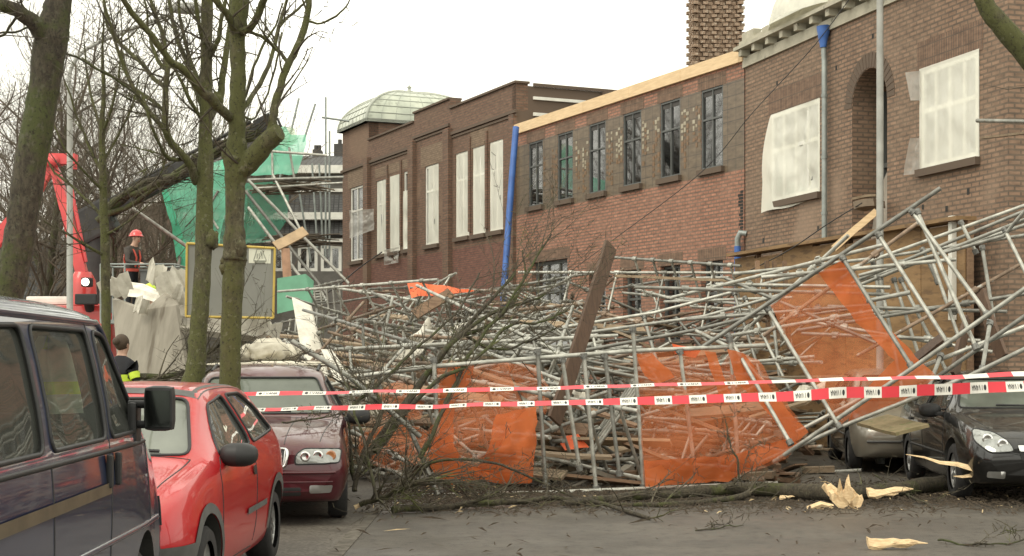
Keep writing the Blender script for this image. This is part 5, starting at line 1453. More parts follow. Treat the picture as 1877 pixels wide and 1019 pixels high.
# tubes crossing before the plywood
for k in range(30):
    px, py, Y = rng.uniform(1370, 1720), rng.uniform(490, 628), rng.uniform(20.6, 22.2)
    p = P(px, py, Y); L = rng.choice((1, 1, 2)); d = Vector((rng.uniform(.5, 1), rng.gauss(0, .25) - .35, rng.gauss(.12, .3)))
    if rng.random() < .3: d = Vector((rng.gauss(.2, .2), rng.gauss(0, .2), 1))
    d.normalize()
    if any((p + d * q * tubes[L][1] * .5).z < 1.62 or not front_of(p + d * q * tubes[L][1] * .5, .5) or (p + d * q * tubes[L][1] * .5).z > 3.6 for q in (-1, 1)): continue
    c = tubes[L][0].copy(); COL.objects.link(c); place(c, p, d, rng.uniform(0, 6))
    if rng.random() < .25: c.material_slots[0].link = 'OBJECT'; c.material_slots[0].material = m_rust
# boards in the heap
bl = []
for k, (L, w, m) in enumerate(((2.4, .2, m_plank), (1.6, .22, m_plankmid), (3.0, .2, m_plankmid), (1.1, .25, m_plank))):
    o = plank(None, (0, 0, 0), (L, 0, 0), w, .04, m, seed=50 + k); bl.append((o, L))
    tag(o, 'loose scaffold board lying low in the collapsed tangle', 'plank', 'loose scaffold boards in the tangle')
cnt = 0; ub = [False] * 4
while cnt < 170:
    k = rng.randrange(4); o, L = bl[k]
    p = rpoint(); p.z = max(.06, min(p.z, zmax(p) * .85) * rng.random() ** .7)
    a = rng.uniform(0, 6.28); pt_ = rng.gauss(0, .16)
    d = Vector((math.cos(a) * math.cos(pt_), math.sin(a) * math.cos(pt_), math.sin(pt_)))
    if not all(okpt(p + d * q) for q in (L * .5, L)): continue
    c = o if not ub[k] else o.copy()
    if ub[k]: COL.objects.link(c)
    ub[k] = True
    c.location = p
    c.rotation_euler = (Matrix.Rotation(a, 3, 'Z') @ Matrix.Rotation(-pt_, 3, 'Y') @ Matrix.Rotation(rng.gauss(0, .3), 3, 'X')).to_euler(); cnt += 1
# crumpled white sheets and insulation slabs caught in the heap
def crumple(seed, w, h, amp):
    mb = MB()
    def fn(u, v):
        q = Vector((u * 3, v * 3, seed * 3.1))
        return Vector(((u - .5) * w + amp * .5 * noise.noise(q * 1.3), amp * 1.2 * noise.noise(q) + amp * .5 * noise.noise(q * 2.7), (v - .5) * h + amp * .6 * noise.noise(q + Vector((9, 2, 1)))))
    mb.grid(fn, 14, 12); return mb
cs = []
for k, (w, h, a) in enumerate(((.6, .36, .2), (.4, .45, .18), (.9, .28, .18))):
    o = crumple(k, w, h, a).build('white_sheet', m_torn)
    tag(o, 'crumpled white sheet caught between the scaffold tubes', 'sheet', 'white sheets caught in the tangle'); cs.append(o)
uc = [False] * 3; cnt = 0
while cnt < 55:
    p = rpoint(); px = CX + p.x / p.y * FPX
    if p.y < 22 or rng.random() < (.5 if px > 1150 else 0): continue
    p.z = p.z * .8 * rng.uniform(.4, 1)
    k = rng.randrange(3); c = cs[k] if not uc[k] else cs[k].copy()
    if uc[k]: COL.objects.link(c)
    uc[k] = True
    c.location = p; c.rotation_euler = (rng.uniform(-1, 1), rng.uniform(-1, 1), rng.uniform(-.6, .6)); cnt += 1
# ------------------------------------------------------------------ trees
def wob(pts, n, amp, seed):
    rows = densify([list(p) for p in pts], n)
    return [Vector(p) + Vector((noise.noise(Vector((i * .45, seed, 1))), noise.noise(Vector((i * .45, seed, 5))), noise.noise(Vector((i * .45, seed, 9))))) * amp for i, p in enumerate(rows)]
def limb(mb, pts, rad, seg=8, n=4, amp=.02, seed=0, knots=0.0):
    """thick limb with uneven girth"""
    P3 = wob(pts, n, amp, seed)
    rr = [q[0] for q in densify([[r] for r in rad], n)]
    rr = [max(.003, r * (1 + .10 * noise.noise(Vector((i * .8, seed * 2.3, 4))) + knots * max(0, noise.noise(Vector((i * .55, seed, 20)))))) for i, r in enumerate(rr)]
    mb.path(P3, rr, seg)
    return P3, rr
def spray(mb, p, d, L, r, rng, depth, up=.25, spread=.6, kids=(3, 5), seg=4, curl=.25, spur=0.0):
    """one shoot and its side shoots"""
    n = max(3, int(4 + L * 2)); pts = [Vector(p)]; d = Vector(d).normalized(); rads = [r]
    for i in range(n):
        d = (d + Vector((rng.gauss(0, curl), rng.gauss(0, curl), rng.gauss(0, curl) + up * .5)) * .35).normalized()
        pts.append(pts[-1] + d * L / n); rads.append(r * (1 - .72 * (i + 1) / n))
    mb.path(pts, rads, seg if r > .008 else 3, caps=False)
    if spur > 0:
        for q in pts[1:]:
            if rng.random() < spur:
                e = Vector((rng.gauss(0, 1), rng.gauss(0, 1), rng.gauss(.3, 1))).normalized() * rng.uniform(.03, .10)
                mb.path([q, q + e], [max(.004, r * .35), .004], 3, caps=False)
    if depth <= 0: return
    for _ in range(rng.randint(*kids)):
        i = rng.randint(max(1, n // 4), n); a = (pts[i] - pts[i - 1]).normalized()
        s_ = Vector((rng.gauss(0, 1), rng.gauss(0, 1), rng.gauss(.15, .8))); s_ = (s_ - a * s_.dot(a)).normalized()
        spray(mb, pts[i], a * (1 - spread * .4) + s_ * spread, L * rng.uniform(.42, .72), max(.003, rads[i] * .62), rng, depth - 1, up, spread, kids, seg, curl, spur)
def PX(lst, Y, dY=None):
    return [P(a, b, Y + (dY(a, b) if dY else 0)) for a, b in lst]
def real_tree(name, label, base, trunk, limbs, Y, seed, bark, twigm, twig=(2, 1.1, .02, 2), trunk_seg=14, knots=.0, cuts=(), rise=.3, every=3):
    """trunk: (px, py, width px); limbs: lists of (px, py, width px, depth shift)"""
    t = thing(name, label, 'tree', base)
    rng = random.Random(seed)
    mb = MB(); limb(mb, [P(a, b, Y) for a, b, w in trunk], [w / 2 / FPX * Y for a, b, w in trunk], trunk_seg, 5, .012, seed, knots)
    for c in cuts:
        q = MB(); ellipsoid(q, (0, 0, 0), (c[2] * .8,) * 2 + (c[2] * 1.2,), None, 14, 10)
        mb.add([P(c[0], c[1], Y - c[3]) + v * (1 + .45 * noise.noise(v * 22 + Vector((c[0], 0, 0)))) for v in q.v], q.f, 0, True)
    wpart('trunk', mb, bark, t)
    cb = MB(); tw = MB()
    for k, L in enumerate(limbs):
        pts = [P(a, b, Y + d) for a, b, w, d in L]; rad = [w / 2 / FPX * Y for a, b, w, d in L]
        P3, rr = limb(cb, pts, rad, 8, 4, .015, seed + k * 1.7, knots * .6)
        for i in range(2, len(P3), every):
            for _ in range(twig[0]):
                if rng.random() < .35: continue
                a = (P3[i] - P3[i - 1]).normalized(); s_ = Vector((rng.gauss(0, 1), rng.gauss(0, 1), rng.gauss(.2, .8)))
                spray(tw, P3[i], a * .6 + s_.normalized() * .8, twig[1] * rng.uniform(.4, 1.1), min(twig[2], rr[i] * .6), rng, twig[3], rise, .7, (2, 3), 4, .3, .35)
    lo = wpart('limbs', cb, bark, t)
    wpart('crown', tw, twigm, t)
    return t
# the two street trees at the parked cars
real_tree('street_tree', 'mossy street tree with sawn off limb stub standing between the red and maroon cars', Vector((-2.42, 13, 0.0)),
    [(421, 735, 40), (421, 690, 39), (424, 600, 38), (428, 500, 40), (430, 470, 45), (430, 430, 38), (430, 390, 34), (432, 330, 38), (433, 290, 45), (434, 262, 34), (435, 200, 29), (436, 130, 28), (436, 60, 29), (440, 0, 34), (444, -70, 28), (450, -220, 22), (455, -420, 12)],
    [[(436, 320, 36, 0), (462, 292, 38, -.05), (488, 262, 36, -.1), (513, 240, 33, -.14)],
     [(492, 258, 16, -.1), (500, 222, 16, -.12), (503, 195, 15, -.1), (513, 160, 14, -.06), (530, 118, 14, 0), (546, 85, 13, .05), (560, 45, 12, .1), (566, 0, 11, .1), (562, -60, 9, .2), (575, -200, 5, .3)],
     [(530, 118, 8, 0), (515, 97, 7, .1), (495, 80, 7, .15), (470, 62, 6, .1), (452, 56, 7, .02)],
     [(562, 40, 5, .1), (590, 42, 4, .1), (615, 30, 4, 0), (634, 12, 3, 0), (645, -10, 2, 0)],
     [(434, 62, 16, 0), (424, 48, 14, -.1), (416, 25, 13, -.2), (402, 8, 12, -.3), (388, -12, 12, -.35), (370, -90, 8, -.5), (340, -230, 4, -.6)],
     [(438, 62, 16, 0), (452, 56, 14, -.1), (468, 40, 13, -.15), (478, 15, 13, -.2), (490, -20, 12, -.3), (520, -120, 8, -.3), (540, -260, 4, -.2)],
     [(424, 218, 17, 0), (405, 200, 18, -.2), (388, 182, 19, -.3), (366, 165, 15, -.4), (340, 130, 13, -.5), (310, 108, 12, -.6), (282, 70, 11, -.7), (252, 35, 10, -.8), (230, 5, 9, -.9), (215, -40, 8, -1), (190, -160, 4, -1)],
     [(444, 205, 9, 0), (466, 170, 9, .3), (486, 135, 9, .5), (500, 95, 8, .7), (511, 50, 8, .8), (522, 15, 7, .9), (535, -30, 5, 1), (560, -120, 3, 1)],
     [(511, 50, 6, .8), (528, 30, 6, .9), (548, 15, 5, 1), (562, 0, 4, 1), (580, -40, 3, 1.2)],
     [(442, 200, 6, 0), (455, 160, 6, .3), (468, 120, 5, .4), (482, 85, 5, .5), (505, 48, 4, .6), (518, 5, 3, .6)],
     [(444, 215, 5, 0), (468, 215, 4, .3), (490, 170, 4, .4), (508, 110, 4, .4), (516, 60, 3, .5)]],
    13.0, 11, m_bark, m_twig, (1, .75, .012, 1), knots=.22, cuts=((416, 478, .06, .02), (440, 452, .07, .06), (446, 290, .08, .02), (424, 288, .09, .02), (412, 490, .055, .02)), every=4)
real_tree('street_tree', 'mossy street tree with lichen spots behind the maroon estate, trunk leaning gently to the right', Vector((-3.97, 19, .12)),
    [(352, 712, 42), (360, 660, 35), (364, 600, 33), (370, 520, 31), (374, 430, 31), (376, 330, 30), (377, 250, 26), (378, 150, 23), (379, 60, 21), (380, 0, 21), (383, -100, 17), (388, -260, 10)],
    [[(360, 334, 16, 0), (348, 302, 15, -.2), (333, 282, 15, -.3), (314, 262, 14, -.4), (303, 235, 13, -.5), (303, 200, 12, -.5), (304, 160, 11, -.5), (306, 125, 10, -.5), (300, 70, 8, -.4), (285, 25, 7, -.4), (272, -20, 6, -.4), (250, -150, 3, -.5)],
     [(306, 246, 10, -.5), (285, 218, 9, -.6), (262, 190, 8, -.7), (245, 160, 8, -.8), (228, 125, 7, -.8), (212, 80, 6, -.9), (200, 40, 6, -1), (190, 0, 5, -1), (180, -80, 3, -1)],
     [(303, 160, 9, -.5), (280, 142, 8, -.3), (258, 115, 7, -.2), (232, 90, 7, -.1), (210, 68, 6, 0), (195, 40, 5, 0), (188, -10, 4, 0)],
     [(303, 205, 8, -.5), (285, 190, 7, -.4), (255, 168, 6, -.2), (215, 145, 5, 0), (180, 128, 4, 0), (150, 105, 3, 0)],
     [(306, 130, 7, -.5), (290, 110, 7, -.4), (278, 80, 6, -.3), (272, 50, 5, -.3), (268, 10, 4, -.3), (255, -40, 3, -.2)],
     [(340, 292, 8, -.1), (310, 290, 7, -.5), (290, 260, 6, -.8), (272, 215, 5, -1), (262, 170, 4, -1)],
     [(372, 195, 11, 0), (355, 150, 10, .3), (340, 110, 9, .4), (325, 70, 9, .5), (318, 40, 8, .6), (310, 0, 7, .7), (300, -60, 5, .7)],
     [(374, 170, 9, 0), (352, 120, 8, .3), (338, 70, 7, .5), (330, 30, 6, .5), (325, -20, 5, .5)],
     [(384, 215, 14, 0), (402, 185, 14, .3), (408, 140, 13, .4), (414, 95, 12, .5), (420, 60, 11, .6), (424, 20, 10, .7), (430, -50, 7, .8)],
     [(380, 110, 9, 0), (398, 80, 8, -.2), (405, 40, 7, -.3), (415, -10, 6, -.4)],
     [(378, 90, 9, 0), (366, 50, 8, -.2), (360, 10, 7, -.3), (350, -50, 5, -.4)],
     [(374, 225, 7, 0), (352, 190, 7, -.3), (332, 150, 6, -.4), (318, 120, 5, -.4), (290, 90, 4, -.4)]],
    19.0, 12, m_bark, m_twig, (2, 1.1, .014, 2), knots=.14, cuts=((389, 440, .10, .05), (398, 182, .09, .0)), every=3)
# big leaning trunk at the left edge
real_tree('leaning_tree', 'big dark leaning tree with green moss and one heavy bough at the left edge', Vector((-3.95, 12, .12)),
    [(-8, 690, 78), (2, 620, 68), (12, 545, 60), (32, 459, 56), (44, 380, 56), (55, 306, 57), (72, 215, 56), (82, 153, 55), (90, 95, 60), (99, 50, 56), (106, 5, 48), (116, -40, 42), (132, -120, 36), (150, -260, 24), (170, -420, 12)],
    [[(92, 80, 40, 0), (70, 50, 34, -.1), (45, 28, 28, -.2), (12, 12, 25, -.3), (-40, 2, 22, -.4), (-120, -40, 20, -.4)],
     [(-30, 80, 5, -.3), (0, 68, 5, -.2), (22, 45, 5, -.2), (30, 30, 6, -.2)], [(0, 62, 4, -.2), (30, 58, 4, -.1), (60, 50, 4, 0)],
     [(112, -20, 30, 0), (150, -90, 22, .2), (190, -200, 12, .4)],
     [(112, 98, 5, .3), (140, 105, 4, .4), (175, 125, 4, .5), (220, 150, 4, .6), (262, 185, 3, .7)]],
    12.0, 13, m_barkdark, m_twig, (1, .8, .012, 1), knots=.08, every=3)
# slim young tree on the pavement
real_tree('young_tree', 'slim young tree with fine upright crown between the left lamp post and grey roof panels', Vector(((192 - CX) / FPX * 20, 20, .12)),
    [(196, 712, 19), (195, 640, 18), (194, 560, 17), (193, 460, 17), (190, 380, 15), (188, 300, 13), (187, 240, 11), (190, 170, 8), (188, 100, 5), (190, 30, 3)],
    [[(190, 400, 7, 0), (165, 372, 6, .1), (130, 340, 5, .2), (100, 315, 4, .3), (80, 280, 3, .3)], [(192, 470, 7, 0), (160, 450, 5, -.2), (125, 430, 4, -.3), (80, 405, 3, -.4)], [(190, 390, 7, 0), (215, 365, 6, .2), (245, 345, 5, .3), (270, 330, 4, .3)],
     [(188, 320, 6, 0), (160, 260, 5, .2), (140, 210, 4, .2), (120, 150, 3, .2)], [(188, 300, 6, 0), (215, 250, 5, .1), (240, 200, 4, .1), (255, 140, 3, .1)], [(188, 250, 6, 0), (205, 200, 5, -.2), (215, 150, 4, -.3), (222, 90, 3, -.3)],
     [(187, 240, 6, 0), (170, 190, 5, .2), (160, 140, 4, .3), (155, 80, 3, .3)], [(189, 350, 5, 0), (150, 310, 4, -.3), (118, 270, 3, -.5), (95, 220, 2, -.5)], [(193, 430, 6, 0), (222, 415, 4, -.2), (248, 395, 3, -.3), (275, 372, 2, -.3)]],
    20.0, 14, m_bark, m_twig, (2, 1.0, .010, 2), trunk_seg=10, every=3, rise=.5)
# bough reaching in from the top right
t = thing('overhanging_tree', 'tree outside the frame whose mossy bough hangs in at the top right corner', 'tree', (5.6, 10.2, .0))
mb = MB(); limb(mb, [(5.6, 10.2, -.1), (5.55, 10.2, 2), (5.4, 10.2, 4.5), (5.3, 10.2, 7)], [.24, .2, .17, .1], 12, 4, .02, 3); wpart('trunk', mb, m_bark, t)
mb = MB(); limb(mb, [(5.45, 10.2, 3.2), P(1990, 195, 10.1), P(1900, 120, 10), P(1850, 62, 10), P(1812, 18, 10), P(1785, -50, 10), P(1760, -170, 10)], [.10, .085, .075, .068, .06, .05, .03], 10, 4, .01, 5, .1); wpart('limbs', mb, m_bark, t)
mb = MB(); spray(mb, P(1950, 150, 10.0), (-.6, .1, -.1), .35, .008, random.Random(8), 1, .0, .5); spray(mb, P(1900, 110, 10.0), (.3, .1, -.6), .5, .010, random.Random(9), 2, .0, .5); wpart('crown', mb, m_twig, t)

# bare trees further down the street
def far_tree(name, label, px, Y, H, seed, spread=.55, kids=(4, 6), trunkr=.16, group=None, dens=5):
    rng = random.Random(seed); x = (px - CX) / FPX * Y
    t = thing(name, label, 'tree', (x, Y, .0), 0, group)
    tb, cb = MB(), MB()
    pts = [Vector((0, 0, -.1))]; d = Vector((rng.gauss(0, .05), 0, 1))
    for i in range(7): d = (d + Vector((rng.gauss(0, .07), rng.gauss(0, .07), 0))).normalized(); pts.append(pts[-1] + d * H * .1)
    rad = [trunkr * (1 - .085 * i) for i in range(8)]
    limb(tb, pts, rad, 9, 3, .03, seed)
    tb.build('trunk', m_barkdark, t)
    for i in range(2, 8):
        for _ in range(dens):
            a = rng.uniform(0, 6.28); el = rng.uniform(.35, 1.1)
            spray(cb, pts[i].lerp(pts[i - 1], rng.random()), (math.cos(a) * math.cos(el), math.sin(a) * math.cos(el), math.sin(el)), H * rng.uniform(.24, .40), trunkr * .34, rng, 3, .32, spread, kids, 4, .3)
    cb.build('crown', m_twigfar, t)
    return t
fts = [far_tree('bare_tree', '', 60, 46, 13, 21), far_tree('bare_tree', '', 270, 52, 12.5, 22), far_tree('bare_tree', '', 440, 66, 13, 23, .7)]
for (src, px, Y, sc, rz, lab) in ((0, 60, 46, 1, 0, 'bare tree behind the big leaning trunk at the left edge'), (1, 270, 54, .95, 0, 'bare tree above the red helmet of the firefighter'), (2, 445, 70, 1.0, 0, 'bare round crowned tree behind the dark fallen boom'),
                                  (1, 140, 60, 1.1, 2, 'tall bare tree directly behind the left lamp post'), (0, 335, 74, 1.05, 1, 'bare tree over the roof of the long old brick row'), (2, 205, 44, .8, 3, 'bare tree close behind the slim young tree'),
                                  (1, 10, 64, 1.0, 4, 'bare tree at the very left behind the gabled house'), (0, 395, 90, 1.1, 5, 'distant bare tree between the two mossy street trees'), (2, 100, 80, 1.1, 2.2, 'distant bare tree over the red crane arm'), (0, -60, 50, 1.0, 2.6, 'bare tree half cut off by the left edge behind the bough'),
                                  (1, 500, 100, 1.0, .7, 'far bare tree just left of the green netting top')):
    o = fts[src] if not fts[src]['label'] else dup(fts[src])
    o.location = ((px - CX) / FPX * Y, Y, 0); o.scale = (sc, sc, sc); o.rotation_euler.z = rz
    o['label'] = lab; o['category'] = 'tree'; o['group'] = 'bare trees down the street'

# ------------------------------------------------------------------ fallen branches
rng = random.Random(5)
fb = thing('fallen_branch', 'large fallen tree crown with bare dark branches reaching up through the scaffold left of centre', 'branch', P(690, 830, 18.2))
mb = MB(); tw = MB()
for k, (L, w0) in enumerate((([(665, 850, 17.9), (720, 770, 18.2), (780, 690, 18.6), (835, 620, 19), (900, 550, 19.4), (945, 500, 19.8)], .075), ([(690, 830, 17.8), (745, 745, 18), (800, 660, 18.4), (845, 615, 18.8), (900, 575, 19.2), (960, 555, 19.6), (1000, 540, 20)], .06),
                        ([(770, 840, 17.7), (800, 780, 17.8), (835, 700, 18.2), (880, 620, 18.8), (930, 560, 19.2), (985, 470, 19.6), (1010, 430, 19.8)], .04), ([(650, 880, 17.6), (640, 760, 17.6), (700, 700, 17.9), (760, 640, 18.3), (830, 580, 18.8), (880, 500, 19.3)], .035),
                        ([(720, 780, 18), (800, 700, 18), (870, 660, 18.3), (930, 600, 18.8), (990, 590, 19.2), (1040, 570, 19.5)], .035), ([(835, 620, 19), (905, 590, 19.4), (955, 530, 19.8), (960, 460, 20)], .03), ([(845, 610, 18.9), (905, 640, 19), (960, 630, 19.3), (1020, 600, 19.5)], .025),
                        ([(745, 770, 18), (700, 740, 18), (660, 715, 17.9), (600, 690, 17.8)], .03))):
    P3, rr = limb(mb, [P(*q) for q in L], [.62 * w0 * (1 - .8 * i / (len(L) - 1)) + .006 for i in range(len(L))], 7, 5, .03, k + 3, .15)
    for i in range(6, len(P3), 2):
        a = (P3[i] - P3[i - 1]).normalized(); s_ = Vector((rng.gauss(0, 1), rng.gauss(0, .6), rng.gauss(.3, 1))).normalized()
        spray(tw, P3[i], a * .8 + s_ * .6, rng.uniform(.5, 1.4), min(.011, rr[i] * .5), rng, 2, .3, .55, (2, 3), 4, .3, .3)
wpart('limbs', mb, m_barkdark, fb); wpart('twigs', tw, m_twig, fb)
def ground_branch(label, pts, r0, r1, seed, m=m_moss, twn=6, twl=.6, name='fallen_branch', splint=None):
    rng = random.Random(seed); pts = [Vector(p) for p in pts]
    t = thing(name, label, 'branch', min(pts, key=lambda p: p.z).copy())
    mb = MB(); P3, rr = limb(mb, pts, [lerp(r0, r1, i / (len(pts) - 1)) for i in range(len(pts))], 9, 5, .03, seed, .2)
    wpart('limbs', mb, m, t)
    if twn:
        tw = MB()
        for _ in range(twn):
            i = rng.randrange(2, len(P3)); a = (P3[i] - P3[i - 1]).normalized(); s_ = Vector((rng.gauss(0, 1), rng.gauss(0, 1), rng.gauss(.1, .35)))
            spray(tw, P3[i], a * .8 + s_.normalized() * .7, twl * rng.uniform(.5, 1.3), min(.014, rr[i] * .5), rng, 2, -.05, .6, (2, 3), 4, .3, .3)
        wpart('twigs', tw, m_twig, t)
    return t
def GP(px, py, z=.05):
    Y = FPX * (CAM_H - z) / (py - HZ); return P(px, py, Y)
ground_branch('long mossy fallen trunk lying on the road in front of the black saloon', [GP(1560, 905, .10), GP(1640, 897, .11), GP(1730, 886, .12), GP(1800, 878, .14), GP(1960, 872, .15)], .075, .12, 31, twn=5)
ground_branch('long mossy bough lying along the front of the lowest scaffold tube', [GP(1030, 922, .05), GP(1150, 912, .06), GP(1290, 900, .09), GP(1400, 897, .11), GP(1530, 905, .12)], .035, .10, 32, twn=14, twl=.7)
ground_branch('second mossy branch crossing the road edge under the wide orange net', [GP(1120, 925, .03), GP(1215, 925, .03), GP(1330, 915, .05), GP(1375, 905, .1)], .02, .04, 33, twn=8)
ground_branch('mossy branch lying before the left orange net', [GP(720, 935, .04), GP(860, 925, .05), GP(960, 918, .06), GP(1060, 915, .05), GP(1190, 950, .02)], .04, .02, 34, twn=16, twl=.7)
ground_branch('curved thin branch arching over the left orange net', [P(770, 870, 17.7), P(800, 845, 17.6), P(890, 845, 17.5), P(965, 872, 17.5), P(1075, 920, 17.3), P(1230, 960, 16)], .02, .008, 35, twn=4)
ground_branch('small dark sapling branch standing before the post in the wide orange net', [P(1360, 905, 18), P(1352, 850, 18), P(1335, 800, 18.1), P(1330, 770, 18.2)], .016, .006, 36, m_barkdark, 6, .35)
ground_branch('heap of brushwood lying right of the maroon estate', [GP(660, 925, .08), GP(720, 905, .2), GP(780, 880, .35), GP(850, 885, .2)], .03, .02, 37, twn=36, twl=.9)
ground_branch('brushwood tangle pressed against the right flank of the maroon estate', [P(650, 900, 16.8), P(665, 830, 17), P(700, 760, 17.4), P(690, 720, 17.6)], .03, .015, 38, twn=24, twl=.8)
ground_branch('thin bare twig lying alone on the road at the bottom right', [GP(1720, 990, .02), GP(1790, 998, .02), GP(1850, 995, .02), GP(1910, 985, .03)], .010, .006, 39, m_barkdark, 6, .3, 'fallen_twig')
ground_branch('thin bare twig lying on the road below the middle of the wide net', [GP(1275, 972, .015), GP(1330, 966, .015), GP(1365, 962, .02)], .008, .004, 40, m_barkdark, 4, .25, 'fallen_twig')
ground_branch('slanting mossy twig behind the upright splintered stump', [GP(1600, 868, .12), GP(1660, 905, .05), GP(1712, 930, .02)], .012, .016, 41, m_moss, 3, .3, 'fallen_twig')
ground_branch('brushwood lying before the grey roof panels left of the mossy trees', [P(235, 690, 20.5), P(290, 690, 20.5), P(350, 680, 20.3), P(385, 640, 20.2)], .05, .02, 42, m_barkdark, 26, 1.0)
ground_branch('dark brushwood heap at the foot of the grey roof panels', [P(240, 705, 19.2), P(300, 700, 19.5), P(360, 705, 19.6)], .04, .03, 43, m_barkdark, 26, .8)
# splintered wood
def splinters(name, label, c, dirs, seed, cat='splintered wood'):
    rng = random.Random(seed); mb = MB()
    for (d, L, w) in dirs:
        d = Vector(d).normalized(); s_ = d.orthogonal().normalized(); u = d.cross(s_)
        n = 6; vs = []
        for i in range(n + 1):
            t = i / n; k = (1 - t) ** .7 if t > .25 else 1
            cc = Vector(c) + d * (L * t) + Vector((rng.gauss(0, 1), rng.gauss(0, 1), rng.gauss(0, 1))) * min(.008, w * .1)
            for q in range(5):
                a = q * 1.2566; rr = w * (k * .9 + .06) * (1 + rng.uniform(-.3, .3))
                vs.append(cc + s_ * math.cos(a) * rr + u * math.sin(a) * rr * .45)
        fs = [tuple(range(5))] + [(5 * i + q, 5 * i + (q + 1) % 5, 5 * i + 5 + (q + 1) % 5, 5 * i + 5 + q) for i in range(n) for q in range(5)] + [tuple(range(5 * n, 5 * n + 5))]
        mb.add(vs, fs)
    return single(name, mb, m_cutwood, label, cat, base=Vector(c))
mb = MB(); r_ = random.Random(4)
for poly, Yp, th in (([(1524, 906), (1530, 903), (1537, 909), (1543, 898), (1549, 906), (1554, 900), (1560, 903), (1566, 898), (1573, 908), (1579, 912), (1577, 927), (1562, 938), (1541, 935), (1526, 920)], 16.5, .09), ([(1546, 910), (1551, 884), (1556, 873), (1560, 896), (1567, 912), (1558, 924)], 16.44, .05),
                     ([(1506, 894), (1511, 889), (1515, 893), (1521, 890), (1534, 900), (1546, 911), (1538, 921), (1518, 909)], 16.62, .05), ([(1534, 902), (1538, 880), (1544, 905), (1541, 920)], 16.47, .03), ([(1562, 917), (1570, 908), (1575, 911), (1580, 906), (1583, 916), (1578, 929), (1567, 933)], 16.42, .05), ([(1480, 934), (1506, 924), (1530, 930), (1510, 937)], 16.4, .04)):
    V = [P(a, b, Yp + r_.uniform(-.04, .04)) for a, b in poly]; mb.slab(V, (r_.uniform(-.02, .02), th, r_.uniform(-.02, .03)))
single('splintered_stump', mb, m_cutwood, 'pale splintered stump end standing upright on the road before the grey hatchback', 'splintered wood')
c = GP(1590, 905, .12); splinters('splintered_log', 'pale split log lying right of the upright splintered stump', c, (((1, .15, .12), .55, .075), ((1, .1, .0), .35, .07)), 2)
c = P(1662, 832, 17.2); e = P(1850, 872, 16.9)
splinters('long_splinter', 'long pale splinter of torn wood lying over the trunk before the black saloon', e, (((c - e), (c - e).length, .05), (((c - e) + Vector((.3, 0, -.25))), .6, .06)), 3)
c = P(1880, 872, 16.9); splinters('splinter_end', 'pale torn wood end at the right edge beside the long splinter', c, (((-1, 0, -.1), .3, .09), ((.4, 0, -.3), .3, .08)), 4)
c = GP(1592, 996, .05); splinters('wood_chunk', 'flat pale chunk of split wood lying alone on the bare road', c, (((1, .05, .0), .50, .065), ((1, .0, .06), .42, .06), ((1, -.1, .02), .36, .05)), 5)
c = GP(1430, 912, .05); splinters('wood_shard', 'small pale shard beside the mossy bough end', c, (((1, .2, .1), .2, .03), ((.5, -.4, .1), .14, .03)), 6)
c = GP(650, 930, .05); splinters('wood_shard', 'small pale shard beside the wheel of the maroon estate', c, (((1, .3, .4), .24, .035),), 7)

# twigs broken onto the maroon estate and along the black boom
rng = random.Random(3)
ft = thing('fallen_branch', 'dark broken tree top with twigs lying along the black boom', 'branch', Vector((P(180, 395, 40.4).x, 40.4, 4.6)))
mb, tw = MB(), MB()
for k in range(7):
    y0 = rng.uniform(-6, 14); a = rng.uniform(0, .3); L = [P(lerp(175, 480, a + q * (.95 - a) / 4), lerp(396, 228, a + q * (.95 - a) / 4) + y0 + rng.gauss(0, 6), 40.4 + rng.uniform(-.3, .1)) for q in range(5)]
    P3, rr = limb(mb, L, [.09, .07, .05, .04, .02], 6, 4, .12, k + 60)
    for i in range(2, len(P3), 2):
        s_ = Vector((rng.gauss(0, 1), rng.gauss(0, .5), rng.gauss(0, 1))).normalized()
        spray(tw, P3[i], (P3[i] - P3[i - 1]).normalized() + s_ * .6, rng.uniform(.5, 1.4), .022, rng, 2, .1, .6, (2, 4), 3, .3)
wpart('limbs', mb, m_barkdark, ft); wpart('twigs', tw, m_barkdark, ft)
ground_branch('bare twigs lying across the bonnet of the maroon estate', [(-2.25, 14.95, .99), (-2.0, 15.2, 1.01), (-1.75, 15.5, 1.06), (-1.5, 15.7, 1.2)], .010, .006, 70, m_barkdark, 5, .35, 'fallen_twig')
ground_branch('bare twigs lying on the roof of the maroon estate', [(-3.2, 17.0, 1.57), (-2.8, 17.05, 1.60), (-2.3, 17.0, 1.58)], .010, .006, 71, m_barkdark, 6, .35, 'fallen_twig')
ground_branch('dark forked branch leaning on the right front wing of the maroon estate', [(-1.35, 15.3, .2), (-1.5, 15.5, .75), (-1.68, 15.8, 1.25), (-1.95, 16.2, 1.75)], .018, .008, 72, m_barkdark, 8, .5)
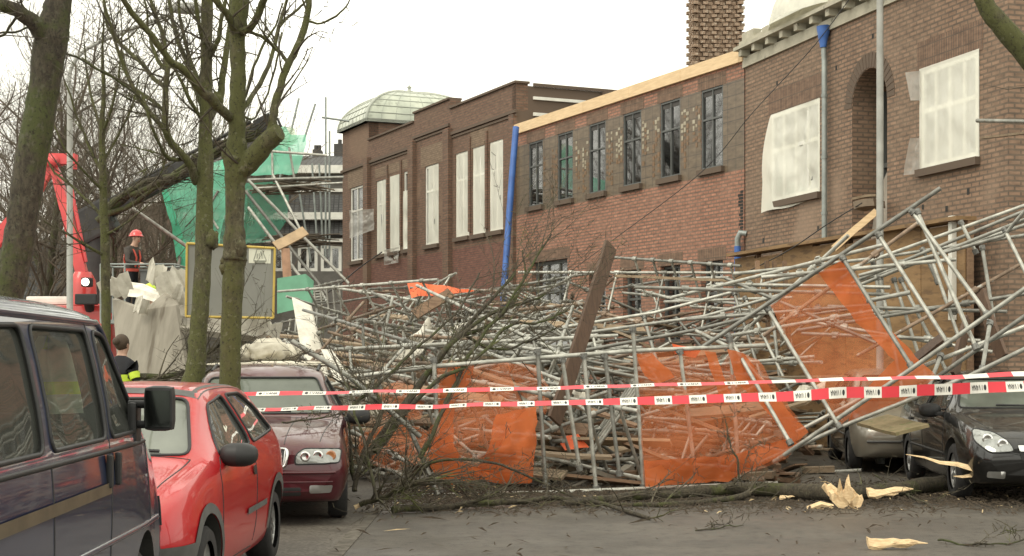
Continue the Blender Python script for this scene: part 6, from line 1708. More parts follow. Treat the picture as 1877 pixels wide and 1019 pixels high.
# ------------------------------------------------------------------ lamp posts
def lamp_post(label, px, Y, top, arm, r=.06, base_r=.085, sleeve=1.4):
    x = (px - CX) / FPX * Y
    t = thing('street_lamp', label, 'lamp post', (x, Y, 0))
    mb = MB(); mb.path([(0, 0, -.1), (0, 0, sleeve), (0, 0, sleeve + .06), (0, 0, top)], [base_r, base_r, r, r * .85], 14); mb.box((0, -base_r * .9, .7), (.1, .03, .35), None, 0, .01); mb.build('post', m_pole, t)
    mb = MB(); pts = [Vector(p) for p in arm]; mb.path(densify([list(p) for p in pts], 5), [r * .6] * ((len(pts) - 1) * 5 + 1), 10); mb.build('arm', m_pole, t)
    e = pts[-1]; d = (pts[-1] - pts[-2]).normalized()
    mb = MB(); ellipsoid(mb, e + d * .35, (.42, .16, .09), Matrix.Rotation(math.atan2(d.y, d.x), 3, 'Z'), 14, 8, power=.8); ho = mb.build('lamp_head', m_pole, t)
    mb = MB(); ellipsoid(mb, e + d * .38 - Vector((0, 0, .05)), (.3, .12, .07), Matrix.Rotation(math.atan2(d.y, d.x), 3, 'Z'), 12, 6); mb.build('lens', m_lens, ho)
    return t
lamp_post('grey street lamp with curved arm behind the dark van at the left', 128, 27, 6.4, [(0, 0, 6.3), (0.02, 0, 6.75), (.3, 0, 7.1), (.95, 0, 7.4), (1.75, 0, 7.7)], .058, .08, 1.9)
lamp_post('tall grey street lamp post standing before the arched niche', 1613, 23.6, 9.6, [(0, 0, 9.5), (-.05, -.05, 9.9), (-.5, -.3, 10.2), (-1.4, -.8, 10.3)], .058, .075, 1.2)

# ------------------------------------------------------------------ sign board
YS = 21.0
t = thing('sign_board', 'grey sign back with yellow edge and small white triangle sticker behind the two mossy trees', 'sign', P(372, 640, YS) * Vector((1, 1, 0)) if False else Vector((P(425, 640, YS).x, YS, .12)))
a, b, c, d = P(343, 446, YS + .12), P(504, 455, YS), P(501, 583, YS), P(341, 580, YS + .12)
mb = MB(); mb.slab([a, b, c, d], (0, .02, 0)); panel = wpart('panel', mb, m_signgrey, t)
mb = MB()
for p, q in ((a, b), (b, c), (c, d), (d, a)):
    mb.tube(p + Vector((0, -.012, 0)), q + Vector((0, -.012, 0)), .018, seg=6)
wpart('edge', mb, m_yellow, t)
def onsign(px, py, off=-.006):
    u = (px - 342) / 162; return P(px, py, lerp(YS + .12, YS, u) + off)
mb = MB(); mb.slab([onsign(456, 455), onsign(497, 456), onsign(496, 483), onsign(456, 482)], (0, .003, 0)); st = wpart('sticker', mb, m_paper, t)
mb = MB()
for (p, q, r) in (((471, 457), (465, 477), .006), ((480, 457), (488, 477), .006), ((465, 478), (488, 478), .010), ((471, 457), (480, 457), .005), ((467, 481), (486, 481), .012), ((472, 465), (471, 474), .006), ((475, 464), (475.5, 475), .005), ((478, 461), (480, 468), .012), ((480, 468), (480.5, 474), .005)):
    mb.tube(onsign(*p, -.008), onsign(*q, -.008), r, seg=4)
wpart('pictogram', mb, m_print, t, st)
for px in (369, 425):
    mb = MB(); q = onsign(px, 500, .06); mb.tube((q.x, q.y, 0), (q.x, q.y, q.z + .5), .035, seg=10); wpart('post', mb, m_zinc, t)

# ------------------------------------------------------------------ red and white tape
m_tapered = M('tape_red', (.66, .03, .045), (.58, .025, .04), 3, .4); m_tapewhite = M('tape_white', (.80, .78, .70), None, 3, .4); m_ink = M('tape_print', (.02, .02, .02), None, 3, .6)
LET = {'I': [((.5, 0), (.5, 1))], 'V': [((0, 1), (.5, 0)), ((.5, 0), (1, 1))], 'A': [((0, 0), (.5, 1)), ((.5, 1), (1, 0)), ((.22, .35), (.78, .35))], 'N': [((0, 0), (0, 1)), ((0, 1), (1, 0)), ((1, 0), (1, 1))]}
def tape(label, pts, width, fac, period, flip, text_until, seed):
    P3 = [Vector(p) for p in densify([list(P(*q)) for q in pts], 24)]
    F_ = [q[0] for q in densify([[f] for f in fac], 24)]
    acc = [0]
    for p, q in zip(P3, P3[1:]): acc.append(acc[-1] + (q - p).length)
    tot = acc[-1]
    def at(s_):
        s_ = max(0, min(tot - 1e-4, s_)); i = 0
        lo, hi = 0, len(acc) - 1
        while hi - lo > 1:
            m_ = (lo + hi) // 2
            if acc[m_] <= s_: lo = m_
            else: hi = m_
        t_ = (s_ - acc[lo]) / (acc[hi] - acc[lo]); p = P3[lo].lerp(P3[hi], t_); f = lerp(F_[lo], F_[hi], t_)
        f = max(.12, min(1, f + .22 * noise.noise(Vector((s_ * 1.3, seed, 0)))))
        tw = math.acos(f); p = p + Vector((0, .02 * noise.noise(Vector((s_ * .9, seed, 3))), .012 * noise.noise(Vector((s_ * 2.1, seed, 6)))))
        return p, Vector((0, math.sin(tw), math.cos(tw)))
    mb = MB(); st = .03; k = 0; s_ = 0.0
    def pt(s__, h, off=0.0):
        p, u = at(s__); nrm = Vector((0, -u.z, u.y)); return p + u * (h * width) + nrm * off
    while s_ < tot - st:
        seg = int(s_ / (period / 2)); e = min(s_ + st, (seg + 1) * period / 2 + 1e-5, tot)
        mb.quad(pt(s_, -.5), pt(e, -.5), pt(e, .5), pt(s_, .5), seg % 2, None, True); s_ = e
    n = int(tot / period)
    for i in range(n):
        s0 = (i + .5) * period; L = period / 2
        px = CX + at(s0)[0].x / at(s0)[0].y * FPX
        if px > text_until: continue
        def tx(u, v, off=-.0015):                       # u, v in 0..1 over the white field
            if flip: u, v = 1 - u, 1 - v
            return pt(s0 + u * L, v - .5, -off)
        cx_, cy_ = .17, .5
        ring_ = [tx(cx_ + .075 * math.cos(w * .524) , cy_ + .27 * math.sin(w * .524)) for w in range(12)]
        mb.add(ring_, [tuple(range(12))], 2)
        for j, ch in enumerate('IVANA'):
            u0 = .30 + j * .125; wl = .10 if ch != 'I' else .06
            for (p, q) in LET[ch]:
                p0, q0 = Vector((u0 + p[0] * wl, .26 + p[1] * .48)), Vector((u0 + q[0] * wl, .26 + q[1] * .48))
                dd = (q0 - p0); nn = Vector((-dd.y * .25, dd.x / .25)); 
                nn = nn.normalized() if nn.length else Vector((1, 0)); w_ = Vector((nn.x * .013, nn.y * .05))
                mb.add([tx(*(p0 - w_)), tx(*(q0 - w_)), tx(*(q0 + w_)), tx(*(p0 + w_))], [(0, 1, 2, 3)], 2)
    return single('barrier_tape', mb, [m_tapered, m_tapewhite, m_ink], label, 'barrier tape', base=P3[0])
tape('upper thin twisted strand of red and white barrier tape tied to the mossy tree', [(428, 722, 12.75), (560, 720, 12.7), (700, 718, 12.7), (1000, 711, 12.7), (1300, 703, 12.7), (1600, 694, 12.6), (1877, 686, 12.5), (2100, 676, 12.4)], .075, [.33, .33, .35, .36, .34, .32, .5, .55], .39, False, 1400, 1)
tape('lower broad strand of red and white barrier tape with upside down lettering', [(428, 752, 12.72), (560, 749, 12.6), (700, 746, 12.6), (1000, 739, 12.5), (1300, 731, 12.4), (1600, 719, 12.3), (1877, 707, 12.2), (2100, 697, 12.1)], .090, [.32, .3, .38, .42, .75, 1.0, .95, .95], .28, True, 2200, 2)

# ------------------------------------------------------------------ cables
def cable(label, pts, r=.008):
    rows = densify([list(P(*q)) for q in pts], 8)
    mb = MB(); mb.path(rows, [r] * len(rows), 5); single('cable', mb, m_black, label, 'cable')
cable('thin dark cable slanting down across the brown and red brick facades', [(1570, -20, 25.5), (1492, 84, 26.3), (1380, 206, 28.6), (1285, 316, 30), (1122, 441, 33), (960, 560, 36)])
cable('thin dark cable hanging from the arched niche to the left behind the scaffold', [(1580, 372, 25), (1515, 412, 26), (1440, 462, 27), (1345, 510, 28)], .010)
cable('thin cable sagging from the old wing window down to the tangle at the left', [(700, 462, 48), (660, 490, 46), (610, 530, 43), (540, 570, 40)], .02)

# ------------------------------------------------------------------ grey roof panels, torn insulation, bags
def panel_px(name, label, pts, th, m, cat='roof panel'):
    """warped plate over px outline"""
    V = [P(*q) for q in pts]
    mb = MB(); mb.slab(V, th, 0)
    return single(name, mb, m, label, cat)
panel_px('roof_panel', 'tall grey roof panel leaning at the left, its torn white edge up', [(206, 548, 23.5), (262, 568, 22.6), (300, 538, 22.6), (322, 560, 22.2), (345, 700, 21.6), (218, 700, 22.6)], (.03, .07, .02), m_slab)
panel_px('roof_panel', 'grey roof panel folded behind the tall one beside the sign', [(296, 530, 23.6), (330, 545, 23.4), (352, 560, 23.2), (372, 690, 22.4), (338, 690, 22.4)], (.03, .08, .02), m_slab)
panel_px('roof_panel', 'flat brown grey panel lying aslant under the yellow edged sign', [(335, 575, 22.8), (500, 600, 23.2), (470, 616, 22), (420, 612, 21.8), (330, 600, 22)], (.0, .04, -.08), m_slab)
panel_px('roof_panel', 'long pale panel edge sloping down from the rescue basket', [(190, 512, 25.5), (262, 522, 25), (345, 560, 24), (345, 572, 24), (255, 545, 24.8), (190, 540, 25.4)], (0, .05, .02), m_torn)
panel_px('roof_panel', 'pale striped panel standing among the ladder frames right of the sign', [(535, 545, 27), (568, 560, 27), (600, 690, 25.5), (560, 690, 25.5)], (.02, .07, 0), m_torn)
panel_px('roof_panel', 'narrow pale slab leaning left of the tangle over the bags', [(588, 640, 21), (604, 640, 21), (640, 690, 20), (616, 700, 20)], (.02, .06, 0), m_torn)
panel_px('green_board', 'green board with slanting top standing right of the sign', [(508, 510, 33), (560, 502, 33), (575, 515, 33), (572, 560, 32.6), (508, 575, 32.6)], (0, .05, 0), M('green_board', (.10, .27, .17), (.08, .21, .13), 2, .7), 'board')
rng = random.Random(9)
def torn(label, px, py, Y, w, h, seed):
    r_ = random.Random(seed * 7); pts = []; n = 9
    for k in range(n):
        t_ = k / (n - 1); pts.append(Vector(((t_ - .5) * w * 1.5, .05 * math.sin(t_ * 5 + seed), h * (.45 + .55 * noise.noise(Vector((k * .55, seed * 3.0, 0)))) + r_.uniform(0, .08))))
    low = [Vector((p.x + r_.uniform(-.03, .03), .12 + p.y, -h * r_.uniform(.2, .7))) for p in pts]
    mb = MB()
    for k in range(n - 1):
        mb.slab([pts[k], pts[k + 1], low[k + 1], low[k]], (.0, .035, .0))
    o = mb.build('torn_insulation', m_torn); o.location = P(px, py, Y); o.rotation_euler = (r_.uniform(-.2, .2), r_.uniform(-.5, .5), r_.uniform(-.5, .5)); tag(o, label, 'insulation')
for q in (('jagged white insulation scrap at the top left corner of the tall roof panel', 212, 528, 23.2, .34, .3, 1), ('jagged white insulation scrap curling over the top of the tall roof panel', 255, 562, 22.3, .16, .2, 2), ('white torn insulation peak left of the yellow edged sign', 320, 520, 22.6, .32, .34, 3),
          ('white torn insulation hanging beside the grey box of the rescue basket', 284, 505, 22.8, .18, .36, 4), ('white torn insulation roll under the sign corner', 470, 598, 21.8, .5, .25, 5), ('cream insulation strip lying left of the sign over the folded panel', 345, 548, 22.4, .3, .22, 6)): torn(*q)
def bag(label, px, py, Y, r, seed):
    mb = MB()
    def fn(u, v):
        a, b = u * 6.2832, (v - .5) * math.pi
        p = Vector((r[0] * math.cos(b) * math.cos(a), r[1] * math.cos(b) * math.sin(a), r[2] * math.sin(b)))
        k = 1 + .28 * noise.noise(Vector((math.cos(a) * math.cos(b) * 2.2 + seed, math.sin(a) * math.cos(b) * 2.2, math.sin(b) * 2.5))) + .12 * noise.noise(Vector((math.cos(a) * 6 + seed, math.sin(a) * 6, b * 4)))
        return P(px, py, Y) + p * k
    mb.grid(fn, 26, 16); single('rubble_bag', mb, m_bag, label, 'bag')
bag('large white crumpled bag behind the roof of the maroon estate', 493, 642, 19.8, (.26, .2, .15), 1); bag('small white bag left of the large one behind the maroon estate', 452, 648, 19.9, (.15, .14, .11), 5); bag('small cream bag right of the large one behind the maroon estate', 532, 646, 19.9, (.14, .12, .10), 9)
bag('long grey tarpaulin bundle lying behind the bags on the roof edge', 505, 668, 19.5, (.8, .2, .05), 12)

# ------------------------------------------------------------------ green netting, leaning poles, black boom
gs = thing('green_netting_scaffold', 'collapsed scaffold wrapped in torn green netting behind the two mossy trees', 'scaffold', P(420, 640, 44) * 1.0)
gs.location.z = 0
def gnet(poly, m, sd, nm='green_net', amp=.18): tri_net(nm, [(a, b, Y) for a, b, Y in poly], '', sd, m, amp, root=gs)
gnet([(293, 338, 44), (330, 316, 44), (415, 290, 44.5), (425, 330, 44.5), (400, 460, 44), (345, 470, 43.6), (338, 470, 43.6), (320, 420, 43.8)], m_green, 51)
gnet([(293, 340, 43.6), (306, 350, 43.5), (335, 430, 43.3), (352, 480, 43), (340, 522, 43), (328, 500, 43.1), (315, 420, 43.4)], m_greenfold, 52, amp=.12)
gnet([(405, 294, 44.5), (455, 285, 45), (510, 232, 45), (524, 232, 45), (532, 246, 45), (560, 246, 45), (562, 262, 45), (545, 318, 44.6), (470, 322, 44.4), (410, 320, 44.2)], m_green, 53)
gnet([(505, 228, 45.2), (540, 235, 45.2), (545, 262, 45), (520, 275, 45), (505, 262, 45)], sheet('pale_green_net', (.55, .72, .45), .4, .4, .4, 2), 54, amp=.1)
gnet([(450, 335, 45.5), (500, 325, 45.8), (530, 350, 46), (528, 400, 46), (500, 440, 45.8), (480, 446, 45.6), (452, 446, 45.5)], m_greendark, 55)
gnet([(405, 320, 46), (450, 322, 46), (452, 446, 45.7), (400, 450, 45.4)], m_greendark, 56)
for (p, q, r) in (((205, 355, 42), (440, 520, 42), .05), ((455, 330, 43), (640, 520, 42), .045), ((450, 350, 43), (600, 540, 42), .045), ((455, 380, 43.4), (560, 520, 42.5), .045), ((500, 320, 44), (560, 440, 43), .04), ((300, 345, 44.2), (375, 400, 44), .04), ((345, 330, 44.3), (400, 420, 44), .04), ((400, 350, 44.2), (345, 440, 43.8), .04),
                  ((465, 275, 44.4), (600, 285, 44.4), .04), ((498, 250, 44.8), (500, 330, 44.6), .035), ((530, 270, 44.6), (540, 330, 44.6), .035), ((455, 330, 44), (630, 325, 43.6), .045), ((470, 345, 44), (628, 335, 44), .03), ((330, 470, 43), (322, 520, 43), .05), ((348, 440, 44), (348, 520, 43.5), .05), ((240, 380, 43), (300, 320, 44), .04)):
    mb = MB(); mb.tube(P(*p), P(*q), r, seg=7); wpart('tube', mb, m_steel, gs)
for k in range(9):                       # poles that still stand, some leaning
    px0, y0, px1, y1, Y = [(548, 180, 512, 330, 47), (578, 190, 556, 260, 47), (520, 225, 540, 225, 46), (597, 178, 597, 470, 50), (604, 240, 604, 470, 50.4), (572, 300, 582, 455, 50), (585, 300, 592, 455, 50.2), (590, 215, 640, 222, 50), (545, 330, 570, 480, 48)][k]
    if k == 2: continue
    lab = ['thin leaning pole rising out of the green netting top', 'second thin leaning pole right of the green netting top', '', 'tall upright thin pole in front of the grey house', 'shorter upright thin pole close beside the tall one before the grey house', 'slightly tilted thin pole at the left of the grey house windows', 'tilted thin pole between the tall pole and the left tilted one', 'thin level pole end reaching from the tall pole to the dark brick wing', 'thin tilted pole running down from the green netting towards the green board'][k]
    mb = MB(); mb.tube(P(px0, y0, Y), P(px1, y1, Y), .035, seg=6); single('thin_pole', mb, m_zinc, lab, 'scaffold pole')
for lab, y, sd in (('upper bundle of grey reed like lath hanging before the grey house', 340, 1), ('lower bundle of dark lath hanging before the grey house windows', 440, 2)):
    mb = MB(); r_ = random.Random(sd)
    for k in range(26):
        a = P(455 + r_.uniform(0, 60) if sd == 1 else 480 + r_.uniform(0, 40), y + r_.uniform(-6, 16), 45 + r_.uniform(-.4, .4)); b = P(615 + r_.uniform(-60, 12), y - 4 + r_.uniform(-8, 16), 46)
        c = a.lerp(b, .5) + Vector((0, 0, r_.uniform(-.1, .15))); mb.path([a, c, b], [.03, .035, .02], 4)
    single('lath_bundle', mb, m_twigfar, lab, 'lath bundle')
bm_ = thing('boom', 'black boom slanting up through the bare trees with a hooked head behind the mossy trees', 'crane boom', Vector((P(175, 395, 41).x, 41, 0)))
p0, p1 = P(172, 398, 41), P(492, 226, 41); d = (p1 - p0).normalized(); rt = Matrix((d, Vector((0, 1, 0)), Vector((0, 1, 0)).cross(d) * -1)).transposed()
L = (p1 - p0).length
mb = MB(); mb.box(p0.lerp(p1, .28), (L * .56, .34, .46), rt, 0, .03); wpart('outer_section', mb, m_blacksteel, bm_)
mb = MB(); mb.box(p0.lerp(p1, .72), (L * .5, .26, .30), rt, 0, .02); mb.tube(p0.lerp(p1, .2) + Vector((0, 0, .34)), p0.lerp(p1, .9) + Vector((0, 0, .3)), .05, seg=8); wpart('inner_section', mb, m_blacksteel, bm_)
mb = MB(); mb.box(p1 + Vector((-.1, 0, -.02)), (.5, .34, .4), rt, 0, .05)
for k in range(5): mb.tube(p1 + Vector((-.1 + k * .07, 0, .15)), p1 + Vector((-.05 + k * .1, 0, -.5 - .1 * (k % 2))), .025, seg=5)
mb.path([p1 + Vector((0, 0, .1)), p1 + Vector((.25, 0, .12)), p1 + Vector((.34, 0, -.1))], [.04] * 3, 6); wpart('boom_head', mb, m_blacksteel, bm_)
mb = MB(); mb.box(p0 + Vector((.05, 0, -.15)), (1.0, .8, .9), rt, 0, .08); mb.tube(p0 + Vector((0, 0, -.4)), (p0.x, 41, 0), .35, .5, 12); wpart('turret', mb, m_blacksteel, bm_)

# ------------------------------------------------------------------ fire engine with red crane arm
YT = 36.0
fx0, fx1 = P(22, 0, YT).x, P(204, 0, YT).x; fw_ = fx1 - fx0; fc = (fx0 + fx1) / 2
tr = thing('fire_engine', 'red fire engine facing the camera with one lit headlamp under the red crane arm', 'fire engine', (fc, YT, 0))
mb = MB(); mb.box((0, .9, 1.75), (fw_, 1.9, 2.3), None, 0, .16); mb.box((0, 4.6, 1.9), (fw_, 5.4, 2.2), None, 0, .06); mb.build('cab', m_red, tr)
mb = MB(); mb.box((0, -.06, 2.2), (fw_ * .86, .03, .85), None, 0, .01); mb.build('windscreen', m_autoglass, tr)
mb = MB(); mb.box((0, -.12, .75), (fw_ * 1.02, .25, .5), None, 0, .06); mb.build('bumper', m_white, tr)
mb = MB(); mb.box((-.4, .5, 3.02), (1.1, .35, .2), None, 0, .06); mb.build('light_bar', m_white, tr)
for sx in (-1, 1):
    mb = MB(); mb.lathe([(-.05, .0), (-.05, .12), (.05, .12)], 14, 'y', (sx * fw_ * .38, -.2, 1.1)); mb.build('headlight', m_lens, tr)
    mb = MB(); mb.box((sx * (fw_ / 2 + .18), .1, 2.3), (.2, .1, .45), None, 0, .04); mb.tube((sx * fw_ / 2, .2, 2.5), (sx * (fw_ / 2 + .15), .1, 2.5), .02, seg=6); mb.build('side_mirror', m_black, tr)
    for y in (1.0, 5.8):
        wheel(tr, sx * (fw_ / 2 - .2), y, .48, .3); 
        tr.children[-1].rotation_euler.z = R(90); tr.children[-1].location = (sx * (fw_ / 2 - .12), y, .48)
lx = P(152, 516, YT - .6)
mb = MB(); mb.box(Vector((lx.x - fc, -.25, lx.z)), (.22, .3, .22), None, 0, .05); mb.box(Vector((lx.x - fc, -.3, lx.z - .4)), (.5, .2, .25), None, 0, .03); mb.tube(Vector((lx.x - fc, 0, 2.8)), Vector((lx.x - fc, -.2, lx.z - .4)), .12, seg=8); lo = mb.build('work_lamp', m_black, tr)
mb = MB(); mb.lathe([(-.43, .0), (-.43, .085), (-.40, .09)], 16, 'y', (lx.x - fc, 0, lx.z)); mb.build('lit_lens', emis('lamp_glow', (1.0, .93, .75), 6), tr, None) if False else mb.build('lit_lens', emis('lamp_glow', (1.0, .9, .7), 4), lo)
# red knuckle arm on the engine
def beam(mb, a, b, w0, w1, th=.2):
    a, b = Vector(a), Vector(b); d = (b - a).normalized(); s_ = Vector((0, 1, 0)); u = d.cross(s_).normalized()
    vs = []
    for p, w in ((a, w0), (b, w1)):
        for i, j in ((-1, -1), (1, -1), (1, 1), (-1, 1)): vs.append(p + u * i * w / 2 + s_ * j * th / 2)
    mb.add(vs, [(3, 2, 1, 0), (4, 5, 6, 7)] + [(k, (k + 1) % 4, 4 + (k + 1) % 4, 4 + k) for k in range(4)])
off = Vector((fc, YT, 0))
YA = 36.4
mb = MB(); beam(mb, P(150, 500, YA) - off, P(98, 298, YA) - off, .26, .2); mb.tube(P(140, 480, YA) - off + Vector((.22, 0, 0)), P(112, 330, YA) - off + Vector((.2, 0, 0)), .05, seg=8); ao = mb.build('lower_arm', m_pinkred, tr)
mb = MB(); beam(mb, P(78, 292, YA) - off, P(140, 292, YA) - off, .26, .24, .3); mb.lathe([(-.2, 0), (-.2, .16), (.2, .16), (.2, 0)], 14, 'y', P(100, 296, YA) - off); mb.tube(P(132, 285, YA) - off, P(132, 310, YA) - off, .12, seg=10); mb.build('knuckle', m_pinkred, tr)
mb = MB(); beam(mb, P(92, 300, YA + .3) - off, P(60, 360, YA + .3) - off, .26, .3); beam(mb, P(60, 360, YA + .3) - off, P(-30, 470, YA + .3) - off, .3, .3); mb.build('upper_arm', m_pinkred, tr)
mb = MB(); mb.lathe([(2.9, .35), (3.5, .3), (3.7, .2)], 16, 'z', P(152, 505, YA) * Vector((1, 1, 0)) - off); mb.build('arm_base', m_red, tr)

# rescue basket
YB = 33.0; zb = 2.42
bx0, bx1 = P(196, 0, YB).x, P(330, 0, YB).x
bk = thing('rescue_basket', 'grey railed rescue basket carrying the firefighter in the red helmet', 'basket', ((bx0 + bx1) / 2, YB, zb))
bw = (bx1 - bx0) / 2
mb = MB(); mb.box((0, 0, 0), (bw * 2, 1.1, .08)); mb.build('floor', m_zinc, bk)
for (x, y) in ((-bw, -.5), (-bw * .35, -.5), (bw * .35, -.5), (bw, -.5), (-bw, .5), (bw, .5)):
    mb = MB(); mb.tube((x, y, .0), (x, y, 1.22), .022, seg=7); mb.build('rail_post', m_zinc, bk)
for z in (.6, 1.22):
    mb = MB(); mb.path([(-bw, .5, z), (-bw, -.5, z), (bw, -.5, z), (bw, .5, z), (-bw, .5, z)], [.02] * 5, 7); mb.build('rail', m_zinc, bk)
mb = MB(); mb.box((.25, -.1, .58), (.5, .4, 1.0), None, 0, .03); mb.box((.25, -.1, 1.10), (.54, .44, .05), None, 0, .015); mb.box((.25, -.31, .7), (.4, .02, .5)); mb.build('control_box', M('control_box_grey', (.14, .145, .14), None, 5, .6), bk)
mb = MB(); beam(mb, (0, .3, -.15), (-1.4, 2.6, .5), .3, .3, .3); mb.tube((0, .2, -.05), (0, .2, -2.42), .14, seg=10); mb.build('carrier_arm', m_blacksteel, bk)

# ------------------------------------------------------------------ people
def person(label, loc, rz, joints, regions, mats, extras=(), scale=1.0):
    """joints: name -> (pos, radius, parent); one continuous skinned body"""
    t = thing('person', label, 'person', loc, rz)
    t.scale = (scale,) * 3
    names = list(joints); bm = bmesh.new(); sk = bm.verts.layers.skin.verify(); vv = {}
    for n in names:
        v = bm.verts.new(joints[n][0]); r = joints[n][1]; v[sk].radius = (r, r) if not isinstance(r, tuple) else r; v[sk].use_root = (n == 'pelvis'); vv[n] = v
    for n in names:
        if joints[n][2]: bm.edges.new((vv[joints[n][2]], vv[n]))
    me = bpy.data.meshes.new('temporary'); bm.to_mesh(me); bm.free()
    o = bpy.data.objects.new('temporary', me); COL.objects.link(o)
    o.modifiers.new('s', 'SKIN').use_smooth_shade = True
    sb = o.modifiers.new('d', 'SUBSURF'); sb.levels = 2; sb.render_levels = 2
    bpy.context.view_layer.update()
    ev = bpy.data.meshes.new_from_object(o.evaluated_get(bpy.context.evaluated_depsgraph_get()))
    bpy.data.objects.remove(o)
    ev.materials.clear()
    for m in mats: ev.materials.append(m)
    segs = [(n, Vector(joints[n][0]), Vector(joints[joints[n][2]][0])) for n in names if joints[n][2]]
    for p in ev.polygons:
        best, bn = 9, None
        for n, a, b in segs:
            ab = b - a; k = max(0, min(1, (p.center - a).dot(ab) / max(1e-9, ab.length_squared))); dd = (p.center - a - ab * k).length
            if dd < best: best, bn = dd, n
        p.material_index = regions.get(bn, 0); p.use_smooth = True
    b = bpy.data.objects.new('body', ev); COL.objects.link(b); b.parent = t
    for nm, mb, m in extras: mb.build(nm, m, t)
    return t
def standing(arm_l, arm_r, lean=0.0, head=(0, 0)):
    """facing +x; z up; 1.80 m"""
    J = {}
    J['pelvis'] = ((0, 0, .95), (.15, .12), None)
    J['waist'] = ((lean * .3, 0, 1.10), (.14, .11), 'pelvis'); J['chest'] = ((lean * .8, 0, 1.30), (.165, .125), 'waist'); J['upper_chest'] = ((lean, 0, 1.42), (.14, .11), 'chest')
    J['neck'] = ((lean * 1.15 + .01, 0, 1.53), .06, 'upper_chest'); J['jaw'] = ((lean * 1.25 + .03 + head[0], head[1], 1.61), .068, 'neck'); J['skull'] = ((lean * 1.3 + .02 + head[0], head[1], 1.70), .088, 'jaw'); J['crown_of_head'] = ((lean * 1.3 + .01 + head[0], head[1], 1.755), .065, 'skull')
    J['nose'] = ((lean * 1.3 + .125 + head[0], head[1], 1.665), .012, 'skull')
    for s_, A in ((1, arm_l), (-1, arm_r)):
        k = 'l' if s_ > 0 else 'r'
        J['shoulder_' + k] = ((lean, s_ * .19, 1.43), .068, 'upper_chest'); J['elbow_' + k] = (A[0], .05, 'shoulder_' + k); J['wrist_' + k] = (A[1], .034, 'elbow_' + k)
        w = Vector(A[1]); d = (w - Vector(A[0])).normalized(); sd = d.cross(Vector((0, 0, 1))); sd = sd.normalized() if sd.length > .1 else Vector((0, 1, 0))
        J['palm_' + k] = (tuple(w + d * .07), .03, 'wrist_' + k)
        for f, (o_, L) in enumerate(((-.028, .075), (-.009, .085), (.010, .08), (.028, .06))):
            J['finger%d_%s' % (f, k)] = (tuple(w + d * .11 + sd * o_), .0095, 'palm_' + k); J['tip%d_%s' % (f, k)] = (tuple(w + d * (.11 + L) + sd * o_ * 1.2 + Vector((0, 0, -.025))), .008, 'finger%d_%s' % (f, k))
        J['thumb_' + k] = (tuple(w + d * .07 - sd * .05 + Vector((0, 0, -.01))), .011, 'palm_' + k)
        J['hip_' + k] = ((0, s_ * .10, .88), .10, 'pelvis'); J['knee_' + k] = ((.03, s_ * .12, .50), .068, 'hip_' + k); J['ankle_' + k] = ((-.01, s_ * .13, .09), .045, 'knee_' + k); J['toe_' + k] = ((.16, s_ * .15, .045), .042, 'ankle_' + k)
    return J
def reg(J, top, legs, shoe=3):
    r = {}
    for n in J:
        if n in ('jaw', 'skull', 'crown_of_head', 'nose') or n.startswith(('palm', 'finger', 'tip', 'thumb')): r[n] = 0
        elif n.startswith(('hip', 'knee', 'ankle')): r[n] = legs
        elif n.startswith('toe'): r[n] = shoe
        else: r[n] = top
    return r
def face(J):
    h = Vector(J['skull'][0]); e = MB()
    for s_ in (1, -1): ellipsoid(e, h + Vector((.082, s_ * .032, .0)), (.012, .014, .009), None, 8, 6)
    m_ = MB(); m_.box(h + Vector((.078, 0, -.085)), (.02, .045, .010), None, 0, .003)
    ears = MB()
    for s_ in (1, -1): ellipsoid(ears, h + Vector((.0, s_ * .088, -.02)), (.02, .012, .032), None, 8, 6)
    return [('eyes', e, m_black), ('mouth', m_, m_strap), ('ears', ears, m_skin)]
def helmet(J, m, r=.125):
    h = Vector(J['skull'][0]) + Vector((0, 0, .02)); mb = MB()
    def fn(u, v):
        a, b = u * 6.2832, v * math.pi / 2; k = 1.0 if v > .02 else 1.18
        return h + Vector((r * 1.12 * k * math.cos(b) * math.cos(a), r * k * math.cos(b) * math.sin(a), r * 1.05 * math.sin(b)))
    mb.grid(fn, 20, 9); mb.path([h + Vector((-r * 1.0, 0, .05)), h + Vector((-r * .6, 0, r * .92)), h + Vector((0, 0, r * 1.09)), h + Vector((r * .7, 0, r * .85)), h + Vector((r * 1.1, 0, .05))], [.012] * 5, 6)
    return ('helmet', mb, m)
def band(J, z, w, m, lean=0.0, nm='reflective_band', rx=.150, ry=.195):
    mb = MB(); mb.grid(lambda u, v: Vector((lean + rx * math.cos(u * 6.2832), ry * math.sin(u * 6.2832), z + (v - .5) * w)), 24, 2); return (nm, mb, m)
def armband(J, s_, m):
    k = 'l' if s_ > 0 else 'r'; a, b = Vector(J['shoulder_' + k][0]), Vector(J['elbow_' + k][0]); mb = MB(); mb.tube(a.lerp(b, .45), a.lerp(b, .75), .078, .072, seg=14); return ('arm_band', mb, m)
J = standing(((.10, .30, 1.17), (.33, .22, 1.12)), ((.12, -.30, 1.18), (.36, -.20, 1.14)), .05, (.04, 0))
hx_ = []
for s_ in (1, -1):
    mb = MB(); mb.path([(-.08, s_ * .06, 1.08), (-.10, s_ * .09, 1.25), (-.05, s_ * .11, 1.44), (.03, s_ * .115, 1.50), (.14, s_ * .10, 1.42), (.185, s_ * .07, 1.28), (.15, s_ * .06, 1.08)], [.02] * 7, 6); hx_.append(('harness_strap', mb, m_strap))
person('firefighter in dark jacket with red helmet and red straps standing in the grey basket', (P(243, 0, YB).x, YB - .15, zb + .05), R(-20), J, reg(J, 1, 2), [m_skin, m_char, m_navy, m_black], [helmet(J, m_helmet), *face(J), *hx_, band(J, 1.02, .06, m_strap, .01, 'belt', .155, .165)], 1.04)
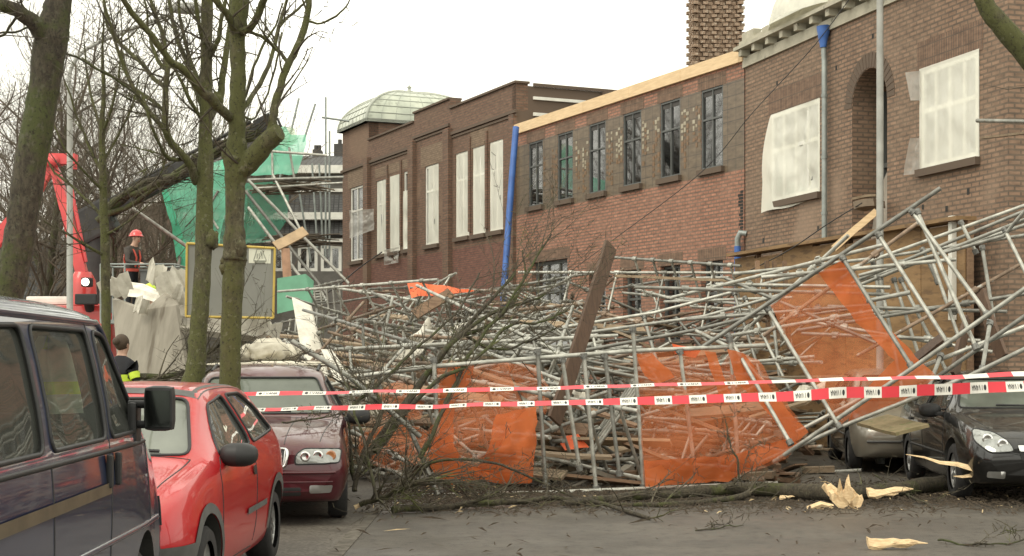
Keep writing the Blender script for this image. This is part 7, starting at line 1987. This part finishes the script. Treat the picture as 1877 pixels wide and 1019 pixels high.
J = standing(((.02, .30, 1.16), (.18, .26, .98)), ((.02, -.30, 1.16), (.16, -.28, .97)), .03)
hr = MB(); h = Vector(J['skull'][0]); ellipsoid(hr, h + Vector((-.02, 0, .02)), (.105, .100, .115), None, 16, 12); ellipsoid(hr, h + Vector((-.12, 0, .03)), (.05, .055, .055), None, 10, 8)
person('police officer with brown hair bun and yellow banded dark jacket behind the dark van', (P(219, 0, 20.6).x, 20.6, .12), R(60), J, reg(J, 1, 1), [m_skin, m_navy, m_navy, m_black], [('hair', hr, m_hair), *face(J), band(J, 1.22, .13, m_hivis, .02, 'reflective_band', .185, .215), armband(J, 1, m_hivis), armband(J, -1, m_hivis)], 1.0)
J = standing(((.06, .28, 1.15), (.25, .2, 1.05)), ((.06, -.28, 1.15), (.25, -.2, 1.05)), .06)
person('rescue worker in yellow helmet mostly hidden behind the torn roof panel edge', (P(271, 0, 26).x, 26, 1.05), R(-60), J, reg(J, 1, 1), [m_skin, m_char, m_navy, m_black], [helmet(J, m_hivis), *face(J)], 1.0)
mb = MB(); q = Vector((P(271, 0, 26).x, 26, 0)); mb.slab([q + Vector(v) for v in ((-.9, -.7, .98), (.8, -.8, 1.0), (.9, .9, 1.02), (-.8, .8, 1.0))], (0, 0, -.9)); single('rubble_block', mb, m_slab, 'grey rubble block under the worker in the yellow helmet', 'rubble')
# ------------------------------------------------------------------ litter on the road
rng = random.Random(12)
mb = MB()
for k in range(9500):
    if rng.random() < .93: Y = rng.gauss(17.9, 1.0); x = rng.uniform(-1.6, 6.5)
    else: Y = rng.uniform(11.8, 24); x = rng.uniform(-3.3, 6.5)
    if Y < 11.5 or (Y < 15.6 and rng.random() < .55): continue
    a = rng.uniform(0, 3.14); L = rng.uniform(.012, .05) if rng.random() < .85 else rng.uniform(.05, .16); w = rng.uniform(.003, .009) if L < .05 else .003
    d = Vector((math.cos(a), math.sin(a), 0)) * L; s_ = Vector((-math.sin(a), math.cos(a), 0)) * w; c = Vector((x, Y, .012)); z = Vector((0, 0, rng.uniform(.004, .03)))
    mb.add([c - d - s_, c - d + s_, c + d + s_ + z, c + d - s_ + z, c + z * 1.2], [(0, 1, 4), (1, 2, 4), (2, 3, 4), (3, 0, 4)], 0 if rng.random() < .985 else 1)
o = mb.build('twig_litter', [m_litter, m_chips]); o['kind'] = 'stuff'; o['label'] = 'dark twigs, leaves and pale chips scattered over the wet road'; o['category'] = 'litter'
mb = MB()
for k in range(900):                     # broken boards, rubble and lath low in the tangle
    Y = rng.uniform(18.9, 36); px = rng.uniform(470, 1500); x = (px - CX) / FPX * Y; c = Vector((x, Y, rng.uniform(.02, .5) * min(1.6, max(.3, (Y - 18) * .25))))
    if not okpt(Vector((c.x, c.y, .1))): continue
    mb.box(c, (rng.uniform(.05, .7), rng.uniform(.04, .25), rng.uniform(.02, .09)), Matrix.Rotation(rng.uniform(0, 3.1), 3, 'Z') @ Matrix.Rotation(rng.gauss(0, .4), 3, 'Y'), rng.choice((0, 0, 1, 2)))
o = mb.build('rubble', [m_plankmid, m_slab, m_plank]); o['kind'] = 'stuff'; o['label'] = 'broken boards and rubble covering the street under the scaffold tangle'; o['category'] = 'rubble'
